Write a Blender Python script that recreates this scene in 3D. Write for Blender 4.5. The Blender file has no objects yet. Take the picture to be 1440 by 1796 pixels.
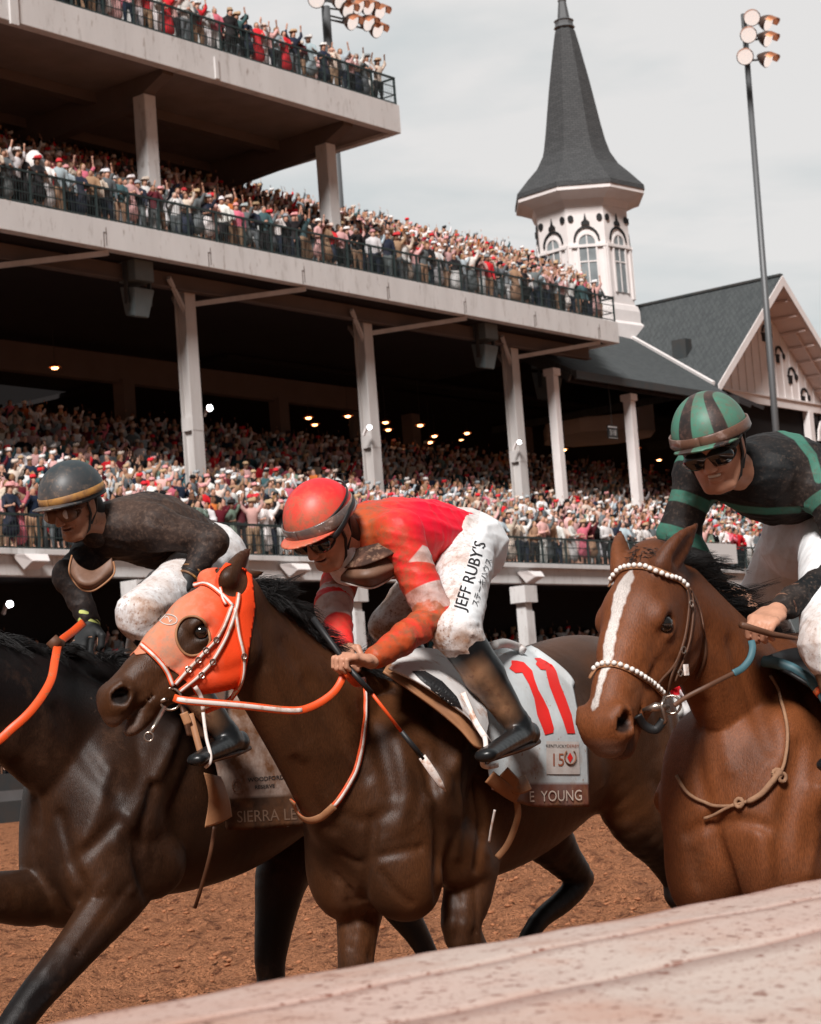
import bpy, math, random, os
import numpy as np
from mathutils import Vector
from mathutils.bvhtree import BVHTree

C = bpy.context.scene
COL = C.collection
rng = random.Random(7)
QUICK = False

# ---------------------------------------------------------------- camera
CAM_H = 1.45
F_PX = 3600.0
TH = math.radians(38.2); PI_ = math.atan(382 / 3600); RO = math.radians(4.3)
_h = np.array([math.cos(TH), math.sin(TH), 0.0]); _z = np.array([0, 0, 1.0]); _r0 = np.array([math.sin(TH), -math.cos(TH), 0.0])
CF = math.cos(PI_) * _h + math.sin(PI_) * _z
_u0 = -math.sin(PI_) * _h + math.cos(PI_) * _z
CR = math.cos(RO) * _r0 - math.sin(RO) * _u0
CU = math.sin(RO) * _r0 + math.cos(RO) * _u0
CP = np.array([0, 0, CAM_H])
cam = bpy.data.cameras.new("camera"); cam_o = bpy.data.objects.new("camera", cam); COL.objects.link(cam_o)
from mathutils import Matrix
cam_o.matrix_world = Matrix(((CR[0], CU[0], -CF[0], 0), (CR[1], CU[1], -CF[1], 0), (CR[2], CU[2], -CF[2], CAM_H), (0, 0, 0, 1)))
cam.sensor_fit = 'HORIZONTAL'; cam.sensor_width = 24.0; cam.lens = 60.0
cam.clip_start = 0.1; cam.clip_end = 6000
cam.dof.use_dof = True; cam.dof.focus_distance = 6.9; cam.dof.aperture_fstop = 9.0
C.camera = cam_o

# ---------------------------------------------------------------- world and sun
SUN_EL, SUN_AZ = 43.0, 207.0          # azimuth (deg, from +X, counter-clockwise) the light comes from
w = bpy.data.worlds.new("World"); C.world = w; w.use_nodes = True
nt = w.node_tree; nt.nodes.clear()
def _n(t, **k):
    n = nt.nodes.new(t)
    for a, b in k.items(): setattr(n, a, b)
    return n
out = _n('ShaderNodeOutputWorld'); bg = _n('ShaderNodeBackground'); bg.inputs[1].default_value = 0.095
sky = _n('ShaderNodeTexSky', sky_type='NISHITA', sun_disc=False)
sky.sun_elevation = math.radians(SUN_EL); sky.sun_rotation = math.radians(90 - SUN_AZ); sky.air_density = 1.2; sky.dust_density = 3.0
tc = _n('ShaderNodeTexCoord'); mp = _n('ShaderNodeMapping'); mp.inputs['Scale'].default_value = (1.0, 1.0, 3.4); mp.inputs['Location'].default_value = (0.35, 0.2, 0.1)
mp.inputs['Rotation'].default_value = (0.35, 0.1, 0)
ns = _n('ShaderNodeTexNoise'); ns.inputs['Scale'].default_value = 2.6; ns.inputs['Detail'].default_value = 5; ns.inputs['Roughness'].default_value = .5; ns.inputs['Distortion'].default_value = .5
cr = _n('ShaderNodeValToRGB'); cr.color_ramp.elements[0].position = .38; cr.color_ramp.elements[0].color = (4.2, 4.6, 4.6, 1)
cr.color_ramp.elements[1].position = .62; cr.color_ramp.elements[1].color = (7.0, 6.8, 6.6, 1)
e = cr.color_ramp.elements.new(.49); e.color = (5.6, 5.8, 5.75, 1)
mx = _n('ShaderNodeMix', data_type='RGBA'); mx.inputs[0].default_value = 0.9
L = nt.links.new
L(tc.outputs['Generated'], mp.inputs[0]); L(mp.outputs[0], ns.inputs[0])
dp = _n('ShaderNodeVectorMath', operation='DOT_PRODUCT'); dp.inputs[1].default_value = (.765, .60, .23); mr = _n('ShaderNodeMapRange', interpolation_type='SMOOTHSTEP')
mr.inputs[1].default_value = -.1; mr.inputs[2].default_value = .93; mr.inputs[3].default_value = .21; mr.inputs[4].default_value = 1.0
ns2 = _n('ShaderNodeTexNoise'); ns2.inputs['Scale'].default_value = 9.0; ns2.inputs['Detail'].default_value = 6; ns2.inputs['Roughness'].default_value = .55; L(mp.outputs[0], ns2.inputs[0])
mm = _n('ShaderNodeMath', operation='MULTIPLY_ADD'); mm.inputs[1].default_value = .30; L(ns2.outputs[0], mm.inputs[0])
m0 = _n('ShaderNodeMath', operation='MULTIPLY_ADD'); m0.inputs[1].default_value = 1.0; m0.inputs[2].default_value = -.15; L(ns.outputs[0], m0.inputs[0]); L(m0.outputs[0], mm.inputs[2]); L(mm.outputs[0], cr.inputs[0])
L(tc.outputs['Generated'], dp.inputs[0]); L(dp.outputs['Value'], mr.inputs[0]); sc_ = _n('ShaderNodeVectorMath', operation='SCALE')
L(sky.outputs[0], mx.inputs[6]); L(cr.outputs[0], mx.inputs[7]); L(mx.outputs[2], sc_.inputs[0]); L(mr.outputs[0], sc_.inputs['Scale']); L(sc_.outputs[0], bg.inputs[0]); L(bg.outputs[0], out.inputs[0])

sun = bpy.data.lights.new("sun", 'SUN'); sun.energy = 4.6; sun.angle = math.radians(15); sun.color = (1.0, .955, .92)
sun_o = bpy.data.objects.new("sun", sun); COL.objects.link(sun_o)
_a, _e = math.radians(SUN_AZ), math.radians(SUN_EL)
_d = Vector((math.cos(_a) * math.cos(_e), math.sin(_a) * math.cos(_e), math.sin(_e)))
sun_o.rotation_euler = _d.to_track_quat('Z', 'Y').to_euler(); sun_o.location = (0, -20, 40)

C.view_settings.view_transform = 'Standard'; C.view_settings.look = 'None'
C.view_settings.exposure = 0.32; C.view_settings.gamma = 1.0
C.render.engine = 'CYCLES'
C.cycles.max_bounces = 5; C.cycles.diffuse_bounces = 3; C.cycles.glossy_bounces = 2; C.cycles.transparent_max_bounces = 8
C.cycles.use_denoising = True

# ---------------------------------------------------------------- surveying: a pixel of the photograph and one known coordinate give a place
def ray(x, y): return CF + (x - 720) / F_PX * CR - (y - 898) / F_PX * CU
def ptY(x, y, Y): d = ray(x, y); return CP + d * (Y / d[1])
def ptX(x, y, X): d = ray(x, y); return CP + d * (X / d[0])
def ptZ(x, y, Z): d = ray(x, y); return CP + d * ((Z - CAM_H) / d[2])
def px_m(p): return F_PX / float((np.asarray(p) - CP) @ CF)
def proj(P):
    d = np.asarray(P) - CP; ww = d @ CF
    return np.stack([720 + F_PX * (d @ CR) / ww, 898 - F_PX * (d @ CU) / ww], -1)

# ---------------------------------------------------------------- materials
MATS = {}
def lin(c):
    return tuple((x / 12.92 if x <= .04045 else ((x + .055) / 1.055) ** 2.4) for x in c)
def mat(name, col, rough=.6, spec=.4, metal=0, noise=None, bump=None, layers=(), emit=None, objcol=False, attrcol=None, dirt=None, sheen=0, coat=0, brick=None, stretch=None, alpha=None, bump2=None, streak=None):
    """noise=(scale, amount, colour2[, detail]); bump=(scale, strength, distance); layers=[(attribute, colour[, softness])]; dirt=(attr or None, scale, lo, hi, colour)"""
    m = bpy.data.materials.new(name); m.use_nodes = True; t = m.node_tree; N = t.nodes; Lk = t.links.new
    b = N['Principled BSDF']; MATS[name] = m
    tc = N.new('ShaderNodeTexCoord'); vec = tc.outputs['Object']
    if stretch:
        mpp = N.new('ShaderNodeMapping'); mpp.inputs['Scale'].default_value = stretch; Lk(vec, mpp.inputs[0]); vec = mpp.outputs[0]
    def mix(f, a, bb, mode='MIX'):
        q = N.new('ShaderNodeMix'); q.data_type = 'RGBA'; q.blend_type = mode
        for i, v in ((0, f), (6, a), (7, bb)):
            if hasattr(v, 'links') or isinstance(v, bpy.types.NodeSocket): Lk(v, q.inputs[i])
            elif i == 0: q.inputs[0].default_value = v
            else: q.inputs[i].default_value = (*v[:3], 1)
        return q.outputs[2]
    def noi(scale, detail=4, rough_=.55):
        q = N.new('ShaderNodeTexNoise'); q.inputs['Scale'].default_value = scale; q.inputs['Detail'].default_value = detail; q.inputs['Roughness'].default_value = rough_
        Lk(vec, q.inputs[0]); return q.outputs[0]
    def rng_(v, lo, hi):
        q = N.new('ShaderNodeMapRange'); q.inputs[1].default_value = lo; q.inputs[2].default_value = hi; Lk(v, q.inputs[0]); return q.outputs[0]
    def mul(a, bb, op='MULTIPLY'):
        q = N.new('ShaderNodeMath'); q.operation = op; q.use_clamp = True
        for i, v in ((0, a), (1, bb)):
            if isinstance(v, bpy.types.NodeSocket): Lk(v, q.inputs[i])
            else: q.inputs[i].default_value = v
        return q.outputs[0]
    def att(nm):
        q = N.new('ShaderNodeAttribute'); q.attribute_name = nm; return q
    c = col
    if objcol:
        oi = N.new('ShaderNodeObjectInfo'); c = oi.outputs['Color']
    if attrcol: c = att(attrcol).outputs['Color']
    for ly in layers:
        s = ly[2] if len(ly) > 2 else .0015
        c = mix(rng_(att(ly[0]).outputs['Fac'], -s, s), c, ly[1])
    if brick:
        q = N.new('ShaderNodeTexBrick'); q.inputs['Scale'].default_value = brick[0]; q.inputs['Mortar Size'].default_value = .03; q.inputs['Bias'].default_value = -.2
        q.inputs['Brick Width'].default_value = .7; q.inputs['Row Height'].default_value = .3
        q.inputs['Color1'].default_value = (*brick[1], 1); q.inputs['Color2'].default_value = (*brick[2], 1); q.inputs['Mortar'].default_value = (*brick[3], 1)
        mp2 = N.new('ShaderNodeMapping'); mp2.inputs['Rotation'].default_value = brick[4]; Lk(vec, mp2.inputs[0]); Lk(mp2.outputs[0], q.inputs[0])
        c = q.outputs[0]
    if noise:
        f = mul(rng_(noi(noise[0], noise[3] if len(noise) > 3 else 4), .35, .7), noise[1]); c = mix(f, c, noise[2])
    for dd in (dirt if isinstance(dirt, list) else ([dirt] if dirt else [])):
        f = rng_(noi(dd[1], 5, .65), dd[2], dd[3])
        if dd[0]: f = mul(f, att(dd[0]).outputs['Fac'])
        c = mix(f, c, dd[4])
    stk = None
    if streak:      # short hair lying in one direction
        v0 = vec; m3 = N.new('ShaderNodeMapping'); m3.inputs['Rotation'].default_value = (0, .5, .1); m3.inputs['Scale'].default_value = streak[0]; Lk(tc.outputs['Object'], m3.inputs[0]); vec = m3.outputs[0]
        stk = noi(1.0, 3, .6); vec = v0
        c = mix(rng_(stk, .36, .64), mix(streak[1], c, (0, 0, 0)), mix(streak[1] * .8, c, (.34, .20, .12), 'ADD') if streak[2] else c)
    if isinstance(c, bpy.types.NodeSocket): Lk(c, b.inputs['Base Color'])
    else: b.inputs['Base Color'].default_value = (*c[:3], 1)
    b.inputs['Roughness'].default_value = rough; b.inputs['Specular IOR Level'].default_value = spec; b.inputs['Metallic'].default_value = metal
    if sheen: b.inputs['Sheen Weight'].default_value = sheen; b.inputs['Sheen Roughness'].default_value = .4
    if coat: b.inputs['Coat Weight'].default_value = coat; b.inputs['Coat Roughness'].default_value = .15
    prev = None
    for bm_ in (bump, bump2):
        if bm_:
            q = N.new('ShaderNodeBump'); q.inputs['Strength'].default_value = bm_[1]; q.inputs['Distance'].default_value = bm_[2]
            Lk(noi(bm_[0], bm_[3] if len(bm_) > 3 else 5), q.inputs['Height'])
            if prev: Lk(prev, q.inputs['Normal'])
            prev = q.outputs[0]
    if stk:
        q = N.new('ShaderNodeBump'); q.inputs['Strength'].default_value = .55; q.inputs['Distance'].default_value = .0022; Lk(stk, q.inputs['Height'])
        if prev: Lk(prev, q.inputs['Normal'])
        prev = q.outputs[0]
    if prev: Lk(prev, b.inputs['Normal'])
    if emit:
        b.inputs['Emission Color'].default_value = (*emit[0], 1); b.inputs['Emission Strength'].default_value = emit[1]
    if alpha is not None: b.inputs['Alpha'].default_value = alpha
    return m

# ---------------------------------------------------------------- object helpers
def tag(o, label=None, cat=None, group=None, kind=None):
    if label: o['label'] = label
    if cat: o['category'] = cat
    if group: o['group'] = group
    if kind: o['kind'] = kind
    return o
def empty(name, loc=(0, 0, 0), label=None, cat=None, group=None, kind=None):
    o = bpy.data.objects.new(name, None); COL.objects.link(o); o.location = loc; o.empty_display_size = .1
    return tag(o, label, cat, group, kind)
def mesh_of(name, V, F, m, smooth=True, attrs=None):
    me = bpy.data.meshes.new(name); V = np.asarray(V, dtype=np.float64)
    if isinstance(F, np.ndarray):
        n, k = F.shape
        me.vertices.add(len(V)); me.vertices.foreach_set('co', V.ravel().astype(np.float32))
        me.loops.add(n * k); me.loops.foreach_set('vertex_index', F.ravel().astype(np.int32))
        me.polygons.add(n); me.polygons.foreach_set('loop_start', np.arange(0, n * k, k, dtype=np.int32)); me.polygons.foreach_set('loop_total', np.full(n, k, np.int32))
        me.update(calc_edges=True)
    else:
        me.from_pydata([tuple(v) for v in V], [], F); me.update()
    if smooth: me.polygons.foreach_set('use_smooth', np.ones(len(me.polygons), bool))
    for k_, v in (attrs or {}).items():
        v = np.asarray(v)
        if v.ndim == 2:
            a = me.attributes.new(k_, 'FLOAT_COLOR', 'POINT'); vv = np.ones((len(V), 4), np.float32); vv[:, :3] = v[:, :3]; a.data.foreach_set('color', vv.ravel())
        else:
            a = me.attributes.new(k_, 'FLOAT', 'POINT'); a.data.foreach_set('value', v.astype(np.float32))
    if m is not None: me.materials.append(MATS[m] if isinstance(m, str) else m)
    return me
def obj(name, me, parent=None, **k):
    o = bpy.data.objects.new(name, me); COL.objects.link(o)
    if parent is not None:
        o.parent = parent; lc = Vector((0, 0, 0)); q = parent
        while q is not None: lc += q.location; q = q.parent
        o.location = -lc                          # meshes are written in world coordinates
    return tag(o, **k)

class MB:
    """collects simple shapes as ONE mesh"""
    def __init__(s): s.v = []; s.f = []
    def add(s, V, F):
        b = len(s.v); s.v += [tuple(map(float, v)) for v in V]; s.f += [tuple(i + b for i in f) for f in F]; return s
    def box(s, lo, hi):
        x0, y0, z0 = lo; x1, y1, z1 = hi
        return s.add([(x0, y0, z0), (x1, y0, z0), (x1, y1, z0), (x0, y1, z0), (x0, y0, z1), (x1, y0, z1), (x1, y1, z1), (x0, y1, z1)],
                     [(0, 3, 2, 1), (4, 5, 6, 7), (0, 1, 5, 4), (1, 2, 6, 5), (2, 3, 7, 6), (3, 0, 4, 7)])
    def bar(s, a, b, w, h=None, up=(0, 0, 1)):
        a = np.array(a, float); b = np.array(b, float); h = h or w
        d = b - a; d /= np.linalg.norm(d); u = np.cross(d, up)
        if np.linalg.norm(u) < 1e-4: u = np.cross(d, (1, 0, 0))
        u /= np.linalg.norm(u); v = np.cross(u, d)
        P = [e + i * u * w / 2 + j * v * h / 2 for e in (a, b) for i, j in ((-1, -1), (1, -1), (1, 1), (-1, 1))]
        return s.add(P, [(0, 1, 2, 3), (7, 6, 5, 4), (0, 4, 5, 1), (1, 5, 6, 2), (2, 6, 7, 3), (3, 7, 4, 0)])
    def tube(s, pts, r, n=8, cap=True):
        pts = [np.array(p, float) for p in pts]; k = len(pts); R = r if hasattr(r, '__len__') else [r] * k
        V = []; up = None
        for i in range(k):
            d = pts[min(i + 1, k - 1)] - pts[max(i - 1, 0)]; d /= (np.linalg.norm(d) + 1e-9)
            if up is None:
                up = np.cross(d, (0, 0, 1)); 
                if np.linalg.norm(up) < .05: up = np.cross(d, (1, 0, 0))
            up = up - d * (up @ d); up /= np.linalg.norm(up); w_ = np.cross(d, up)
            for j in range(n):
                a = 2 * math.pi * j / n; V.append(pts[i] + R[i] * (math.cos(a) * up + math.sin(a) * w_))
        Fc = [(i * n + j, i * n + (j + 1) % n, (i + 1) * n + (j + 1) % n, (i + 1) * n + j) for i in range(k - 1) for j in range(n)]
        if cap: Fc += [tuple(range(n - 1, -1, -1)), tuple(range((k - 1) * n, k * n))]
        return s.add(V, Fc)
    def lathe(s, c, prof, n=16, ang=0.0, flat=None):
        """prof: list of (radius, z); flat octagons use n=8"""
        V = []; 
        for r, z in prof:
            for j in range(n):
                a = ang + 2 * math.pi * j / n; V.append((c[0] + r * math.cos(a), c[1] + r * math.sin(a), c[2] + z))
        k = len(prof)
        Fc = [(i * n + j, i * n + (j + 1) % n, (i + 1) * n + (j + 1) % n, (i + 1) * n + j) for i in range(k - 1) for j in range(n)]
        Fc += [tuple(range(n - 1, -1, -1)), tuple(range((k - 1) * n, k * n))]
        return s.add(V, Fc)
    def prism(s, poly, off):
        """poly: list of 3-d points, off: extrusion vector"""
        n = len(poly); P = [np.array(p, float) for p in poly]; o = np.array(off, float)
        return s.add(P + [p + o for p in P], [tuple(range(n)), tuple(range(2 * n - 1, n - 1, -1))] + [(i, n + i, n + (i + 1) % n, (i + 1) % n) for i in range(n)])
    def build(s, name, m, parent=None, smooth=False, bevel=0, **k):
        me = mesh_of(name, s.v, s.f, m, smooth)
        import bmesh
        bm = bmesh.new(); bm.from_mesh(me); bmesh.ops.recalc_face_normals(bm, faces=bm.faces)
        if bevel: bmesh.ops.bevel(bm, geom=list(bm.edges), offset=bevel, segments=2, affect='EDGES', clamp_overlap=True)
        bm.to_mesh(me); bm.free()
        return obj(name, me, parent, **k)

# ---------------------------------------------------------------- implicit surfaces (smoothly joined bodies), meshed with surface nets
def nrm(v): v = np.asarray(v, float); return v / (np.linalg.norm(v) + 1e-12)
class SDF:
    def __init__(s): s.p = []; s.g = []
    def groove(s, pts, depth, sig, n=4):
        """a soft furrow (depth > 0) or ridge / vein (depth < 0) along a line"""
        s.g.append((spline(np.array(pts, float), n), depth, sig)); return s
    def hit(s, x, y, z0=3.5):
        d = ray(x, y); d = d / np.linalg.norm(d); t = z0
        for _ in range(160):
            f = float(s.at((CP + d * t)[None])[0])
            if f < .0008: return CP + d * t
            t += max(min(f, .2) * .7, .0015)
            if t > 14: return None
    def gpx(s, pts, depth, sig, n=5):
        """furrow or ridge whose line is surveyed on the photograph and lies on this surface"""
        P = [s.hit(x, y) for x, y in spline(np.array(pts, float), n)]; P = [p for p in P if p is not None]
        if len(P) > 1: s.g.append((np.array(P), depth, sig))
    def add(s, fn, lo, hi, k=.02, sub=False): s.p.append((fn, np.asarray(lo, float), np.asarray(hi, float), k, sub)); return s
    def ec(s, a, b, ra, rb, u=(0, 1, 0), k=.02, sub=False):
        a = np.asarray(a, float); b = np.asarray(b, float)
        ra = np.array(ra if hasattr(ra, '__len__') else (ra, ra), float); rb = np.array(rb if hasattr(rb, '__len__') else (rb, rb), float)
        ab = b - a; L2 = ab @ ab; ww = nrm(ab) if L2 > 1e-10 else np.array([0, 0, 1.0])
        uu = np.asarray(u, float); uu = uu - ww * (uu @ ww); uu = nrm(uu); vv = np.cross(ww, uu)
        def fn(P):
            d = P - a; t = np.clip((d @ ab) / max(L2, 1e-10), 0, 1)[:, None]; q = d - t * ab
            r = ra + (rb - ra) * t; rw = r.mean(1)
            c0 = (q @ uu); c1 = (q @ vv); c2 = (q @ ww)
            k0 = np.sqrt((c0 / r[:, 0]) ** 2 + (c1 / r[:, 1]) ** 2 + (c2 / rw) ** 2)
            k1 = np.sqrt((c0 / r[:, 0] ** 2) ** 2 + (c1 / r[:, 1] ** 2) ** 2 + (c2 / rw ** 2) ** 2)
            return k0 * (k0 - 1) / np.maximum(k1, 1e-6)
        m = max(ra.max(), rb.max()); return s.add(fn, np.minimum(a, b) - m, np.maximum(a, b) + m, k, sub)
    def ell(s, c, r, X=(1, 0, 0), Z=(0, 0, 1), k=.02, sub=False):
        c = np.asarray(c, float); r = np.asarray(r if hasattr(r, '__len__') else (r, r, r), float)
        X = nrm(X); Z = np.asarray(Z, float); Z = nrm(Z - X * (Z @ X)); Y = np.cross(Z, X); B = np.stack([X, Y, Z], 1)
        def fn(P):
            q = (P - c) @ B; k0 = np.sqrt(((q / r) ** 2).sum(1)); k1 = np.sqrt(((q / r ** 2) ** 2).sum(1))
            return k0 * (k0 - 1) / np.maximum(k1, 1e-6)
        m = r.max(); return s.add(fn, c - m, c + m, k, sub)
    def chain(s, pts, u=(0, 1, 0), k=.02, n=4, kj=None, sub=False):
        """pts: [(point, ru, rv)] joined by a smooth spline"""
        P = np.array([np.r_[p[0], p[1], (p[2] if len(p) > 2 else p[1])] for p in pts], float)
        Q = spline(P, n)
        for i in range(len(Q) - 1):
            s.ec(Q[i, :3], Q[i + 1, :3], np.maximum(Q[i, 3:5], .002), np.maximum(Q[i + 1, 3:5], .002), u, k if i == 0 else (kj if kj is not None else .002), sub)
        return s
    def plane(s, c, n_, k=.01, sub=True):
        c = np.asarray(c, float); n_ = nrm(n_)
        return s.add(lambda P: -((P - c) @ n_), (-1e3,) * 3, (1e3,) * 3, k, sub)
    def at(s, P):
        f = np.full(len(P), .25)
        for fn, lo, hi, k, sub in s.p:
            m = k + .03; ii = np.where(((P >= lo - m) & (P <= hi + m)).all(1))[0]
            if len(ii) == 0: continue
            d = fn(P[ii]); g = f[ii]
            if sub:
                d = -d; h_ = np.maximum(k - np.abs(g - d), 0) / max(k, 1e-6); f[ii] = np.maximum(g, d) + h_ * h_ * k * .25
            else:
                h_ = np.maximum(k - np.abs(g - d), 0) / max(k, 1e-6); f[ii] = np.minimum(g, d) - h_ * h_ * k * .25
        return f
    def mesh(s, h, disp=None):
        lo = np.min([p[1] for p in s.p if not p[4]], 0) - 3 * h; hi = np.max([p[2] for p in s.p if not p[4]], 0) + 3 * h
        n = np.ceil((hi - lo) / h).astype(int) + 1
        f = np.full(tuple(n), .25, np.float32)
        ax = [lo[i] + h * np.arange(n[i]) for i in range(3)]
        for fn, a, b, k, sub in s.p:
            m = k + 2.5 * h
            i0 = np.clip(np.floor((a - m - lo) / h).astype(int), 0, n); i1 = np.clip(np.ceil((b + m - lo) / h).astype(int) + 1, 0, n)
            if (i1 <= i0).any(): continue
            G = np.meshgrid(ax[0][i0[0]:i1[0]], ax[1][i0[1]:i1[1]], ax[2][i0[2]:i1[2]], indexing='ij')
            P = np.stack([g.ravel() for g in G], 1); d = fn(P).reshape(G[0].shape)
            sl = (slice(i0[0], i1[0]), slice(i0[1], i1[1]), slice(i0[2], i1[2])); g = f[sl]
            kk = max(k, 1e-6)
            if sub:
                d = -d; h_ = np.maximum(kk - np.abs(g - d), 0) / kk; f[sl] = np.maximum(g, d) + h_ * h_ * kk * .25
            else:
                h_ = np.maximum(kk - np.abs(g - d), 0) / kk; f[sl] = np.minimum(g, d) - h_ * h_ * kk * .25
        if disp is not None or s.g:
            near = np.where(np.abs(f) < 4 * h); P = np.stack([ax[i][near[i]] for i in range(3)], 1); add = np.zeros(len(P))
            if disp is not None: add += disp(P)
            for pts, dep, sg in s.g:
                q = np.where(((P > pts.min(0) - 3 * sg) & (P < pts.max(0) + 3 * sg)).all(1))[0]
                if len(q): add[q] += dep * np.exp(-(seg_d(P[q], pts) / sg) ** 2)
            f[near] += add
        return snets(f, lo, h)
def spline(P, n=4):
    P = np.asarray(P, float); Q = []
    for i in range(len(P) - 1):
        p0 = P[max(i - 1, 0)]; p1 = P[i]; p2 = P[i + 1]; p3 = P[min(i + 2, len(P) - 1)]
        for j in range(n):
            t = j / n; Q.append(.5 * (2 * p1 + (p2 - p0) * t + (2 * p0 - 5 * p1 + 4 * p2 - p3) * t * t + (3 * p1 - p0 - 3 * p2 + p3) * t ** 3))
    Q.append(P[-1]); return np.array(Q)
def snets(f, lo, h):
    s = f < 0
    c = np.zeros(tuple(np.array(f.shape) - 1), np.int8)
    cs = [(i, j, k) for i in (0, 1) for j in (0, 1) for k in (0, 1)]
    S = lambda A, o: A[o[0]:A.shape[0] - 1 + o[0], o[1]:A.shape[1] - 1 + o[1], o[2]:A.shape[2] - 1 + o[2]]
    for o in cs: c += S(s, o)
    act = (c > 0) & (c < 8); I = np.argwhere(act); idx = np.full(c.shape, -1, np.int64); idx[act] = np.arange(len(I))
    acc = np.zeros((len(I), 3)); cnt = np.zeros(len(I))
    for o in cs:
        for ax in range(3):
            if o[ax]: continue
            o2 = list(o); o2[ax] = 1
            A = f[I[:, 0] + o[0], I[:, 1] + o[1], I[:, 2] + o[2]]; B = f[I[:, 0] + o2[0], I[:, 1] + o2[1], I[:, 2] + o2[2]]
            x = (A < 0) != (B < 0); t = np.zeros(len(I)); t[x] = A[x] / (A[x] - B[x])
            p = np.tile(np.array(o, float), (len(I), 1)); p[:, ax] += t; acc[x] += p[x]; cnt[x] += 1
    V = lo + h * (I + acc / cnt[:, None]); Fs = []
    for ax in range(3):
        a1, a2 = [(1, 2), (2, 0), (0, 1)][ax]
        sl0 = [slice(None)] * 3; sl1 = [slice(None)] * 3; sl0[ax] = slice(0, -1); sl1[ax] = slice(1, None)
        A = s[tuple(sl0)]; B = s[tuple(sl1)]; E = np.argwhere(A != B)
        E = E[(E[:, a1] > 0) & (E[:, a2] > 0) & (E[:, a1] < idx.shape[a1]) & (E[:, a2] < idx.shape[a2])]
        if len(E) == 0: continue
        def ix(d1, d2): q = E.copy(); q[:, a1] -= d1; q[:, a2] -= d2; return idx[q[:, 0], q[:, 1], q[:, 2]]
        q = np.stack([ix(1, 1), ix(0, 1), ix(0, 0), ix(1, 0)], 1); fl = ~A[E[:, 0], E[:, 1], E[:, 2]]; q[fl] = q[fl][:, ::-1]
        Fs.append(q)
    return V, np.concatenate(Fs)
def soften(V, F, it=2, lam=.5):
    V = V.copy(); n = len(V)
    e = np.concatenate([F[:, [i, (i + 1) % 4]] for i in range(4)]); e = np.concatenate([e, e[:, ::-1]])
    cnt = np.bincount(e[:, 0], minlength=n)[:, None]
    for _ in range(it):
        for l in (lam, -lam * 1.04):
            a = np.stack([np.bincount(e[:, 0], V[e[:, 1], i], n) for i in range(3)], 1); V += l * (a / np.maximum(cnt, 1) - V)
    return V
def wob(P, sc, seed=0):
    r = np.random.RandomState(seed); o = np.zeros(len(P))
    for i in range(5):
        k = r.normal(size=3) * sc * (1 + .5 * i); o += np.sin(P @ k + r.rand() * 6.28) / (1 + .5 * i)
    return o / 2.5
def creases(P, amp, fr, seed=0, n=3):
    """narrow cloth folds in a few slanting directions"""
    r = np.random.RandomState(seed); o = np.zeros(len(P))
    for i in range(n):
        k = nrm(r.normal(size=3) * (1, .6, 1)) * fr * r.uniform(.7, 1.4); ph = P @ k + 1.6 * wob(P, fr * .22, seed + i) + r.rand() * 6
        m = np.clip(.5 + .8 * wob(P, fr * .12, seed + 7 + i), 0, 1); o -= amp * m * (1 - np.abs(np.sin(ph))) ** 2.5
    return o
def seg_d(P, pts):
    """distance of points to a polyline"""
    P = np.asarray(P); pts = np.asarray(pts, float); d = np.full(len(P), 1e9)
    for a, b in zip(pts[:-1], pts[1:]):
        ab = b - a; t = np.clip(((P - a) @ ab) / max(ab @ ab, 1e-12), 0, 1)[:, None]; d = np.minimum(d, np.linalg.norm(P - a - t * ab, axis=1))
    return d
def poly_sd(P, poly):
    """signed distance (positive inside) to a closed 2-d polygon"""
    poly = np.asarray(poly, float); d = seg_d(P, np.vstack([poly, poly[:1]])); ins = np.zeros(len(P), bool); n = len(poly)
    for i in range(n):
        a, b = poly[i], poly[(i + 1) % n]
        c = ((a[1] > P[:, 1]) != (b[1] > P[:, 1])) & (P[:, 0] < (b[0] - a[0]) * (P[:, 1] - a[1]) / (b[1] - a[1] + 1e-12) + a[0]); ins ^= c
    return np.where(ins, d, -d)
# ================================================================ materials of the place
mat('sand', (.50, .215, .108), .95, .1, noise=(1.3, .5, (.38, .155, .075)), bump=(12, 1.0, .20), bump2=(42, 1.0, .07), dirt=[(None, 6, .52, .64, (.17, .065, .035)), (None, 34, .54, .64, (.15, .06, .03))])  # darker spots in the sand colour also paint small shadows between clods
mat('clod', (.38, .16, .08), .95, .1, noise=(20, .6, (.16, .065, .033)), bump=(60, .8, .01))
mat('paint', (.60, .59, .585), .7, .3, noise=(1.2, .35, (.42, .40, .39)), stretch=(1, 1, .25), dirt=[(None, 2.2, .56, .8, (.28, .25, .23)), (None, 7, .60, .72, (.34, .30, .28))], bump=(3, .1, .02))
mat('paint_col', (.52, .50, .49), .7, .3, noise=(2, .5, (.30, .26, .24)), stretch=(1, 1, .2))
mat('dark_steel', (.035, .042, .045), .6, .3, noise=(2, .5, (.07, .05, .04)))
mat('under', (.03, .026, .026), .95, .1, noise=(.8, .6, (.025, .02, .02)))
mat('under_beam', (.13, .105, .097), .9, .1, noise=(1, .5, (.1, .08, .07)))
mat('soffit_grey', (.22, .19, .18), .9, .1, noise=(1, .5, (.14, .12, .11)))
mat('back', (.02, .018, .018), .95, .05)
mat('rail', (.022, .035, .035), .5, .4)
mat('step', (.16, .15, .15), .9, .1, noise=(2, .4, (.1, .09, .09)))
mat('roof_slate', (.1, .1, .1), .85, .25, brick=(2.2, (.070, .078, .080), (.046, .052, .055), (.024, .027, .029), (0, 0, 0)), bump=(5, .3, .05))
mat('spire_slate', (.1, .1, .1), .8, .3, brick=(2.4, (.066, .068, .070), (.046, .048, .050), (.025, .026, .028), (math.pi / 2, -.905, 0)), bump=(6, .3, .04))
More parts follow.
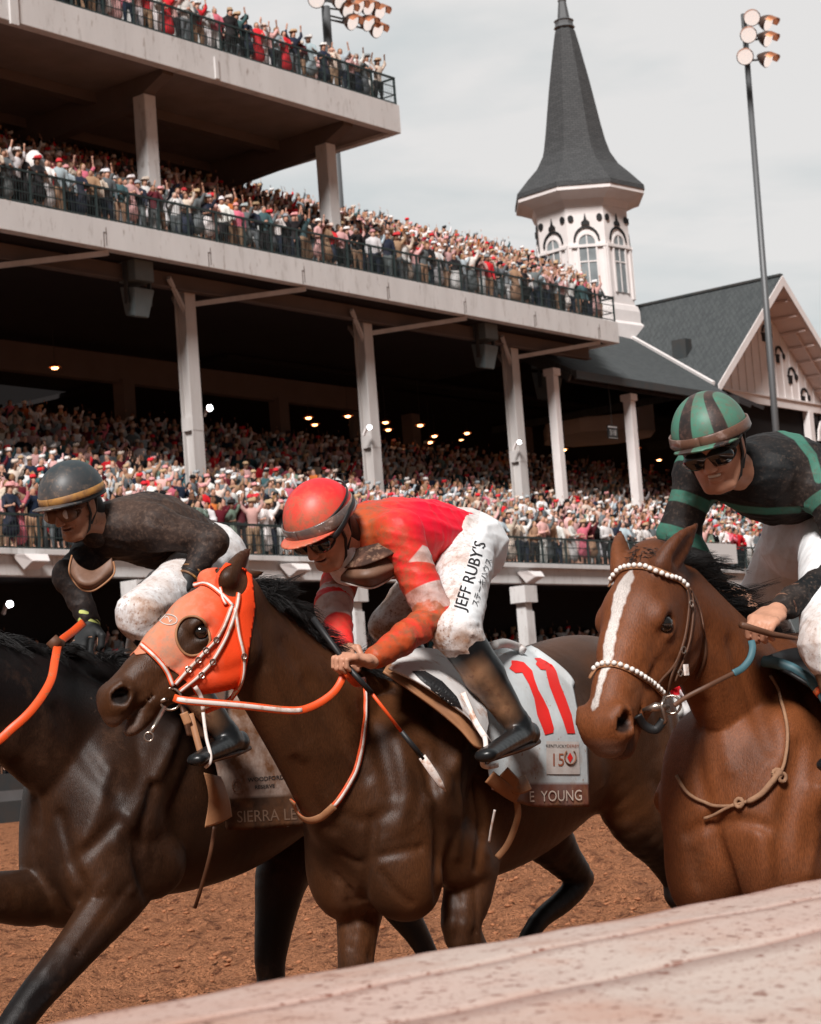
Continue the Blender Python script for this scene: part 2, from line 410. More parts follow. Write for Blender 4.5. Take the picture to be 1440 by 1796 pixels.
mat('white_wood', (.72, .68, .67), .65, .3, noise=(1.5, .25, (.52, .44, .42)))
mat('black_trim', (.012, .012, .013), .6, .3)
mat('glass', (.25, .28, .29), .12, .8, noise=(1.2, .6, (.10, .11, .12)))
mat('soffit', (.72, .60, .56), .7, .2, noise=(1.2, .2, (.5, .4, .37)))
mat('pole', (.11, .115, .12), .5, .4, metal=.3)
mat('lamp_shell', (.10, .06, .045), .5, .5, metal=.4)
mat('lamp_lens', (.85, .80, .76), .25, .6, emit=((1, .93, .88), .6))
mat('lamp_copper', (.45, .18, .09), .35, .6, metal=.6)
mat('pendant_light', (.9, .5, .25), .5, .3, emit=((1, .42, .16), 9))
mat('flood_light', (.9, .9, .95), .5, .3, emit=((.95, .97, 1), 9))
mat('speaker_grey', (.12, .15, .16), .6, .3, noise=(3, .4, (.08, .1, .1)))
mat('rail_top', (.50, .40, .35), .5, .3, noise=(.7, 1.0, (.50, .30, .25)), bump=(14, .15, .004), dirt=[(None, 5, .48, .72, (.44, .27, .21)), (None, 52, .595, .63, (.17, .055, .03)), (None, 130, .60, .64, (.20, .07, .04)), (None, 20, .655, .68, (.12, .04, .022)), ('edge', 9, .25, .45, (.25, .10, .07))])
mat('sign_black', (.01, .01, .011), .5, .3)
mat('sign_white', (.6, .6, .6), .6, .3)

# ================================================================ ground
g = 220
xs = np.concatenate([np.linspace(-400, -2, 12), np.linspace(0, 24, 170), np.linspace(25, 45, 30), np.linspace(50, 1500, 12)])
ys = np.concatenate([np.linspace(-400, -2, 10), np.linspace(0, 16, 120), np.linspace(17, 38, 30), np.linspace(50, 1500, 10)])
X, Y = np.meshgrid(xs, ys, indexing='ij'); Pq = np.stack([X.ravel(), Y.ravel()], 1)
rs = np.random.RandomState(3)
Z = np.zeros(len(Pq))
for i in range(26):
    k = rs.normal(size=2) * (2.5 + i * .75); Z += np.sin(Pq @ k + rs.rand() * 6.28) * .013 / (1 + .05 * i)
Z += .035 * np.clip(np.sin(Pq[:, 1] * 4.2 + .6 * np.sin(Pq[:, 0] * 1.3)), -1, .3)
Z *= ((Pq[:, 0] > -1) & (Pq[:, 0] < 46) & (Pq[:, 1] > -1) & (Pq[:, 1] < 37.5))
nx, ny = len(xs), len(ys); ii = np.arange((nx - 1) * (ny - 1)); a_ = (ii // (ny - 1)) * ny + ii % (ny - 1)
obj('ground', mesh_of('ground', np.c_[Pq, Z], np.stack([a_, a_ + ny, a_ + ny + 1, a_ + 1], 1), 'sand'), kind='structure')

# loose clods of dirt thrown up by the hooves
_r = np.random.RandomState(5); Vs, Fs = [], []; ico = [(0, 0, 1), (.89, 0, .45), (.28, .85, .45), (-.72, .53, .45), (-.72, -.53, .45), (.28, -.85, .45), (.72, .53, -.45), (-.28, .85, -.45), (-.89, 0, -.45), (-.28, -.85, -.45), (.72, -.53, -.45), (0, 0, -1)]
icf = [(0, 1, 2), (0, 2, 3), (0, 3, 4), (0, 4, 5), (0, 5, 1), (1, 6, 2), (2, 7, 3), (3, 8, 4), (4, 9, 5), (5, 10, 1), (6, 7, 2), (7, 8, 3), (8, 9, 4), (9, 10, 5), (10, 6, 1), (11, 7, 6), (11, 8, 7), (11, 9, 8), (11, 10, 9), (11, 6, 10)]
ico = np.array(ico); icf = np.array(icf)
for i in range(16000):
    x, y = _r.uniform(2, 26), 3 + 22 * _r.rand() ** 1.3; s_ = .006 + .022 * _r.rand() ** 4
    Vs.append(ico * _r.uniform(.6, 1.3, (12, 1)) * (s_ * 1.4, s_ * 1.2, s_ * .55) + (x, y, s_ * .2 + .012)); Fs.append(icf + 12 * i)
obj('dirt_clods', mesh_of('dirt_clods', np.concatenate(Vs), np.concatenate(Fs), 'clod', False), label='loose clods of dirt strewn over the track', kind='stuff', cat='dirt')

# ================================================================ grandstand
YM, YL = 45.9, 42.3
FO_X = 118.0
XL0 = 26.0
XM1 = float(ptY(1087, 603, YM)[0]); XU1 = float(ptY(704, 232, YM)[0])
ZM0, ZM1 = 17.12, 18.05; ZU0, ZU1 = 23.7, 24.8; ZL0, ZL1 = 6.35, 7.03
XLow1 = 96.0
GS = empty('grandstand', (50, 46, 0), 'long cream painted racecourse grandstand with three open decks of spectators behind the horses', 'grandstand')

def tiers(x0, x1, y0, z0, n, dy, dz, name):
    b = MB()
    for i in range(n): b.box((x0, y0 + i * dy, z0 + i * dz - (.5 if i else .12)), (x1, y0 + (i + 1) * dy + (.003 * i), z0 + i * dz))
    return b.build(name, 'step', GS)
# lower deck
tiers(XL0, XLow1, YL + .35, ZL1 - .05, 18, .82, .33, 'seating_tiers')
MB().box((XL0, YL, ZL0), (XLow1, YL + .35, ZL1)).build('lower_fascia', 'paint', GS, bevel=.02)
MB().box((XL0, YL - .18, ZL1 - .12), (XLow1, YL - .003, ZL1 + .05)).build('fascia_ledge', 'paint', GS, bevel=.015)
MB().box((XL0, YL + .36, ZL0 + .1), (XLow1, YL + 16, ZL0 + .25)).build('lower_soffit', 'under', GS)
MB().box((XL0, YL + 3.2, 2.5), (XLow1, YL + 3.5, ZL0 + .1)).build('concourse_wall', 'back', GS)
# middle deck
b = MB()
for i in range(11): b.box((XL0, YM + .35 + i * .8, ZM1 - .12 + i * .42 - (.5 if i else .12)), (XM1 - .1 + min(i, 6) * 1.0, YM + .35 + (i + 1) * .8 + .003 * i, ZM1 - .12 + i * .42))
b.build('seating_tiers', 'step', GS)
MB().box((XL0, YM, ZM0), (XM1, YM + .35, ZM1)).build('middle_fascia', 'paint', GS, bevel=.02)
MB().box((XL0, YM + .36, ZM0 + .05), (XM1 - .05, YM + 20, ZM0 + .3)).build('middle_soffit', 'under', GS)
MB().box((XM1 - .35, YM + .36, ZM0), (XM1, YM + 3, ZM1)).build('end_fascia', 'paint', GS)
# upper deck
MB().box((XL0, YM, ZU0), (XU1, YM + .35, ZU1)).build('upper_fascia', 'paint', GS, bevel=.02)
MB().box((XL0, YM + .36, ZU0 + .12), (XU1 - .05, YM + 13, ZU0 + .5)).build('upper_soffit', 'soffit_grey', GS)
MB().box((XU1 - .35, YM + .36, ZU0), (XU1, YM + 7, ZU1)).build('end_fascia', 'paint', GS)
tiers(XL0, XU1 - .1, YM + .35, ZU1 - .1, 5, .9, .3, 'seating_tiers')
b = MB()
for Yb in (49.6, 53.2): b.box((XL0, Yb, ZU0 - .25), (XU1 - 1.0, Yb + .5, ZU0 + .11))
b.build('soffit_beam', 'under_beam', GS)
# haunches (cross beams) of the upper deck at each column, and the curved end bracket
for i in range(4):
    X = 57.0 - i * 9.27
    b = MB(); b.prism([(X - .25, YM + .5, ZU0 + .1), (X - .25, YM + .5, ZU0 - .05), (X - .25, 48.0, ZU0 - .75), (X - .25, 58, ZU0 - 1.2), (X - .25, 58, ZU0 + .1)], (.5, 0, 0))
    b.build('cross_beam', 'under_beam', GS)
    MB().box((X - .27, 47.3, ZM1 + .2), (X + .27, 47.85, ZU0 - .5)).build('column', 'paint', GS, bevel=.02)
MB().box((XL0, 57.2, ZM1 + 4.4), (56.5, 57.5, ZU0 + .1)).build('back_wall', 'under_beam', GS)
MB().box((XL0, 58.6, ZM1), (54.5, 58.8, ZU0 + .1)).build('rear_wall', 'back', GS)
# main columns of the middle deck, with braces and web recess
for i in range(-2, 2):
    X = 58.32 + 9.35 * i
    b = MB()
    b.box((X - .25, 47.25, ZL1), (X + .25, 47.31, ZM0 - .1)); b.box((X - .25, 47.69, ZL1), (X + .25, 47.75, ZM0 - .1)); b.box((X - .12, 47.31, ZL1), (X + .12, 47.69, ZM0 - .1))
    b.box((X - .252, 47.24, 11.9), (X + .252, 47.76, 12.35))
    c_ = b.build('column', 'paint_col', GS)
    b = MB(); b.bar((X + .1, 47.4, 16.2), (X + 4.6, 46.1, 17.05), .13, .16); b.bar((X - .1, 47.4, 15.9), (X - 1.3, 46.9, 16.85), .12, .14); b.bar((X, 47.7, 15.9), (X + .8, 48.8, 16.8), .12)
    b.build('brace', 'paint_col', GS)
b = MB(); b.box((XL0, 47.1, ZM0 - .50), (XM1 - .6, 47.2, ZM0 - .02)); b.box((XL0, 47.0, ZM0 - .56), (XM1 - .6, 47.3, ZM0 - .5)); b.build('edge_beam', 'under_beam', GS)
b = MB(); b.box((XL0, 58, 15.9), (72, 58.4, 17.0)); b.box((XL0, 66, 15.2), (68, 66.4, 16.2)); b.build('rear_beam', 'under_beam', GS)
b = MB()
for i in range(-3, 3):
    X = 65.26 + 9.1 * i; b = MB(); b.box((X - .3, 57.8, ZL1 + 4), (X + .3, 58.4, 16)); b.build('rear_column', 'under_beam', GS)
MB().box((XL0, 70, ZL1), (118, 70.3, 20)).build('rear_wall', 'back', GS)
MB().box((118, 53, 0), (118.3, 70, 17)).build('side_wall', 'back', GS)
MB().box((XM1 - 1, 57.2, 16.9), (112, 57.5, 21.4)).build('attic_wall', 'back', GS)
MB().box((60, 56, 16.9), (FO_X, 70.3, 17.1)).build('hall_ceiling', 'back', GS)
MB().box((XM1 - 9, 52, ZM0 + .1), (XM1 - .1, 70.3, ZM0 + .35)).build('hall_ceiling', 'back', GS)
# joints on the fascias
b = MB()
for i in range(7):
    X = 44.0 + 4.68 * i * 1.0
    if X < XM1: b.box((X - .01, YM - .012, ZM0 + .1), (X + .01, YM + .01, ZM1 - .25)); b.box((X - .12, YM - .015, ZM0 + .04), (X - .10, YM + .01, ZM0 + .5)); b.box((X - .12, YM - .015, ZM0 + .5), (X + .02, YM + .01, ZM0 + .52))
b.build('fascia_joint', 'under_beam', GS)
X = float(ptY(376, 110, YM)[0])
b = MB(); b.box((X - .02, YM - .06, ZU0 + .05), (X + .14, YM + .01, ZU1 - .3)); b.build('fascia_joint', 'paint', GS)
X = float(ptY(20, 20, YM)[0])
b = MB(); b.box((X - .1, YM - .08, ZU0 - .1), (X + .22, YM + .01, ZU1)); b.build('fascia_joint', 'paint', GS)

def railing(x0, x1, y, z, name, h_=1.05, end=True, sp=1.35):
    b = MB(); b.box((x0, y - .03, z + h_ - .035), (x1, y + .03, z + h_ + .035)); b.box((x0, y - .012, z + h_ * .66), (x1, y + .012, z + h_ * .66 + .03)); b.box((x0, y - .012, z + h_ * .36), (x1, y + .012, z + h_ * .36 + .03)); b.box((x0, y - .02, z + .05), (x1, y + .02, z + .09))
    n = int((x1 - x0) / sp)
    for i in range(n + 1):
        X = x1 - .04 - i * sp; b.box((X - .03, y - .033, z), (X + .03, y + .033, z + h_ - .036))
    X = x0 + .1
    while X < x1: b.box((X - .006, y - .006, z + .09), (X + .006, y + .006, z + h_ - .03)); X += .11
    if end:
        b.box((x1 - .06, y + .04, z + h_ - .035), (x1 - .003, y + 3, z + h_ + .03)); b.box((x1 - .05, y + .04, z + .4), (x1 - .01, y + 3, z + .44))
        for j in range(1, 4): b.box((x1 - .06, y + j * .95, z), (x1 - .006, y + j * .95 + .05, z + h_ - .04))
    return b.build(name, 'rail', GS)
railing(XL0, XM1 - .05, YM + .1, ZM1, 'middle_railing')
railing(XL0, XU1 - .05, YM + .1, ZU1, 'upper_railing')
railing(XL0, XLow1, YL + .1, ZL1 + .03, 'lower_railing', .98, False, 1.5)
b = MB()
for i in range(3):
    z = ZM1 + 1.3 + .38 * i; b.bar((XL0, YM + 1.6, z), (41.8, YM + 1.6, z + .02), .04)
for i in range(8): b.bar((41.7 - i * 1.3, YM + 1.6, ZM1), (41.7 - i * 1.3, YM + 1.6, ZM1 + 2.1), .05)
b.build('box_railing', 'rail', GS)
# supports of the lower deck with caps
for i in range(-2, 6):
    X = 49.82 + 9.35 * i * 1.0
    b = MB(); b.box((X - .2, 41.6, .2), (X + .2, 42.0, 5.6)); b.box((X - .38, 41.45, 5.6), (X + .38, 42.1, 6.2)); b.box((X - .24, 41.55, 3.0), (X + .24, 41.6 - .003, 5.3))
    b.build('deck_post', 'paint', GS, bevel=.01)
# apron under the lower deck
b = MB()
for i in range(9): b.box((XL0 - 6, 38.6 + i * .8, 0), (XLow1, 39.4 + i * .8 + .003 * i, .9 + i * .28))
b.build('apron_steps', 'step', GS)
# floodlights under the lower fascia (white wedge cases)
for k_, (px, py) in enumerate([(60, 985), (522, 1000), (935, 1012)]):
    p = ptY(px, py, YL - .45); q = empty('floodlight', tuple(p), ['white wedge shaped floodlight case on the lower fascia above the dark helmet rider', 'white wedge shaped floodlight case beside the red rider\'s chin', 'white wedge shaped floodlight case below the railing right of the white breeches'][k_], 'floodlight', 'wedge floodlights along the lower fascia')
    x, y, z = p
    b = MB(); b.add([(x - .42, y - .1, z + .2), (x + .42, y - .1, z + .2), (x + .42, y + .42, z + .22), (x - .42, y + .42, z + .22), (x - .30, y - .32, z - .02), (x + .30, y - .32, z - .02), (x + .24, y + .15, z - .22), (x - .24, y + .15, z - .22)], [(0, 3, 2, 1), (4, 5, 6, 7), (0, 1, 5, 4), (1, 2, 6, 5), (2, 3, 7, 6), (3, 0, 4, 7)])
    b.build('case', 'white_wood', q, bevel=.02)
    MB().box((x - .05, y + .1, z - .05), (x + .05, y + .45, z + .1)).build('bracket', 'dark_steel', q)

# loudspeakers hung under the middle deck
def speaker(px, py, Y, s, lab):
    p = ptY(px, py, Y); q = empty('loudspeaker', tuple(p), lab, 'loudspeaker', 'loudspeakers hung under the middle deck')
    x, y, z = p; h2 = .55 * s
    b = MB(); b.add([(x - .5 * s, y - .35 * s, z + .75 * h2), (x + .5 * s, y - .35 * s, z + .75 * h2), (x + .45 * s, y + .4 * s, z + h2), (x - .45 * s, y + .4 * s, z + h2),
                     (x - .34 * s, y - .15 * s, z - h2), (x + .34 * s, y - .15 * s, z - h2), (x + .3 * s, y + .35 * s, z - h2 * .8), (x - .3 * s, y + .35 * s, z - h2 * .8)],
                    [(0, 3, 2, 1), (4, 5, 6, 7), (0, 1, 5, 4), (1, 2, 6, 5), (2, 3, 7, 6), (3, 0, 4, 7)])
    b.build('cabinet', 'speaker_grey', q, bevel=.03)
    MB().box((x - .45 * s, y - .4 * s, z + h2 + .12 * s), (x + .45 * s, y + .4 * s, z + h2 + .85 * s)).build('housing', 'speaker_grey', q, bevel=.02)
    b = MB(); b.box((x - .58 * s, y - .1, z - .1), (x - .53 * s, y + .05, z + h2 + .8 * s)); b.box((x + .53 * s, y - .1, z - .1), (x + .58 * s, y + .05, z + h2 + .8 * s)); b.box((x - .05, y - .05, z + h2 + .85 * s), (x + .05, y + .05, ZM0))
    b.build('bracket', 'dark_steel', q)
speaker(242, 530, 46.9, .95, 'grey loudspeaker hung under the middle deck left of the first big column')
speaker(852, 625, 46.9, .95, 'grey loudspeaker hung under the middle deck beside the right pair of columns')
speaker(962, 678, 52.0, 1.25, 'dim loudspeaker hung in the shade behind the thin white posts')
# bright lights on the columns
for k_, (px, py, Y, s) in enumerate([(366, 716, 50, .12), (646, 750, 47.0, .085), (909, 776, 47.0, .085), (15, 1060, 44.5, .10)]):
    p = ptY(px, py, Y); q = empty('wall_lamp', tuple(p), ['bright white lamp shining right of the first big column', 'lit white lamp fixed to the middle of the second column', 'lit white lamp fixed to the third column above the crowd', 'square lit lamp in the dark passage at the left edge'][k_], 'lamp', 'lit white lamps of the grandstand')
    b = MB(); b.tube([p + np.array((0, -.02, 0)), p + np.array((0, -.1, 0))], s * .9, 12); b.build('bulb', 'flood_light', q)
    b = MB(); b.tube([p + np.array((0, .12, 0)), p + np.array((0, -.018, 0))], [s * .5, s * 1.05], 12); b.bar(p + np.array((0, .1, 0)), p + np.array((0, .25, -.25)), .08); b.build('housing', 'white_wood', q)
# pendant lamps deep inside
PO = ['first', 'second', 'third', 'fourth', 'fifth', 'sixth', 'seventh', 'eighth', 'ninth', 'tenth', 'eleventh', 'twelfth', 'fourteenth', 'sixteenth', 'seventeenth', 'eighteenth', 'thirteenth', 'lowest of the twelfth cluster', 'nineteenth', 'twentieth', 'twenty-second', 'twenty-third', 'x']
for k_, (px, py) in enumerate([(96, 644), (232, 661), (366, 679), (430, 687), (471, 687), (541, 732), (552, 744), (610, 729), (619, 745), (676, 740), (681, 753), (737, 745), (762, 764), (809, 770), (819, 759), (865, 762), (754, 775), (722, 787), (989, 788), (1020, 778), (1117, 786), (1156, 806), (1078, 700)]):
    Y = 56 + (k_ * 5 % 11); p = ptY(px, py, Y)
    if k_ == 22: continue
    q = empty('pendant_lamp', tuple(p), f'small orange pendant lamp, {PO[k_]} from the left in the dark hall', 'lamp', 'orange pendant lamps in the dark hall')
    b = MB(); b.lathe(p, [(.04, .16), (.10, .12), (.26, 0), (.25, -.01), (.08, .1)], 12); b.build('shade', 'lamp_copper', q)
    b = MB(); b.lathe(p, [(.02, -.09), (.12, -.06), (.13, -.015), (.05, .0)], 10); b.build('bulb', 'pendant_light', q)
    b = MB(); b.tube([p + np.array((0, 0, .15)), np.array((p[0], p[1], ZM0))], .012, 5); b.build('cord', 'dark_steel', q)
PEND = ['leftmost of all, alone above the crowd', 'second from left, beside the far left pillar', 'above the bright white lamp', 'fourth from left, in the gap after the first column', 'fifth from left, next to the second far pillar']

# sign 318
p = ptY(1075, 758, 47.6); q = empty('section_sign', tuple(p), 'small black section sign reading 318 hung in the dark between white posts', 'sign')
x, y, z = p
MB().box((x - .38, y, z - .28), (x + .38, y + .05, z + .28)).build('board', 'sign_black', q)
b = MB(); b.box((x - .36, y - .012, z + .2), (x + .36, y - .003, z + .25)); b.build('border', 'sign_white', q)
b = MB(); b.box((x - .36, y - .012, z - .26), (x + .36, y - .003, z - .245)); b.build('border', 'sign_white', q)
MB().bar((x, y + .02, z + .28), (x, y + .02, 15.9), .03).build('hanger', 'dark_steel', q)
def text_mesh(s, size=1.0, font_i=None, xs=1.0, spacing=1.0, bold=0.0, ext=0.0, res=3):
    cu = bpy.data.curves.new('txt', 'FONT'); cu.body = s; cu.size = size; cu.space_character = spacing; cu.align_x = 'CENTER'; cu.align_y = 'CENTER'; cu.offset = bold; cu.resolution_u = res; cu.extrude = ext
    o = bpy.data.objects.new('txt', cu); COL.objects.link(o); dg = bpy.context.evaluated_depsgraph_get(); me = bpy.data.meshes.new_from_object(o.evaluated_get(dg))
    V = np.array([v.co[:] for v in me.vertices]) if len(me.vertices) else np.zeros((0, 3)); Fc = [tuple(f.vertices) for f in me.polygons]
    bpy.data.objects.remove(o); bpy.data.curves.remove(cu); bpy.data.meshes.remove(me); V[:, 0] *= xs
    return V, Fc
V, Fc = text_mesh('318', .36)
W = np.stack([x + V[:, 0], np.full(len(V), y - .006), z - .03 + V[:, 1]], 1)
MB().add(W, Fc).build('lettering', 'sign_white', q)

# white posts of the clubhouse
CH = empty('clubhouse', (90, 50, 0), 'clubhouse with grey slate roofs and a white boarded gable at the right', 'building')
for px, t, bt, r in ((967, 645, 16.3, .19), (1102, 690, 16.0, .2)):
    p = ptY(px, t, 47.5); b = MB(); b.box((p[0] - r, 47.5 - r, ZL1), (p[0] + r, 47.5 + r, p[2] - .35)); b.box((p[0] - r - .08, 47.5 - r - .08, p[2] - .35), (p[0] + r + .08, 47.5 + r + .08, p[2] - .05)); b.build('post', 'white_wood', CH, bevel=.02)
YG = 48.5
FO = ptY(1262, 668, YG); AP = ptY(1371, 483, YG); sl = (AP[2] - FO[2]) / (AP[0] - FO[0])
RX = 2 * AP[0] - FO[0]; YB = 62.0; th = .35
b = MB()
b.prism([(FO[0] - .3, YG, FO[2] - .3 * sl), (AP[0], YG, AP[2]), (AP[0], YG, AP[2] - th), (FO[0] - .3, YG, FO[2] - .3 * sl - th)], (0, YB - YG, 0))
b.prism([(AP[0], YG, AP[2]), (RX + .3, YG, FO[2] - .3 * sl), (RX + .3, YG, FO[2] - .3 * sl - th), (AP[0], YG, AP[2] - th)], (0, YB - YG, 0))
b.build('main_roof', 'roof_slate', CH)
b = MB(); b.prism([(AP[0] + .05, YG + .05, AP[2] - th - .03), (RX, YG + .05, FO[2] - th - .03), (RX, YG + .05, FO[2] - th - .09), (AP[0] + .05, YG + .05, AP[2] - th - .09)], (0, 3.0, 0))
b.prism([(AP[0] - .05, YG + .05, AP[2] - th - .03), (FO[0], YG + .05, FO[2] - th - .03), (FO[0], YG + .05, FO[2] - th - .09), (AP[0] - .05, YG + .05, AP[2] - th - .09)], (0, 3.0, 0))
for i in range(1, 9):
    t = i / 9; X = AP[0] + t * (RX - AP[0]); z = AP[2] + t * (FO[2] - AP[2]) - th - .1
    b.bar((X, YG + .2, z - .06), (X, YG + 2.0, z - .06), .14, .12)
b.bar((AP[0] + 2.5, YG + .8, AP[2] - th - .2 - 2.5 * sl), (RX, YG + .8, FO[2] - th - .2), .08, .1)
b.build('soffit', 'soffit', CH)
b = MB()   # barge boards
for sx in (-1, 1):
    e = (AP[0] + sx * (AP[0] - FO[0] + .2), AP[2] - (AP[0] - FO[0] + .2) * sl)
    b.prism([(AP[0], YG - .06, AP[2] - .02), (e[0], YG - .06, e[1] - .02), (e[0], YG - .06, e[1] - .45), (AP[0], YG - .06, AP[2] - .55)], (0, .05, 0))
b.build('barge_board', 'white_wood', CH)
YW = YG + 1.7; WA = (AP[0], AP[2] - th - .1); wz = FO[2] - .25
hw = (WA[1] - wz) / sl
MB().prism([(WA[0] - hw, YW, wz), (WA[0] + hw, YW, wz), (WA[0], YW, WA[1])], (0, .3, 0)).build('gable_wall', 'white_wood', CH)
b = MB()
for i in range(-9, 10):
    X = WA[0] + i * .8; zt = WA[1] - abs(i * .8) * sl
    if zt - wz > .3: b.box((X - .04, YW - .05, wz + .35), (X + .04, YW - .003, zt - .05))
b.box((WA[0] - hw, YW - .14, wz - .1), (WA[0] + hw, YW - .004, wz + .34)); b.box((WA[0] - hw, YW - .22, wz + .345), (WA[0] + hw, YW - .004, wz + .42))
b.build('gable_trim', 'white_wood', CH)
# dark fretwork: arches, discs and brackets following the two slopes
def disc(b, x, y, z, r, t=.05, n=14): b.prism([(x + r * math.cos(2 * math.pi * j / n), y, z + r * math.sin(2 * math.pi * j / n)) for j in range(n)], (0, t, 0))
def arch(b, x, y, z, r, w_=.12, a0=0, a1=180, t=.06):
    for j in range(8):
        A, B = math.radians(a0 + (a1 - a0) * j / 8), math.radians(a0 + (a1 - a0) * (j + 1) / 8)
        b.prism([(x + q_ * math.cos(g_), y, z + q_ * math.sin(g_)) for q_, g_ in ((r, A), (r, B), (r - w_, B), (r - w_, A))], (0, t, 0))
for i in range(5):
    t = .14 + i * .17
    X = WA[0] - hw * .02 + hw * t * 1.0; z = WA[1] - hw * t * sl - 1.3
    for sx in (-1, 1):
        b = MB(); x_ = WA[0] + sx * (X - WA[0]); arch(b, x_, YW - .07, z, .42); b.box((x_ - .42, YW - .07, z - .5), (x_ - .05, YW - .01, z - .12)); b.box((x_ - .5, YW - .07, z - .14), (x_ + .02, YW - .012, z - .05)); b.build('fretwork', 'black_trim', CH)
        b = MB(); disc(b, x_ + .75 * sx * .6, YW - .07, z - .2 + .1, .17); b.build('roundel', 'black_trim', CH)
# long front roof: a lean-to with its eave along the track
ZE = float(ptY(1025, 652, 47.0)[2]); XE0 = 71.5; XE1 = FO[0] + .1
def main_z(X): return FO[2] + (X - FO[0]) * sl
r_ = ray(1090, 583); nn = np.array([-sl, 0, 1.0]); t_ = ((FO[2] - FO[0] * sl) - CP @ nn) / (r_ @ nn); VP_ = CP + r_ * t_
s2 = (VP_[2] - ZE) / (VP_[1] - 47.0)
print('lean-to', VP_, s2)
yt = 47.0 + 7.0 / max(s2, .1); zt = ZE + (yt - 47.0) * s2
# right edge of the lean-to stops on the main roof (valley)
yv = lambda z: 47.0 + (z - ZE) / s2
x_at = lambda z: FO[0] + (z - FO[2]) / sl
zt = min(zt, VP_[2] + 1.5); yt = yv(zt)
b = MB(); P0 = (XE0, 47.0, ZE); P1 = (FO[0] - 1.9, 47.0, ZE); P1b = (x_at(FO[2] - .2) - .2, yv(FO[2] - .2), FO[2] - .2); P2 = (x_at(zt), yt, zt); P3 = (XE0, yt, zt)
b.prism([P0, P1, P1b, P2, P3], (0, .0, -.25)); b.build('front_roof', 'roof_slate', CH)
b = MB(); b.bar(P1b, P2, .16, .3); b.build('valley_flashing', 'white_wood', CH)
b = MB(); b.bar((XE0, 46.93, ZE - .2), (FO[0] - 1.2, 46.93, ZE - .2), .14, .34); b.bar((XE0, 47.2, ZE - .3), (XE0, yt, zt - .35), .16, .3); b.build('gutter', 'dark_steel', CH)
b = MB()
for i in range(14): b.bar((XE0 + .4 + i * 1.25, 47.15, ZE - .33), (XE0 + .4 + i * 1.25, yt, zt - .40), .1, .16)
b.bar((72.2, 47.8, ZE - .1), (FO[0] - 2, 47.8, ZE - .1), .3, .4)
b.build('rafters', 'under', CH)
b = MB(); r_ = ray(1197, 622); p = CP + r_ * (((FO[2] - FO[0] * sl) - CP @ nn) / (r_ @ nn)); nrmz = p[2]; b.box((p[0] - .3, p[1] - .4, nrmz - .4), (p[0] + .3, p[1] + .4, nrmz + .75)); b.build('roof_vent', 'dark_steel', CH)
b = MB(); b.bar((AP[0], YG, AP[2] + .03), (AP[0], YB, AP[2] + .03), .3, .12); b.build('ridge_cap', 'dark_steel', CH)
# storey under the gable: dark opening, lattice and balcony rails
b = MB(); b.box((FO[0], YW + .3, ZL1), (RX, YW + .6, wz - .1)); b.build('dark_bay', 'back', CH)
b = MB()
for i in range(2, 5):
    X = FO[0] + 3 + i * 4.6; b.box((X - .22, YW - .2, ZL1), (X + .22, YW + .2, wz - .1))
    arch(b, X + 2.3, YW - .1, wz - 1.6, 1.5, .2, 0, 180, .1); 
    for a in range(10, 180, 20): b.bar((X + 2.3 + 1.4 * math.cos(math.radians(a)), YW - .05, wz - 1.6 + 1.4 * math.sin(math.radians(a))), (X + 2.3 + .2 * math.cos(math.radians(a)), YW - .05, wz - 1.6 + .2 * math.sin(math.radians(a))), .07)
b.build('arcade', 'white_wood', CH)

# turret and spire
YS = 58.8; SP = ptY(1015, 345, YS); sc = 1 / px_m(SP)
def hz(y): return float(ptY(1015 - (345 - y) * .08, y, YS)[2])
TU = empty('spire_turret', (SP[0], YS, 14), 'octagonal white turret with tall dark slate spire and arched windows behind the stand', 'tower')
ang = math.radians(-128 + 22.5 - 14)
zE = hz(350)
prof = [(120, 0, 352), (119, .25, 352), (96, 0, 319), (77, 0, 300), (64, 0, 278), (57, 0, 255), (51, 0, 225), (45, 0, 190), (38, 0, 150), (31, 0, 115), (25, 0, 85), (19, 0, 58), (15, 0, 52)]
b = MB(); b.lathe((SP[0], YS, 0), [(r * sc, hz(y) + o) for r, o, y in prof], 8, ang); b.build('spire', 'spire_slate', TU)
b = MB(); b.lathe((SP[0], YS, 0), [(17 * sc, hz(52)), (19 * sc, hz(50)), (16 * sc, hz(45)), (16 * sc, hz(40)), (18 * sc, hz(38)), (11 * sc, hz(34)), (7 * sc, hz(5)), (8 * sc, hz(2)), (5 * sc, hz(-4)), (2 * sc, hz(-40)), (.5 * sc, hz(-80))], 12); b.build('finial', 'pole', TU)
b = MB(); b.lathe((SP[0], YS, 0), [(118 * sc, zE - .06), (118 * sc, zE - .28), (108 * sc, zE - .38), (90 * sc, zE - .62), (86 * sc, zE - .95), (84 * sc, zE - 1.0), (80 * sc, zE - 1.02)], 8, ang); b.build('cornice', 'white_wood', TU)
Rb = 84 * sc; zb = zE - 1.0
b = MB(); b.lathe((SP[0], YS, 0), [(Rb, zb), (Rb, zb - 5.2), (Rb * 1.06, zb - 5.3), (Rb * 1.1, zb - 5.6), (Rb * 1.1, zb - 6.2), (Rb * 1.2, zb - 6.4), (Rb * 1.2, zb - 12)], 8, ang); b.build('drum', 'white_wood', TU)
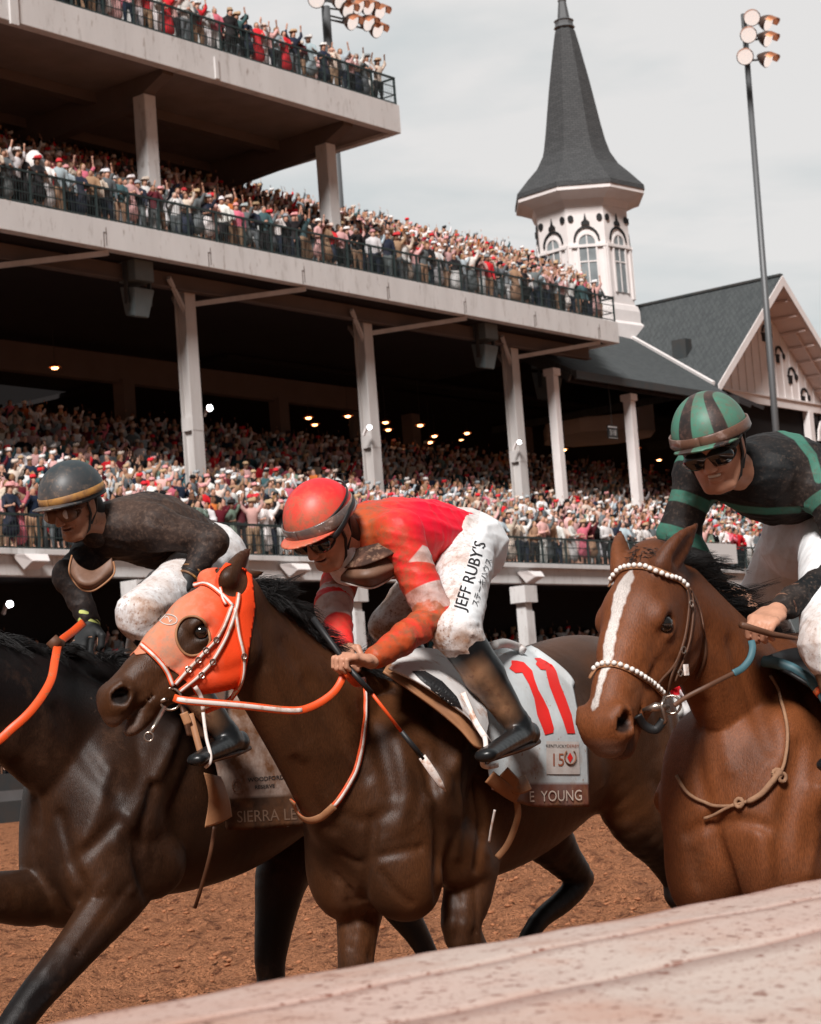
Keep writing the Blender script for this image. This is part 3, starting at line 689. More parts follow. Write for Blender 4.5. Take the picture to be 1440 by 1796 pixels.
for j in range(8):
    a0, a1 = ang + j * math.pi / 4, ang + (j + 1) * math.pi / 4; am = (a0 + a1) / 2
    n_ = np.array((math.cos(am), math.sin(am), 0)); t = np.array((-math.sin(am), math.cos(am), 0)); ap = Rb * math.cos(math.pi / 8)
    if n_ @ np.array((SP[0], YS, 0)) > .35 * np.linalg.norm((SP[0], YS)): continue
    c0 = np.array((SP[0], YS, zb)) + n_ * ap; ww = Rb * .765
    P = lambda u, z, d=.0: c0 + t * u + np.array((0, 0, z)) + n_ * d
    wn = MB(); rr = .22 * ww
    pl = [P(-rr, -4.6, .02)] + [P(rr * math.cos(math.radians(180 - q)), -2.0 + rr * 1.1 * math.sin(math.radians(q)), .02) for q in range(0, 181, 20)] + [P(rr, -4.6, .02)]
    wn.prism(pl, n_ * .03); wo = wn.build('window', 'glass', TU)
    fr = MB()
    for qa in range(0, 180, 20):
        A, B = math.radians(qa), math.radians(qa + 20)
        fr.prism([P(g_ * math.cos(q_), -2.0 + g_ * 1.1 * math.sin(q_), .03) for g_, q_ in ((rr * 1.22, A), (rr * 1.22, B), (rr, B), (rr, A))], n_ * .08)
    for u_ in (-1, 1): fr.prism([P(u_ * rr, -4.6, .03), P(u_ * rr * 1.22, -4.6, .03), P(u_ * rr * 1.22, -2, .03), P(u_ * rr, -2, .03)], n_ * .08)
    fr.prism([P(-.03, -4.6, .06), P(.03, -4.6, .06), P(.03, -1.3, .06), P(-.03, -1.3, .06)], n_ * .03); fr.prism([P(-rr, -3.0, .06), P(rr, -3.0, .06), P(rr, -2.93, .06), P(-rr, -2.93, .06)], n_ * .03)
    fr.build('frame', 'white_wood', wo)
    dk = MB()
    for qa in range(0, 180, 18):
        A, B = math.radians(qa), math.radians(qa + 18)
        dk.prism([P(g_ * math.cos(q_), -1.85 + g_ * 1.15 * math.sin(q_), .03) for g_, q_ in ((rr * 1.62, A), (rr * 1.62, B), (rr * 1.38, B), (rr * 1.38, A))], n_ * .05)
    for u_ in (-1, 1):
        dk.prism([P(u_ * rr * 1.75 + .16 * math.cos(2 * math.pi * q / 12), -.62 + .19 * math.sin(2 * math.pi * q / 12), .03) for q in range(12)], n_ * .05)
    dk.prism([P(-.22, -1.0, .03), P(.22, -1.0, .03), P(.22, -.85, .03), P(.08, -.72, .03), P(0, -.35, .03), P(-.08, -.72, .03), P(-.22, -.85, .03)], n_ * .05)
    dk.build('ornament', 'black_trim', TU)
    pi_ = MB()
    for u_ in (-1, 1): pi_.prism([P(u_ * ww * .42, -4.9, .003), P(u_ * ww * .49, -4.9, .003), P(u_ * ww * .49, -2.2, .003), P(u_ * ww * .42, -2.2, .003)], n_ * .1)
    pi_.prism([P(-ww * .49, -2.2, .003), P(ww * .49, -2.2, .003), P(ww * .49, -2.05, .003), P(-ww * .49, -2.05, .003)], n_ * .14)
    pi_.build('pilaster', 'white_wood', TU)

# floodlight masts
def mast(px0, py0, px1, py1, Y, heads, lab, hscale, r=.15):
    top = ptY(px0, py0, Y); bot = ptY(px1, py1, Y); d = (top - bot)
    bot = np.array((top[0], top[1], 0.0)) if abs(d[0]) > 99 else np.array((bot[0] - (bot[2]) * d[0] / d[2], Y, 0))
    q = empty('light_mast', tuple(bot), lab, 'light mast', 'floodlight masts')
    MB().tube([bot, top], [r * 1.3, r], 14).build('pole', 'pole', q, smooth=True)
    b = MB(); zt = top[2]
    for (hx, hy, big) in heads:
        p = ptY(hx, hy, Y - .6); b.bar(p + np.array((0, .3, 0)), np.array((top[0], Y, p[2])), .07)
    b.build('cross_arm', 'dark_steel', q)
    for (hx, hy, big) in heads:
        p = ptY(hx, hy, Y - .6); dirn = nrm(np.array((-.85, -.55, -.52))) if big else nrm(np.array((.10, -.85, -.55))); s = hscale
        b = MB(); c0 = p; b.tube([c0 - dirn * .45 * s, c0 - dirn * .3 * s, c0 - dirn * .1 * s, c0 + dirn * .12 * s, c0 + dirn * .3 * s], [.1 * s, .22 * s, .36 * s, .46 * s, .5 * s], 14)
        hd = b.build('lamp_head', 'lamp_shell', q, smooth=True)
        up = nrm(np.cross(np.cross(dirn, (0, 0, 1)), dirn)); sd = np.cross(dirn, up)
        v = MB(); A = [c0 + dirn * .28 * s + (math.cos(t) * sd + math.sin(t) * up) * .51 * s for t in np.linspace(0.2, math.pi - .2, 9)]; Bq = [a + dirn * (.30 + .25 * math.sin(t)) * s for a, t in zip(A, np.linspace(0.2, math.pi - .2, 9))]
        v.add(A + Bq, [(i, i + 1, i + 10, i + 9) for i in range(8)]); A2 = [a * 1.0 - up * .02 for a in A]; v.build('visor', 'lamp_copper', hd, smooth=True)
        MB().tube([c0 + dirn * .301 * s, c0 + dirn * .33 * s], .45 * s, 14).build('lens', 'lamp_lens', hd)
mast(1304, 25, 1358, 718, 40.0, [(1318, 30, 1), (1340, 38, 0), (1312, 60, 1), (1340, 66, 0), (1306, 98, 1), (1340, 102, 0)], 'tall floodlight mast with six lamp heads beside the white gable', 0.72, .12)
mast(571, 12, 575, 70, 62.0, [(556, -2, 1), (590, -2, 0), (604, 14, 0), (612, 36, 0), (622, 8, 0), (640, 10, 0), (640, 38, 0), (660, 18, 0), (656, 50, 0)], 'cluster of floodlights on a mast behind the upper deck', 0.86, .22)

# outer fence of the track
b = MB(); b.box((20, 38.0, .75), (110, 38.12, 1.15)); b.box((20, 38.02, 0), (110, 38.1, .5))
for i in range(40): b.box((20 + i * 2.25, 38.13, 0), (20.12 + i * 2.25, 38.25, 1.1))
b.build('outer_rail', 'dark_steel', None, label='dark outer rail along the foot of the grandstand', cat='rail')
# white tent-like booth and panels behind the green rider
q = empty('booth', tuple(ptY(1265, 1000, 36)), 'pale grey booth with blank panel standing behind the green helmet rider', 'booth')
for (x0, y0, x1, y1, mm, nm, dy) in ((1236, 952, 1294, 988, 'sign_white', 'panel', 0), (1180, 1032, 1440, 1072, 'white_wood', 'counter', .2), (1240, 1072, 1440, 1110, 'speaker_grey', 'skirt', .3), (1360, 975, 1410, 1035, 'speaker_grey', 'cabinet', .3)):
    A = ptY(x0, y0, 34 + dy); B = ptY(x1, y1, 34 + dy); MB().box((A[0], 34 + dy, B[2]), (B[0], 34.6 + dy, A[2])).build(nm, mm, q)

# foreground rail: broad padded top, seams along it
def railbar():
    H1 = 1.16
    A = ptZ(60, 1796, H1); B = ptZ(1440, 1540, H1); d = nrm(B - A); nrml = np.array((-d[1], d[0], 0))   # nrml points to the track
    if nrml[1] < 0: nrml = -nrml
    prof = [(0, -.45, 0), (.004, -.03, .6), (-.006, -.008, 1)] + [(-.02, 0, .7)] + [(-.02 - .03 * i, .0015 * i, 0) for i in range(1, 8)]
    def seam():
        y, z, _ = prof[-1]
        for a_, b_, e_ in ((-.004, -.003, .5), (-.009, -.007, 1), (-.013, -.007, 1), (-.019, 0, .5)): prof.append((y + a_, z + b_, e_))
    def run(n, st, dz=0.0):
        y, z, _ = prof[-1]
        for i in range(1, n + 1): prof.append((y - st * i, z + dz * i, 0))
    seam(); run(7, .027, -.001); seam(); run(12, .05, -.004); y, z, _ = prof[-1]; prof.append((y - .02, z - .4, 0))
    X_ = np.linspace(-3, 30, 460); P = np.array([A + d * x + nrml * y + np.array((0, 0, z + .002 * math.sin(x * 5 + y * 9) + .0012 * math.sin(x * 23))) for x in X_ for (y, z, e_) in prof]); m = len(prof)
    ii = np.arange((len(X_) - 1) * (m - 1)); a = (ii // (m - 1)) * m + ii % (m - 1)
    ed = np.array([q[2] for q in prof] * len(X_))
    obj('track_rail', mesh_of('track_rail', P, np.stack([a, a + 1, a + m + 1, a + m], 1), 'rail_top', attrs={'edge': ed}), label='broad pinkish white rail top spattered with dirt across the foreground', cat='rail')
railbar()
# ================================================================ spectators
mat('skin_crowd', (.45, .25, .17), .6, .3, objcol=True); mat('cloth_crowd', (.5, .5, .5), .85, .1, objcol=True, noise=(6, .35, (.1, .08, .08)))
mat('crowd_mix', (.5, .5, .5), .85, .1, attrcol='tint')

ARMS = [0, 1, 2, 4, 1, 0, 3, 4, 0, 1, 2, 4]
def make_person(v, h):
    """pose variants, 1.72 m tall, facing -Y; returns meshes (V, F) by kind"""
    r = random.Random(100 + v); woman = v % 2 == 1; arms = v % 6
    sh = .17 if woman else .20; out = {}
    lean = .06 * r.random(); hd = np.array((0.02 * r.uniform(-1, 1), -.03 - lean, 1.60)); gap = .09 + .03 * r.random()
    hands = []
    for s in (-1, 1):
        shp = np.array((s * sh, -lean, 1.40))
        if arms == 0: el, ha = shp + (s * .05, .03, -.28), shp + (s * .06, -.06, -.53)
        elif arms == 1: el, ha = shp + (s * .08, -.10, -.24), shp + (-s * .02, -.34, -.22)          # on the railing
        elif arms == 2: el, ha = shp + (s * .06, -.16, -.20), shp + (-s * .10, -.24, .10)           # camera up to the eyes
        elif arms == 3: el, ha = (shp + (s * .06, .02, -.27), shp + (-s * .10, -.18, -.26)) if s < 0 else (shp + (.10, -.08, .22), shp + (.06, -.14, .47))   # one arm up
        elif arms == 4: el, ha = shp + (s * .06, -.03, -.27), shp + (-s * .18, -.20, -.22)          # folded
        else: el, ha = shp + (s * .14, -.02, .20), shp + (s * .10, -.08, .46)                       # both arms up
        hands.append((shp, el, ha))
    def torso(S, g):
        S.chain([((0, 0, .92), .155 + g, .10 + g), ((0, -.01, 1.10), (.125 if woman else .15) + g, .095 + g), ((0, -.01 - lean * .7, 1.30), .155 + g, .11 + g), ((0, -lean, 1.41), sh - .02 + g, .085 + g)], u=(1, 0, 0), k=.03, n=2)
    def arm(S, g, t=1.0):
        for shp, el, ha in hands:
            S.ec(shp, el, .055 + g, .045 + g, k=.03); S.ec(el, el + (ha - el) * t, .043 + g, .034 + g, k=.02)
    def legs(S, g, lo=.05):
        for s in (-1, 1): S.ec((s * gap * .9, 0, .90), (s * gap, -.01, .50), .088 + g, .06 + g, k=.03); S.ec((s * gap, -.01, .50), (s * gap * 1.05, .02, lo), .055 + g, .04 + g, k=.02)
    B = SDF(); torso(B, -.01); arm(B, -.004); legs(B, -.008)
    B.ec((0, -lean, 1.42), hd, .055, .055, k=.03); B.ell(hd, (.075, .092, .115), k=.02); B.ell(hd + (0, -.09, -.01), (.016, .022, .022), k=.01)
    for s in (-1, 1): B.ec((s * gap, .03, .04), (s * gap * 1.1, -.13, .03), .04, .035, k=.02)
    for _, el, ha in hands: B.ell(ha + nrm(ha - el) * .05, (.035, .035, .055), k=.02)
    out['body'] = B
    T = SDF(); torso(T, .012); arm(T, .010, 0.85 if not woman else (.0 if v % 4 == 1 else .4)); out['top'] = T
    D = SDF()
    if woman and v % 3 != 2:
        D.chain([((0, 0, 1.02), .155, .115), ((0, 0, .85), .19, .15), ((0, .01, .5 if v % 4 == 3 else .62), .24, .20)], u=(1, 0, 0), k=.02, n=2)
    else: legs(D, .012, .09); D.ell((0, 0, .90), (.165, .115, .12), k=.05)
    out['bottom'] = D
    Hh = SDF()
    if woman: Hh.ell(hd + (0, .025, .02), (.092, .10, .12), k=.02); Hh.ec(hd + (0, .06, -.02), hd + (0, .08, -.20), .075, .05, k=.03)
    else: Hh.ell(hd + (0, .02, .035), (.083, .095, .095), k=.02)
    out['hair'] = Hh
    if v in (0, 1, 6, 9, 11):
        Q = SDF(); Q.ell(hd + (0, .0, .09), (.155 if woman else .125, .165 if woman else .145, .020), k=.01); Q.ell(hd + (0, .01, .13), (.095, .105, .075), k=.02)
        if woman: Q.ell(hd + (.1, 0, .16), (.07, .06, .07), k=.02)
        out['hat'] = Q
    return {k_: q.mesh(h) for k_, q in out.items()}
NV = 12
PV = [make_person(v, .034) for v in range(NV)]
PL = [make_person(v, .068) for v in range(NV)]
pm = [{k_: mesh_of('spectator_' + k_, V, F, 'skin_crowd' if k_ == 'body' else 'cloth_crowd') for k_, (V, F) in p.items()} for p in PV]
SKIN = [(.50, .28, .20), (.55, .32, .24), (.42, .22, .15), (.33, .17, .11), (.16, .08, .05), (.48, .26, .19)]
HAIR = [(.03, .02, .015), (.10, .05, .025), (.25, .14, .06), (.02, .015, .015), (.3, .27, .24)]
CLO = [('white', (.76, .74, .74), 16), ('pale blue', (.38, .46, .50), 7), ('red', (.62, .02, .03), 4), ('pink', (.66, .16, .22), 4), ('rose', (.68, .40, .38), 10), ('black', (.010, .010, .012), 11), ('navy', (.016, .024, .045), 8), ('grey', (.13, .15, .16), 7),
       ('cream', (.60, .50, .42), 6), ('orange', (.58, .16, .04), 1), ('teal', (.05, .11, .12), 4), ('sage green', (.20, .27, .22), 1), ('burgundy', (.10, .012, .02), 4), ('tan', (.34, .21, .13), 4)]
HATC = [('white', (.74, .70, .68)), ('straw', (.48, .33, .20)), ('red', (.60, .03, .04)), ('rose', (.65, .30, .30)), ('white', (.70, .70, .70)), ('black', (.015, .015, .015)), ('cream', (.6, .50, .43)), ('grey', (.3, .33, .35))]
bag = [c for c in CLO for _ in range(c[2])]
def look(r): 
    v = r.randrange(NV); t = r.choice(bag); woman = v % 2 == 1
    bt = t if (woman and v % 3 != 2 and r.random() < .8) else r.choice([c for c in CLO if c[0] in ('black', 'navy', 'grey', 'tan', 'white', 'black', 'navy')])
    return v, r.choice(SKIN), t, bt, r.choice(HAIR), r.choice(HATC)
def JIT(c, r):
    k = r.uniform(.72, 1.15); return tuple(x * k * r.uniform(.97, 1.03) for x in c)
rows = []      # (deck, row, x, y, z, sx)
cr_ = random.Random(21)
def seat_row(deck, row, x0, x1, y, z, sp):
    x = x0
    while x < x1:
        if cr_.random() > .04: rows.append((deck, row, x, y + cr_.uniform(-.12, .12), z))
        x += sp * cr_.uniform(.75, 1.25)
seat_row('middle', 0, 38.6, XM1 - .3, YM + .5, ZM1 - .12, .42)
for i in range(1, 11): seat_row('middle', i, 38.6 + i * .5, XM1 - .35 + min(i, 6) * 1.0, YM + .75 + i * .8, ZM1 - .12 + .42 * i, .48 + .02 * i)
seat_row('upper', 0, 43.5, XU1 - .3, YM + .5, ZU1 - .1, .42)
for i in range(1, 4): seat_row('upper', i, 43.5, XU1 - .3, YM + .75 + i * .9, ZU1 - .1 + .3 * i, .5)
seat_row('lower', 0, 35.0, 88, YL + .5, ZL1 - .05, .46)
for i in range(1, 18): seat_row('lower', i, 35.0 + i * .7, 94 if i > 3 else 90, YL + .75 + i * .82, ZL1 - .05 + .33 * i, .52 + .012 * i)
ap = []
for i in range(9): seat_row('apron', i, 30 + i * .5, 92, 39.0 + i * .8, .9 + .28 * i, .6)
# the ones that show largest and clearest are things of their own
def hidden(x, y, z):
    q = proj(np.array([(x, y, z + 1.5)]))[0]; X_, Y_ = q
    if X_ < -15 or X_ > 1455 or Y_ < -20: return True
    for (a, b, c, d) in ((55, 805, 400, 1400), (490, 850, 880, 1400), (1150, 690, 1440, 1500), (1040, 1000, 1440, 1500), (0, 1130, 1440, 1800)):
        if a < X_ < c and b < Y_ < d: return True
    return False
pri = {'middle': {0: 0, 1: 1, 2: 4, 3: 6}, 'upper': {0: 0, 1: 3}, 'lower': {0: 0, 1: 2, 2: 5}}
cand = [(pri[d].get(rw, 99), x, (d, rw, x, y, z)) for d, rw, x, y, z in rows if d in pri and rw in pri[d] and not hidden(x, y, z)]
cand.sort(key=lambda q: (q[0], q[1])); chosen = [q[2] for q in cand[:290]]; cs = set(chosen)
used_l = {}
cols_w = {0: 'railing', 1: 'second row', 2: 'third row', 3: 'fourth row'}
chosen.sort(key=lambda q: (q[0], q[1], q[2]))
counts = {}
ordw = lambda n: f"{n}{'th' if 10 <= n % 100 <= 20 else {1: 'st', 2: 'nd', 3: 'rd'}.get(n % 10, 'th')}"
totals = {}
for c_ in chosen: totals[(c_[0], c_[1])] = totals.get((c_[0], c_[1]), 0) + 1
for (d, rw, x, y, z) in chosen:
    r = random.Random(int(x * 1000) + rw * 77 + len(d)); v, sk, t, bt, hr, ht = look(r)
    root = bpy.data.objects.new('person', pm[v]['body']); COL.objects.link(root); root.location = (x, y, z); s = r.uniform(1.0, 1.12); root.scale = (s, s, s)
    root.rotation_euler = (0, 0, r.gauss(-.45, .3)); root.color = (*sk, 1)
    dress = v % 2 == 1 and v % 3 != 2
    counts[(d, rw)] = counts.get((d, rw), 0) + 1
    n = counts[(d, rw)]
    clothes = (f"{t[0]} dress" if dress and bt is t else f"{t[0]} top")
    hat = f", {ht[0]} hat" if 'hat' in pm[v] else (', arm raised' if v == 6 else '')
    where = f"at {d} deck railing" if rw == 0 else f"in {cols_w[rw]} of {d} deck"
    tag(root, f"{ordw(n)} spectator from left {where}, {clothes}{hat}", 'person', f"spectators standing on the {d} deck")
    for kk, nm, col_ in (('top', 'dress' if dress and bt is t else 'jacket', t[1]), ('bottom', 'skirt' if dress else 'trousers', bt[1]), ('hair', 'hair', hr), ('hat', 'hat', ht[1])):
        if kk in pm[v]:
            c2 = bpy.data.objects.new(nm, pm[v][kk]); COL.objects.link(c2); c2.parent = root; c2.color = (*JIT(col_, r), 1)
def crowd_stuff(sel, name, label):
    Vs, Fs, Cs, base = [], [], [], 0
    for (d, rw, x, y, z) in sel:
        r = random.Random(int(x * 1000) + rw * 77 + len(d)); v, sk, t, bt, hr, ht = look(r); a = r.gauss(-.45, .3); s = r.uniform(1.0, 1.12)
        ca, sa = math.cos(a) * s, math.sin(a) * s
        for kk, col_ in (('body', sk), ('top', JIT(t[1], r)), ('bottom', JIT(bt[1], r)), ('hair', hr), ('hat', ht[1])):
            if kk == 'bottom' and rw > 1: continue
            if kk in PL[v]:
                V, Fq = PL[v][kk]
                if rw > 1 and kk == 'body': pass
                W = np.stack([V[:, 0] * ca - V[:, 1] * sa + x, V[:, 0] * sa + V[:, 1] * ca + y, V[:, 2] * s + z], 1)
                Vs.append(W); Fs.append(Fq + base); Cs.append(np.tile(np.array(col_, float), (len(V), 1))); base += len(V)
    obj(name, mesh_of(name, np.concatenate(Vs), np.concatenate(Fs), 'crowd_mix', attrs={'tint': np.concatenate(Cs)}), label=label, kind='stuff', cat='crowd')
def inview(q, m=60):
    p = proj(np.array([(q[2], q[3], q[4] + 1.5)]))[0]; return -m - 300 < p[0] < 1440 + m + 200 and p[1] > -m
rest = [q for q in rows if q not in cs and inview(q)]
for d, lab in (('upper', 'spectators packed behind the front row of the upper deck'), ('middle', 'dense crowd of spectators filling the back rows of the middle deck'), ('lower', 'dense crowd of spectators filling the rows of the lower deck'), ('apron', 'crowd standing on the apron below the lower deck')):
    sel = [q for q in rest if q[0] == d]
    if sel: crowd_stuff(sel, 'crowd', lab)
print('people', len(rows), 'things', len(chosen))
# white covered television camera at the middle railing
p = ptY(63, 330, YM + .75); q = empty('covered_camera', (p[0], p[1], ZM1 - .1), 'white covered television camera with black lens window at the middle deck railing', 'camera')
x, y, z = p[0], p[1], ZM1
b = MB(); b.lathe((x, y, z), [(.14, 0), (.18, .6), (.26, 1.1), (.30, 1.5), (.27, 1.85), (.12, 2.0)], 9); b.build('cover', 'white_wood', q, smooth=True)
MB().box((x - .2, y - .34, z + 1.35), (x + .15, y - .2, z + 1.72)).build('lens_window', 'black_trim', q, bevel=.02)
MB().box((x - .14, y - .38, z + 1.4), (x + .09, y - .341, z + 1.67)).build('lens_glass', 'glass', q)
# ================================================================ horses
def hair_mat(name, c1, c2, black=(.008, .006, .006), rough=.45, extra=()):
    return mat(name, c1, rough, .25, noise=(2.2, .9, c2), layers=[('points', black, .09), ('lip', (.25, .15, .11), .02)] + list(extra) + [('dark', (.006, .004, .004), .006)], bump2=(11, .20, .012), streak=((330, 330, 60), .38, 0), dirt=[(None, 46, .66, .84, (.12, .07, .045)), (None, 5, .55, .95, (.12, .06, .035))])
mat('mane', (.010, .009, .009), .5, .4, bump=(120, .8, .004), stretch=(1, 1, 1))
mat('eye_dark', (.006, .004, .003), .06, .9, coat=.5)
mat('hoof', (.05, .04, .035), .5, .3)
mat('lip', (.30, .18, .15), .6, .3)

def head_sdf(S, poll, nose, up=(0, 0, 1), roll=0.0, open_=.0, ears=None, fat=1.0, ebase=(-.015, .052, .070)):
    """horse head between poll (a=0) and upper lip (a=.6); returns a placing function L(a, u, v); u<0 is the horse's left"""
    A = nose - poll; s = np.linalg.norm(A) / .60; A = nrm(A)
    U = nrm(np.cross(A, up)); V = np.cross(U, A)
    if V @ np.asarray(up) < 0: V = -V
    U, V = math.cos(roll) * U + math.sin(roll) * V, math.cos(roll) * V - math.sin(roll) * U
    L = lambda a, u, v: poll + s * (a * A + fat * (u * U + v * V))
    e = lambda c, r, k=.02, sub=False: S.ell(L(*c), np.array((r[0], r[1] * fat, r[2] * fat)) * s, A, V, k * s, sub)       # r: (along, across = Z x X, up)
    def c(a, b, ra, rb, k=.02, sub=False): S.ec(L(*a), L(*b), np.array(ra) * s * fat, np.array(rb) * s * fat, U, k * s, sub)
    c((-.01, 0, .005), (.16, 0, .008), (.075, .085), (.090, .088), .05)
    c((.16, 0, .008), (.30, 0, .014), (.088, .088), (.066, .072), .04)
    c((.28, 0, .012), (.42, 0, .010), (.062, .072), (.052, .058), .03); c((.42, 0, .010), (.54, 0, .008), (.052, .058), (.050, .050), .02)
    for q in (-1, 1):
        e((.165, q * .050, -.085), (.135, .044, .112), .03)                 # cheek
        c((.06, q * .055, -.02), (.12, q * .058, -.12), (.035, .05), (.03, .05), .03)
        c((.26, q * .036, -.115), (.46, q * .024, -.065), (.028, .036), (.024, .03), .05); c((.28, q * .02, -.06), (.46, 0, -.03), (.045, .05), (.04, .04), .04)
        c((.24, q * .066, -.018), (.38, q * .048, -.008), (.014, .014), (.006, .008), .02)   # facial crest
        e((.185, q * .078, .034), (.048, .026, .026), .02)                  # brow
        e((.205, q * .083, -.012), (.035, .018, .018), .012)                 # under the eye
        e((.200, q * .097, .008), (.029, .019, .019), .008, True)
        e((.535, q * .040, .012), (.052, .034, .042), .02)                  # nostril wing
        c((.58, q * .044, -.008), (.515, q * .058, .042), (.010, .010), (.010, .010), .012)
        c((.500, q * .056, .010), (.556, q * .064, -.022), (.010, .010), (.009, .009), .012)
        e((.545, q * .056, .012), (.034, .032, .023), .008, True)
        S.groove([L(.11, q * .075, .055), L(.135, q * .085, .045)], .007 * s, .02)
        S.groove([L(.228, q * .09, .018), L(.232, q * .09, -.004), L(.21, q * .10, -.014), L(.175, q * .10, -.006)], .003 * s, .006)
        S.groove([L(.172, q * .09, .022), L(.20, q * .09, .032), L(.228, q * .085, .022)], -.004 * s, .006)
        S.groove([L(.10, q * .10, -.16), L(.22, q * .09, -.13), L(.27, q * .08, -.07)], .007 * s, .016)
        S.groove([L(.30, q * .07, -.02), L(.42, q * .06, -.035), L(.48, q * .055, -.03)], .005 * s, .014)
        S.groove([L(.25, q * .08, .0), L(.33, q * .07, -.02), L(.40, q * .06, .01), L(.47, q * .05, .03)], -.003 * s, .005)
    e((.565, 0, -.012), (.048, .058, .048), .02); e((.588, 0, -.036), (.028, .044, .028), .015)
    e((.548, 0, -.082 - open_), (.042, .038, .022), .012); e((.50, 0, -.082 - open_ * .7), (.048, .034, .026), .02); c((.40, 0, -.07), (.52, 0, -.072 - open_ * .7), (.036, .032), (.03, .026), .02)
    for q in (-1, 1): c((.62, q * .02, -.062 - open_ * .5), (.46, q * .052, -.048 - open_ * .2), (.03, .0045 + open_ * .45), (.02, .003), .005, True)
    for i, q in enumerate((-1, 1)):                                        # ears
        b0 = L(*(ebase[0], q * ebase[1], ebase[2])); tip = b0 + s * .16 * nrm(V - .3 * A + q * .15 * U) if ears is None else np.asarray(ears[i])
        d = tip - b0; side = nrm(np.cross(d, A + .3 * q * U)); r_ = max(np.linalg.norm(d) / .16, .8)
        S.chain([(b0 - d * .12, .046 * s, .036 * s), (b0 + d * .25, .050 * s, .028 * s), (b0 + d * .6, .038 * s, .018 * s), (b0 + d, .005 * s, .005 * s)], u=side, k=.012, n=2)
        fo = nrm(np.cross(side, d)); fo = fo if fo @ A > 0 else -fo
        S.chain([(b0 + d * .12 + fo * .028 * s, .022 * s, .012 * s), (b0 + d * .45 + fo * .024 * s, .026 * s, .013 * s), (b0 + d * .82 + fo * .014 * s, .012 * s, .008 * s)], u=side, k=.008, n=2, sub=True)
    return L, s, A, U, V
def eyeballs(L, s, parent):
    for q in (-1, 1):
        S = SDF(); S.ell(L(.200, q * .083, .008), .0262 * s); V, F = S.mesh(.004); o = obj('eye', mesh_of('eye', V, F, 'eye_dark'), parent)
def leg(S, pts, k=.08):
    """pts: (point, lateral r, fore-aft r)"""
    S.chain(pts, u=(0, 1, 0), k=k, n=4)
def strands(name, roots, dirs, L_, m, parent, n=300, th=.004, seed=1, curl=.1, drop=.0):
    """hair in locks: tapering strands that start along a line of roots and run together towards the tip of their lock"""
    r = np.random.RandomState(seed); b = MB(); R = np.array(roots, float); D = np.array(dirs, float); per = 26
    for c in range(max(2, n // per)):
        t = r.rand() * (len(R) - 1.001); i = int(t); f = t - i; p = R[i] * (1 - f) + R[i + 1] * f; d = nrm(D[i] * (1 - f) + D[i + 1] * f + r.normal(size=3) * curl)
        p = p + r.normal(size=3) * .010; l = L_ * r.uniform(.55, 1.2); sp = [p]; ax = r.normal(size=3); bend = r.uniform(-1, 1) * curl * 1.6
        for k in range(7): d = nrm(d + np.cross(ax, d) * bend * .35 + np.array((0, 0, -drop * .6)) + r.normal(size=3) * curl * .12); sp.append(sp[-1] + d * l / 7)
        sp = np.array(sp)
        for _ in range(per):
            o = r.normal(size=3) * .011; k = int(r.uniform(5, 8.99)) if r.rand() < .8 else 8; w_ = r.normal(size=3) * .004
            pts = [q + o * (1 - j / 9) ** .8 + w_ * math.sin(j * 1.1) for j, q in enumerate(sp[:k])]
            b.tube(pts, [th * (1 - .75 * j / (len(pts) - 1)) for j in range(len(pts))], 3, False)
    return b.build(name, m, parent, smooth=True)
HORSES = {}
def finish_horse(S, name, m, loc, label, h, masks, it=3):
    V, F = S.mesh(h); 
    if it: V = soften(V, F, it)
    root = obj(name, mesh_of(name, V, F, m, attrs={k_: f(V) for k_, f in masks.items()}))
    root.location = (0, 0, 0); tag(root, label, 'horse')
    return root, V, F
def bvh_of(V, F): return BVHTree.FromPolygons([tuple(v) for v in V], [tuple(int(i) for i in f) for f in F])

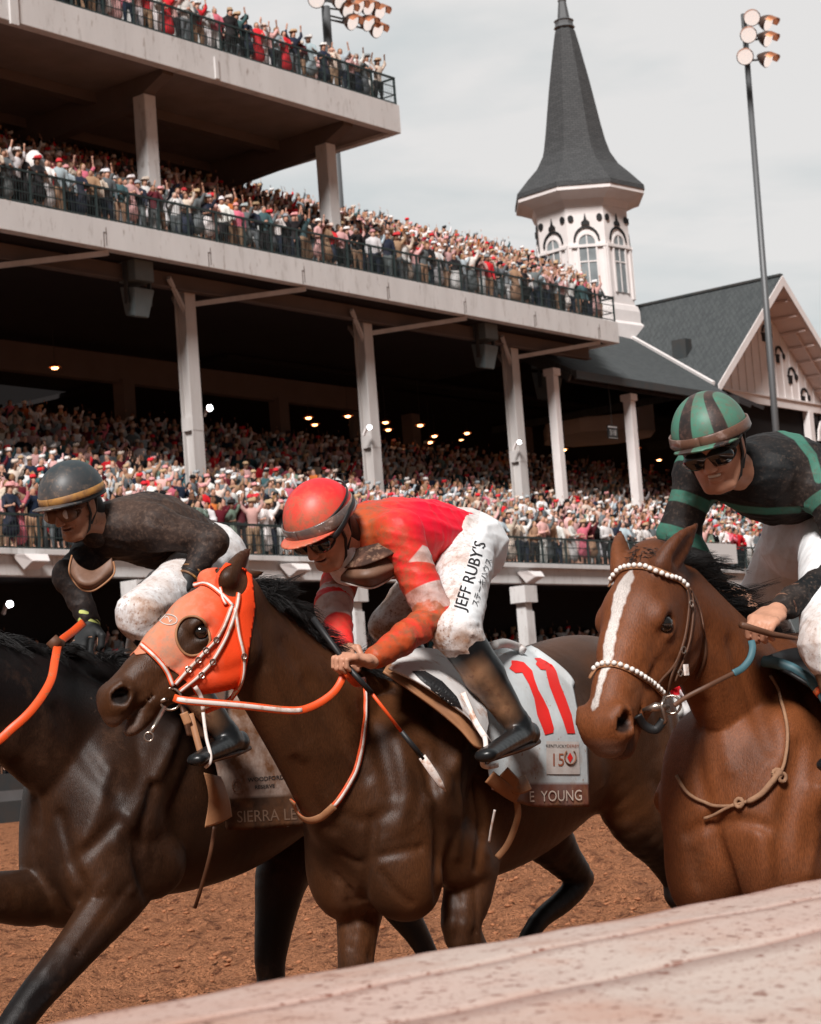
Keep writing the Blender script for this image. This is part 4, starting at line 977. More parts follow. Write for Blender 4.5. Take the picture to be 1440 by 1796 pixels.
# ---------------------------------------------------------------- horse in the middle with the orange hood
Y2 = 4.3
p2 = lambda x, y, d=0.0: ptY(x, y, Y2 + d)
w2 = lambda X, d, z: np.array((X, Y2 + d, z))
def dark_mask(L, s):
    def m(V):
        o = np.full(len(V), -1.0)
        for q in (-1, 1):
            o = np.maximum(o, .033 * s - np.linalg.norm((V - L(.545, q * .046, .012)), axis=1)); o = np.maximum(o, .027 * s - np.linalg.norm((V - L(.200, q * .090, .008)), axis=1))
        return o
    return m
def trunk(S, Yc, dx=0.0, dz=0.0):
    w = lambda X, d, z: np.array((X + dx, Yc + d, z + dz))
    S.chain([(w(5.22, 0, 1.26), .18, .28), (w(5.5, 0, 1.28), .245, .36), (w(5.85, 0, 1.31), .275, .36), (w(6.2, 0, 1.40), .27, .335), (w(6.45, 0, 1.44), .25, .315), (w(6.66, 0, 1.42), .20, .26), (w(6.78, 0, 1.40), .10, .16)], k=.05, n=8)
    S.chain([(w(5.35, 0, 1.60), .06, .09), (w(5.7, 0, 1.62), .06, .07), (w(6.1, 0, 1.64), .08, .06)], k=.10)
    for q in (-1, 1):
        S.ell(w(5.10, q * .10, 1.09), (.12, .12, .20), k=.09)
        S.ell(w(5.15, q * .125, .98), (.11, .11, .13), k=.08)
        S.ell(w(5.20, q * .15, 1.28), (.15, .09, .18), k=.10)
        S.chain([(w(5.60, q * .15, 1.56), .06, .10), (w(5.40, q * .175, 1.42), .075, .13), (w(5.20, q * .19, 1.22), .08, .11)], k=.10)
        S.chain([(w(5.20, q * .18, 1.2), .075, .10), (w(5.36, q * .17, 1.04), .075, .11)], k=.08)
        S.ell(w(6.4, q * .17, 1.50), (.24, .13, .20), k=.06); S.ell(w(6.58, q * .16, 1.32), (.17, .12, .26), k=.06)
        G = lambda p_, d_, s_: S.groove(p_, d_ * 1.6, s_ * .85)
        G([w(5.62, q * .27, 1.58), w(5.60, q * .30, 1.40), w(5.53, q * .30, 1.20), w(5.50, q * .27, 1.02)], .016, .045)      # behind the shoulder
        G([w(5.44, q * .25, 1.55), w(5.28, q * .28, 1.36), w(5.14, q * .27, 1.22)], -.012, .035)                             # spine of the blade
        G([w(5.12, q * .28, 1.14), w(5.26, q * .29, 1.13), w(5.42, q * .27, 1.16)], .010, .03)
        G([w(5.22, q * .30, 1.30), w(5.36, q * .30, 1.18), w(5.44, q * .27, 1.02)], .012, .028)
        G([w(6.08, q * .28, 1.55), w(6.14, q * .29, 1.35), w(6.26, q * .27, 1.15), w(6.30, q * .2, 1.05)], .014, .05)        # flank
        G([w(6.62, q * .28, 1.62), w(6.60, q * .29, 1.40), w(6.66, q * .26, 1.15)], .010, .03)
        G([w(5.7, q * .28, 1.12), w(5.95, q * .28, 1.14), w(6.15, q * .25, 1.2)], -.005, .02)
        G([w(5.12, q * .27, 1.24), w(5.20, q * .29, 1.12), w(5.30, q * .28, 1.0)], -.006, .012); G([w(5.3, q * .29, 1.38), w(5.36, q * .30, 1.25), w(5.34, q * .29, 1.10)], .006, .016)
        G([w(5.55, q * .28, 1.0), w(5.75, q * .27, 1.02), w(6.0, q * .26, 1.06)], -.006, .009); G([w(5.75, q * .2, 1.02), w(5.85, q * .27, 1.12), w(5.98, q * .29, 1.2)], -.004, .007)
        G([w(6.25, q * .28, 1.60), w(6.42, q * .31, 1.50), w(6.5, q * .31, 1.3)], .008, .03)
        for j in range(5): G([w(5.68 + .085 * j, q * .29, 1.42), w(5.71 + .085 * j, q * .30, 1.28), w(5.69 + .085 * j, q * .29, 1.15)], .0028, .014)   # ribs
def build_h2():
    S = SDF(); trunk(S, Y2)
    S.chain([(p2(622, 1362), .135, .25), (p2(572, 1286), .115, .230), (p2(512, 1212), .095, .192), (p2(462, 1150), .082, .158), (p2(430, 1098), .072, .120)], u=(0, 1, 0), k=.11, n=6)
    S.chain([(p2(700, 1200), .05, .07), (p2(600, 1175), .04, .06), (p2(525, 1122), .035, .05), (p2(460, 1062), .035, .05)], k=.05)
    S.groove([p2(575, 1410, -.12), p2(530, 1330, -.13), p2(480, 1245, -.11), p2(450, 1190, -.09)], .013, .022); S.groove([p2(690, 1240, -.10), p2(620, 1260, -.13), p2(560, 1210, -.11), p2(500, 1130, -.08)], .010, .03); S.groove([p2(600, 1380, -.14), p2(560, 1300, -.14), p2(505, 1220, -.12)], -.008, .02)
    leg(S, [(p2(828, 1520, -.15), .075, .105), (p2(820, 1570, -.15), .074, .090), (p2(812, 1640, -.15), .060, .066), (w2(5.56, -.15, .55), .048, .052), (w2(5.57, -.15, .46), .048, .050), (w2(5.60, -.15, .34), .030, .032), (w2(5.64, -.15, .19), .034, .038), (w2(5.58, -.15, .08), .036, .04)])
    leg(S, [(p2(640, 1520, .13), .085, .12), (p2(632, 1580, .12), .080, .090), (p2(626, 1650, .11), .064, .064), (w2(5.12, .12, .55), .048, .052), (w2(5.10, .12, .46), .048, .050), (w2(5.12, .12, .32), .030, .032), (w2(5.10, .12, .18), .034, .038), (w2(5.03, .12, .08), .036, .04)])
    leg(S, [(p2(1080, 1330, -.14), .12, .19), (p2(1118, 1425, -.14), .105, .140), (p2(1158, 1490, -.14), .075, .080), (p2(1186, 1545, -.14), .050, .054), (p2(1194, 1580, -.14), .043, .050), (w2(7.12, -.14, .52), .032, .036), (w2(7.2, -.14, .32), .035, .04), (w2(7.24, -.14, .2), .035, .04)], .06)
    leg(S, [(p2(970, 1330, .12), .11, .19), (p2(945, 1430, .12), .10, .14), (p2(985, 1500, .12), .064, .082), (p2(1016, 1540, .12), .042, .056), (p2(990, 1578, .12), .036, .046), (p2(940, 1622, .12), .032, .036), (w2(5.98, .12, .55), .034, .036), (w2(5.82, .12, .44), .034, .04), (w2(5.75, .12, .38), .035, .04)], .05)
    S.ell(p2(1028, 1540, .12), (.036, .028, .04), k=.02)
    # forearm grooves
    S.groove([p2(800, 1560, -.24), p2(808, 1600, -.23), p2(800, 1660, -.22)], .010, .014); S.groove([p2(825, 1560, -.24), p2(838, 1600, -.22), p2(830, 1660, -.2)], .008, .012); S.groove([p2(640, 1570, .05), p2(650, 1620, .04), p2(640, 1670, .04)], .010, .014); S.groove([p2(612, 1580, .04), p2(606, 1630, .04)], .006, .012)
    gp = S.gpx
    for a in (([(655, 1440), (650, 1500), (640, 1535), (636, 1578)], .030, .014), ([(596, 1496), (628, 1514), (650, 1506), (692, 1496), (738, 1488)], .016, .012), ([(742, 1320), (762, 1390), (772, 1460), (768, 1530), (772, 1590)], .030, .020), ([(836, 1370), (846, 1440), (838, 1520)], .022, .018), ([(520, 1335), (548, 1400), (585, 1455)], .014, .018),
              ([(590, 1535), (610, 1560), (620, 1580)], .010, .010), ([(668, 1530), (690, 1560), (720, 1585)], .010, .012), ([(700, 1300), (712, 1380), (700, 1450)], -.012, .030), ([(800, 1340), (808, 1420), (800, 1500)], -.010, .018), ([(640, 1240), (668, 1310), (690, 1390)], .014, .030), ([(605, 1430), (640, 1440), (690, 1420)], .008, .020),
              ([(540, 1200), (590, 1290), (640, 1360)], .012, .026), ([(470, 1180), (505, 1260), (530, 1330)], -.008, .016), ([(612, 1560), (618, 1610), (612, 1660)], .012, .010), ([(652, 1590), (656, 1640), (648, 1680)], .012, .011), ([(800, 1570), (806, 1610), (800, 1650)], .012, .010), ([(832, 1560), (838, 1610), (830, 1645)], .010, .009), ([(660, 1475), (700, 1462), (735, 1440)], -.004, .006), ([(735, 1440), (745, 1400), (740, 1360)], -.004, .006)):
        gp(*a)
    L, s, A, U, V = head_sdf(S, p2(410, 1052), p2(182, 1248, .17), open_=.012, fat=1.13, ears=(p2(438, 962, -.02), p2(462, 1004, .02)))
    return S, L, s, A, U, V
S2, L2, s2_, A2_, U2_, V2_ = build_h2()
def points_mask(L, zl=.60, hindx=1e9, zh=.98):
    def m(V):
        d = np.minimum(zl - V[:, 2], .3); hd = -1.0 + V[:, 0] * 0
        return np.maximum.reduce([d, hd, np.where(V[:, 0] > hindx, zh - V[:, 2], -.3)])
    return m
hair_mat('coat_bay', (.095, .034, .012), (.014, .007, .004))
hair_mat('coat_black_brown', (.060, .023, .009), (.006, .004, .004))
hair_mat('coat_light_bay', (.20, .060, .018), (.070, .022, .009), rough=.52, extra=[('blaze', (.72, .66, .62), .003)])

# ---------------------------------------------------------------- horse on the right with the white blaze
Y3 = 3.0
p3 = lambda x, y, d=0.0: ptY(x, y, Y3 + d)
w3 = lambda X, d, z: np.array((X, Y3 + d, z))
def build_h3():
    S = SDF(); trunk(S, Y3, .10, -.03)
    S.chain([(p3(1420, 1395), .15, .26), (p3(1352, 1300), .135, .235), (p3(1292, 1208), .11, .200), (p3(1238, 1130), .09, .160), (p3(1188, 1055), .078, .120)], u=(0, 1, 0), k=.12, n=6)
    S.chain([(p3(1500, 1250), .05, .07), (p3(1400, 1200), .04, .06), (p3(1305, 1125), .035, .05), (p3(1215, 1035), .035, .05)], k=.08)
    S.groove([p3(1300, 1420, -.14), p3(1262, 1320, -.13), p3(1228, 1220, -.11)], .012, .022); S.groove([p3(1380, 1250, -.12), p3(1310, 1180, -.12), p3(1250, 1110, -.09)], .008, .03)
    for q in (-1, 1): leg(S, [(w3(5.50, q * .14, 1.02), .080, .12), (w3(5.38 + .08 * q, q * .14, .90), .078, .095), (w3(5.30 + .12 * q, q * .14, .74), .060, .066), (w3(5.25 + .15 * q, q * .13, .52), .048, .052), (w3(5.26 + .15 * q, q * .13, .33), .030, .032), (w3(5.25 + .16 * q, q * .13, .18), .034, .038), (w3(5.18 + .16 * q, q * .13, .08), .036, .04)])
    for q in (-1, 1): leg(S, [(w3(6.60, q * .14, 1.30), .12, .20), (w3(6.65 - .1 * q, q * .14, 1.05), .10, .14), (w3(6.82 - .2 * q, q * .14, .86), .07, .08), (w3(6.98 - .25 * q, q * .14, .62), .044, .055), (w3(6.92 - .3 * q, q * .14, .42), .032, .038), (w3(6.86 - .3 * q, q * .14, .2), .034, .04), (w3(6.80 - .3 * q, q * .14, .08), .035, .04)], .06)
    gp = S.gpx
    for a in (([(1250, 1438), (1258, 1480), (1276, 1530), (1292, 1580)], .034, .018), ([(1205, 1462), (1232, 1448), (1256, 1446), (1300, 1440), (1345, 1452)], .016, .016), ([(1228, 1235), (1222, 1320), (1236, 1400)], .014, .020), ([(1404, 1310), (1386, 1400), (1372, 1490), (1388, 1580)], .024, .026), ([(1285, 1130), (1318, 1220), (1352, 1310)], .014, .026),
              ([(1240, 1150), (1262, 1250), (1280, 1350)], -.008, .022), ([(1330, 1460), (1340, 1520), (1330, 1570)], -.010, .024), ([(1300, 1430), (1320, 1380), (1345, 1340)], -.004, .007), ([(1215, 1500), (1222, 1550)], .010, .016), ([(1420, 1380), (1432, 1450), (1420, 1530)], -.008, .02)):
        gp(*a)
    L, s, A, U, V = head_sdf(S, p3(1148, 1008), p3(1053, 1304, -.0), open_=.002, fat=1.16, ebase=(.012, .064, .050), ears=(p3(1224, 918, -.125), p3(1088, 932, .125)))
    return S, L, s, A, U, V
S3, L3, s3_, A3_, U3_, V3_ = build_h3()
def blaze_mask(V):
    q = (V - L3(0, 0, 0)) / s3_; a, u, v = q @ A3_, q @ U3_, q @ V3_
    ka = [-.05, .06, .10, .16, .24, .32, .40, .47, .52, .56]; wd = np.interp(a, ka, [-.02, .002, .022, .025, .017, .019, .013, .009, .013, -.01]); cx = np.interp(a, ka, [.0, .0, .0, -.002, .002, .0, -.002, .004, .006, .0])
    return (wd - np.abs(u - cx) + .0016 * np.sin(a * 150 + u * 90) + .001 * np.sin(a * 260 + u * 200)) * s3_ - np.where(v < .0, .1, 0)

# ---------------------------------------------------------------- horse on the left, head out of the picture
Y1 = 5.5
p1 = lambda x, y, d=0.0: ptY(x, y, Y1 + d)
w1 = lambda X, d, z: np.array((X, Y1 + d, z))
def build_h1():
    S = SDF(); trunk(S, Y1, -.17, .0)
    S.chain([(p1(160, 1330), .14, .25), (p1(70, 1262), .115, .225), (p1(-20, 1215), .095, .18), (p1(-100, 1165), .08, .15), (p1(-160, 1120), .07, .12)], u=(0, 1, 0), k=.11, n=6)
    S.chain([(p1(330, 1190), .05, .07), (p1(200, 1182), .04, .06), (p1(60, 1165), .035, .05), (p1(-80, 1110), .035, .05)], k=.05)
    leg(S, [(p1(250, 1500, -.15), .085, .13), (p1(205, 1570, -.15), .084, .112), (p1(140, 1655, -.15), .070, .078), (p1(66, 1742, -.15), .056, .062), (p1(30, 1790, -.15), .052, .056), (p1(-40, 1880, -.15), .034, .036), (p1(-90, 1945, -.15), .036, .04), (p1(-130, 1975, -.15), .036, .045)])
    leg(S, [(p1(150, 1520, .13), .085, .12), (p1(75, 1570, .12), .080, .105), (p1(-10, 1572, .11), .072, .085), (p1(-90, 1560, .12), .050, .052), (p1(-115, 1590, .12), .045, .048), (p1(-90, 1690, .12), .030, .032), (p1(-60, 1730, .12), .034, .038), (p1(-20, 1760, .12), .036, .04)])
    leg(S, [(p1(545, 1440, .12), .11, .19), (p1(500, 1520, .12), .10, .13), (p1(484, 1600, .12), .078, .090), (p1(474, 1680, .12), .058, .068), (p1(470, 1740, .12), .046, .056), (w1(5.8, .12, .35), .034, .038), (w1(5.72, .12, .18), .034, .04), (w1(5.66, .12, .08), .035, .04)], .05)
    leg(S, [(p1(610, 1380, -.14), .12, .20), (p1(650, 1500, -.14), .10, .14), (p1(700, 1590, -.14), .07, .075), (p1(738, 1650, -.14), .045, .05), (p1(770, 1720, -.14), .035, .04), (p1(790, 1800, -.14), .034, .04), (p1(800, 1840, -.14), .034, .04)], .06)
    gp = S.gpx
    for a in (([(104, 1430), (116, 1475), (124, 1512), (146, 1556), (138, 1580)], .030, .016), ([(124, 1512), (160, 1486), (205, 1440)], .020, .018), ([(262, 1570), (244, 1505), (250, 1440), (270, 1380)], .028, .022), ([(190, 1350), (176, 1410), (150, 1470)], -.012, .026), ([(228, 1550), (160, 1640), (98, 1720), (60, 1760)], .012, .012), ([(190, 1540), (130, 1620), (80, 1700)], -.007, .012), ([(30, 1340), (60, 1400), (64, 1450)], .012, .020), ([(205, 1480), (225, 1520), (232, 1560)], -.010, .018), ([(60, 1480), (70, 1530), (90, 1560)], .010, .016), ([(100, 1250), (150, 1330), (200, 1390)], .012, .030)):
        gp(*a)
    L, s, A, U, V = head_sdf(S, p1(-170, 1085), p1(-400, 1290, .1), fat=1.1)
    return S, L, s, A, U, V
S1, L1, s1_, A1_, U1_, V1_ = build_h1()
# ================================================================ helpers for tack, cloth and marks
def vis_hit(bvh, x, y, off=0.0):
    d = ray(x, y); dl = np.linalg.norm(d); loc, nn, i, dist = bvh.ray_cast(Vector(CP), Vector(d / dl))
    if loc is None: return None
    nn = np.array(nn); nn = nn if nn @ d < 0 else -nn
    return np.array(loc) + nn * off, nn
def resample(P, step):
    P = np.asarray(P, float); d = np.r_[0, np.cumsum(np.linalg.norm(np.diff(P[:, :2], axis=0), axis=1))]; n = max(2, int(d[-1] / step) + 1)
    t = np.linspace(0, d[-1], n); return np.stack([np.interp(t, d, P[:, i]) for i in range(P.shape[1])], 1)
def strap(mb, bvh, px, w, off=.004, th=.003, step=5, bulge=0.0, ends=0):
    """leather strap lying on a surface; px: points of its line on the photograph, w: width in pixels"""
    Q = resample(spline(np.array(px, float), 6), step); C3, N3, last = [], [], None
    T = np.gradient(Q, axis=0)
    for q in Q:
        hgt = vis_hit(bvh, q[0], q[1], off)
        if hgt is None:
            if last is None: C3.append(None); N3.append(None); continue
            dd = ray(q[0], q[1]); p0, n0 = last; hgt = (CP + dd * ((p0 - CP) @ CF) / (dd @ CF), n0)
        last = hgt; C3.append(hgt[0]); N3.append(hgt[1])
    f_ = next(i for i, c in enumerate(C3) if c is not None)
    for i in range(f_): dd = ray(*Q[i]); C3[i] = CP + dd * ((C3[f_] - CP) @ CF) / (dd @ CF); N3[i] = N3[f_]
    C3 = np.array(C3); N3 = np.array(N3)
    for _ in range(2): C3[1:-1] = .25 * C3[:-2] + .5 * C3[1:-1] + .25 * C3[2:]; N3[1:-1] = .25 * N3[:-2] + .5 * N3[1:-1] + .25 * N3[2:]
    band(mb, C3, N3, w / px_m(C3[len(C3) // 2]), th); return C3, N3
def band(mb, C3, N3, width, th=.003):
    """a flat strip with thickness along 3-d points with normals"""
    T = np.gradient(C3, axis=0); V = []
    wd = width if hasattr(width, '__len__') else [width] * len(C3)
    for c, n_, t, w_ in zip(C3, N3, T, wd):
        t = nrm(t); n_ = nrm(n_ - t * (n_ @ t)); s = np.cross(n_, t)
        for a, b in ((-.5, 0), (-.42, 1), (.42, 1), (.5, 0)): V.append(c + s * a * w_ + n_ * (b * th))
    k = len(C3); F = [(i * 4 + j, i * 4 + (j + 1) % 4, (i + 1) * 4 + (j + 1) % 4, (i + 1) * 4 + j) for i in range(k - 1) for j in range(4)] + [(0, 1, 2, 3), (k * 4 - 1, k * 4 - 2, k * 4 - 3, k * 4 - 4)]
    mb.add(V, F)
def free(p, pts, n=6): return np.array([p(x, y, d) for x, y, d in spline(np.array(pts, float), n)])
def toward(C3):
    return np.array([nrm(CP - c) for c in C3])
def subdiv_tris(V2, F, maxlen):
    tri = []
    for f in F:
        for i in range(1, len(f) - 1): tri.append((V2[f[0]], V2[f[i]], V2[f[i + 1]]))
    out = []
    while tri:
        a, b, c = tri.pop(); l = [np.linalg.norm(a - b), np.linalg.norm(b - c), np.linalg.norm(c - a)]; m = int(np.argmax(l))
        if l[m] <= maxlen: out.append((a, b, c)); continue
        if m == 0: q = (a + b) / 2; tri += [(a, q, c), (q, b, c)]
        elif m == 1: q = (b + c) / 2; tri += [(a, b, q), (a, q, c)]
        else: q = (c + a) / 2; tri += [(a, b, q), (q, b, c)]
    return out
def decal(mb, bvh, V2, F, maxlen=6, off=.0025):
    for t in subdiv_tris(V2, F, maxlen):
        P = [vis_hit(bvh, q[0], q[1], off) for q in t]
        if all(h is not None for h in P): mb.add([h[0] for h in P], [(0, 1, 2)])
def decal_text(mb, bvh, s, c, e, size, maxlen=6, xs=1.0, off=.0025, bold=0.0, flat=1.0, spacing=1.0):
    """writing laid on a surface: c centre, e direction of the baseline, size of the letters (pixels)"""
    V, F = text_mesh(s, 1.0, bold=bold, spacing=spacing); e = nrm(e); up = np.array((e[1], -e[0]))
    V2 = np.array(c) + np.outer(V[:, 0] * xs * size, e) + np.outer(V[:, 1] * size, up); decal(mb, bvh, V2, F, maxlen, off)
def decal_poly(mb, bvh, poly, maxlen=8, off=.0025):
    from mathutils.geometry import tessellate_polygon
    V2 = np.array(poly, float); F = tessellate_polygon([[Vector((x, y, 0)) for x, y in poly]]); decal(mb, bvh, V2, F, maxlen, off)
def patch(p, rows, nu=8, nv=8, bvh=None, off=.012, ripple=0.0, seed=0):
    """smooth sheet through a grid of (x, y, lateral) control points"""
    R = np.array([spline(np.array(r, float), nu) for r in rows]); G = spline(R.reshape(len(rows), -1), nv).reshape(-1, R.shape[1], R.shape[2])
    nr, nc = G.shape[:2]; V = np.array([p(*g) for g in G.reshape(-1, 3)])
    if bvh is not None:
        for i, g in enumerate(G.reshape(-1, 3)):
            h_ = vis_hit(bvh, g[0], g[1], off)
            if h_ is not None and (h_[0] - CP) @ CF < (V[i] - CP) @ CF: V[i] = h_[0]
    if ripple: V[:, 1] += ripple * wob(V, 9, seed)
    Fq = [(i * nc + j, i * nc + j + 1, (i + 1) * nc + j + 1, (i + 1) * nc + j) for i in range(nr - 1) for j in range(nc - 1)]
    uv = np.array([(j / (nc - 1), i / (nr - 1)) for i in range(nr) for j in range(nc)]); return V, Fq, uv
def thick(V, F, th, attrs=None):
    """give a sheet thickness (new back layer and rim)"""
    V = np.asarray(V, float); n = len(V); N = np.zeros_like(V)
    for f in F:
        nn = np.cross(V[f[1]] - V[f[0]], V[f[-1]] - V[f[0]]); 
        for i in f: N[i] += nn
    N /= np.linalg.norm(N, axis=1)[:, None] + 1e-12
    c = V.mean(0); s = 1 if (N * (CP - V)).sum() > 0 else -1
    V2 = np.vstack([V, V - N * th * s]); F2 = list(F) + [tuple(i + n for i in f[::-1]) for f in F]
    cnt = {}
    for f in F:
        for a, b in zip(f, f[1:] + f[:1]): cnt[(a, b)] = 1
    for (a, b) in cnt:
        if (b, a) not in cnt: F2.append((b, a, a + n, b + n))
    return V2, F2, {k: np.r_[v, v] for k, v in (attrs or {}).items()}
def clip(V, F, f):
    """keep the part of a mesh where f > 0, cut cleanly"""
    tri = []
    for q in F: tri += [(q[0], q[1], q[2])] + ([(q[0], q[2], q[3])] if len(q) == 4 else [])
    V = [tuple(v) for v in V]; nv = {}; out = []; f = list(f)
    for t in tri:
        ins = [i for i in t if f[i] > 0]
        if len(ins) == 3: out.append(tuple(t)); continue
        if not ins: continue
        poly = []
        for a, b in zip(t, t[1:] + t[:1]):
            if f[a] > 0: poly.append(a)
            if (f[a] > 0) != (f[b] > 0):
                k = (min(a, b), max(a, b))
                if k not in nv:
                    w_ = f[a] / (f[a] - f[b]); nv[k] = len(V); V.append(tuple(np.array(V[a]) * (1 - w_) + np.array(V[b]) * w_))
                poly.append(nv[k])
        out.append(tuple(poly))
    used = sorted({i for p_ in out for i in p_}); mp_ = {o: i for i, o in enumerate(used)}
    return np.array([V[i] for i in used]), [tuple(mp_[i] for i in p_) for p_ in out]
def ring(mb, c, n_, R, r, n=20):
    n_ = nrm(n_); u = nrm(np.cross(n_, (0, 0, 1))); v = np.cross(n_, u); P = [c + R * (math.cos(a) * u + math.sin(a) * v) for a in np.linspace(0, 2 * math.pi, n + 1)]
    mb.tube(P, r, 7, False)

# ---------------------------------------------------------------- riders
def hand(S, wrist, knuck, palm_n, side, curl=1.0, s=1.0, k=.010):
    """wrist -> knuckles, palm normal (towards the palm side), side = direction of the thumb; five separate bent fingers"""
    f = nrm(knuck - wrist); pn = nrm(palm_n - f * (palm_n @ f)); sd = np.cross(f, pn); sd = sd if sd @ side > 0 else -sd; Lh = .085 * s
    kn = wrist + f * Lh
    S.ec(wrist, wrist + f * .03 * s, (.026 * s, .020 * s), (.034 * s, .018 * s), sd, k=.015)
    S.ec(wrist + f * .03 * s, kn, (.036 * s, .017 * s), (.038 * s, .014 * s), sd, k=.010)
    for i, (o, l, r) in enumerate(((.029, .92, .0096), (.010, 1.0, .0100), (-.010, .95, .0095), (-.028, .80, .0085))):
        p = kn + sd * o * s - pn * .002; d = nrm(f * .85 + pn * .35 * curl); p1 = p + d * .040 * l * s; d2 = nrm(f * (.55 - .75 * curl) + pn * curl); p2_ = p1 + d2 * .028 * l * s; d3 = nrm(-f * .85 * curl + pn * .45 + f * .5 * (1 - curl)); p3_ = p2_ + d3 * .020 * l * s
        S.ell(p, .0115 * s, k=.008)
        S.ec(p, p1, r * s * 1.05, r * s, k=.004); S.ec(p1, p2_, r * s, r * .93 * s, k=.001); S.ec(p2_, p3_, r * .93 * s, r * .8 * s, k=.001)
    t0 = wrist + f * .022 * s + sd * .026 * s; t1 = t0 + nrm(f * .7 + sd * .6 + pn * .35) * .036 * s; t2 = t1 + nrm(f * .75 + pn * .7 - sd * .25) * .030 * s; t3 = t2 + nrm(f * .3 + pn * .55 - sd * .75) * .022 * s
    S.ec(t0, t1, .0135 * s, .0115 * s, k=.010); S.ec(t1, t2, .0115 * s, .0105 * s, k=.003); S.ec(t2, t3, .0105 * s, .0085 * s, k=.001)
def face(S, c, fw, up, s=1.0, smile=0.0):
    fw = nrm(fw); up = nrm(up - fw * (up @ fw)); sd = np.cross(fw, up)
    H = lambda x, y, z: c + s * (x * sd + y * fw + z * up)     # x to the side, y forward, z up
    e = lambda q, r, k=.012, sub=False: S.ell(H(*q), np.array(r) * s, sd, up, k * s, sub)
    e((0, -.012, .035), (.076, .096, .088), .02); S.ec(H(0, .02, .01), H(0, .045, -.085), np.array((.062, .068)) * s, np.array((.034, .036)) * s, sd, .03 * s)
    for q in (-1, 1):
        S.ec(H(q * .060, -.01, -.03), H(q * .030, .055, -.095), .024 * s, .020 * s, k=.02 * s)
        e((q * .040, .062, -.012), (.026, .022, .024), .015); e((q * .033, .078, .028), (.026, .012, .009), .010)
        e((q * .033, .083, .010), (.015, .010, .010), .006, True); e((q * .033, .070, .010), (.0125, .0125, .0125), .004)
        e((q * .078, -.008, .0), (.009, .020, .034), .006); e((q * .087, .000, .002), (.004, .010, .020), .004, True)
        S.groove([H(q * .018, .092, -.028), H(q * .030, .083, -.048), H(q * .036 + q * .004 * smile, .070, -.062)], .0022 * s, .005)
        e((q * .012, .100, -.030), (.009, .009, .008), .005)
    S.ec(H(0, .086, .018), H(0, .110, -.026), np.array((.009, .010)) * s, np.array((.013, .012)) * s, sd, .010 * s)
    e((0, .082, -.052), (.024, .012, .007), .005); e((0, .080, -.068), (.022, .012, .008), .005); e((0, .070, -.098), (.020, .016, .017), .014)
    S.ec(H(-.020, .086, -.060 + .005 * smile), H(.020, .086, -.060 + .005 * smile), np.array((.018, .0034 + .0014 * smile)) * s, np.array((.018, .0034 + .0014 * smile)) * s, fw, .002, True)
    S.groove([H(-.034, .070, -.045), H(-.028, .075, -.062 + .006 * smile), H(-.024, .070, -.078)], .003 * s, .005); S.groove([H(.034, .070, -.045), H(.028, .075, -.062 + .006 * smile), H(.024, .070, -.078)], .003 * s, .005)
    S.groove([H(-.012, .105, .028), H(0, .100, .026), H(.012, .105, .028)], .002 * s, .005)
    S.groove([H(-.026, .082, -.058 + .010 * smile), H(-.01, .096, -.060), H(.01, .096, -.060), H(.026, .082, -.058 + .010 * smile)], .005 * s, .0035)
    return H, sd, fw, up
def helmet(H, sd, fw, up, s, mname, parent, masks=None, tilt=0.0, peak=.045):
    S = SDF(); c = H(0, -.010, .048)
    S.ell(c, np.array((.112, .132, .120)) * s, sd, up, .01); S.plane(H(0, -.01, .034), -up + fw * .10, .004)
    V, F = S.mesh(.0055); hm = obj('helmet', mesh_of('helmet', V, F, mname, attrs=masks(V) if masks else None), parent)
    R = SDF()                                                            # peak
    R.ell(H(0, .055, .030), np.array((.100, .125, .010)) * s, sd, up + fw * -.20, .004); R.plane(H(0, .03, 0), -fw, .01, True)
    V, F = R.mesh(.005); obj('peak', mesh_of('peak', V, F, mname, attrs=masks(V) if masks else None), hm)
    # rolled rim
    b = MB(); P = [H(.1125 * math.cos(a), -.010 + .133 * math.sin(a), .034 + .10 * .133 * math.sin(a)) for a in np.linspace(0, 2 * math.pi, 41)]; b.tube(P, .0045 * s, 6, False); b.build('rim', 'strap_black', hm, smooth=True)
    return hm, c
def goggles(H, s, parent, lens, frame, z=.002, strapm='strap_black', on=.0, strap_z=None):
    S = SDF()
    for q in (-1, 1): S.ell(H(q * .034, .084 + on, z), np.array((.040, .024, .028)) * s, H(1, 0, 0) - H(0, 0, 0), H(0, 0, 1) - H(0, 0, 0), .012)
    V, F = S.mesh(.004); g = obj('goggles', mesh_of('goggles', V, F, lens), parent)
    b = MB(); P = [H(.040 * math.cos(a) + (.034 if math.cos(a) > 0 else -.034), .082 + on - .030 * abs(math.cos(a)) ** 3, z + .025 * math.sin(a)) for a in np.linspace(0, 2 * math.pi, 33)]; b.tube(P, .0045 * s, 6, False); b.build('frame', frame, g, smooth=True)
    zs = strap_z or z + .03
    b = MB(); Pn = []; Nn = []
    for a in np.linspace(-2.6, 2.6, 40):
        x, y = math.sin(a), math.cos(a); zz = z + (zs - z) * min(1, (1 - y) * .9)
        if abs(a) < .75: continue
        Pn.append(H(.118 * x * (1 if zs > .03 else .74), -.008 + .136 * y * (1 if zs > .03 else .8), zz)); Nn.append(H(x, y, 0) - H(0, 0, 0))
    h_ = len(Pn) // 2
    for sl_ in (slice(0, h_), slice(h_, None)): b = MB(); band(b, np.array(Pn[sl_]), np.array(Nn[sl_]), .020 * s, .002); b.build('strap', strapm, g, smooth=True)
    return g
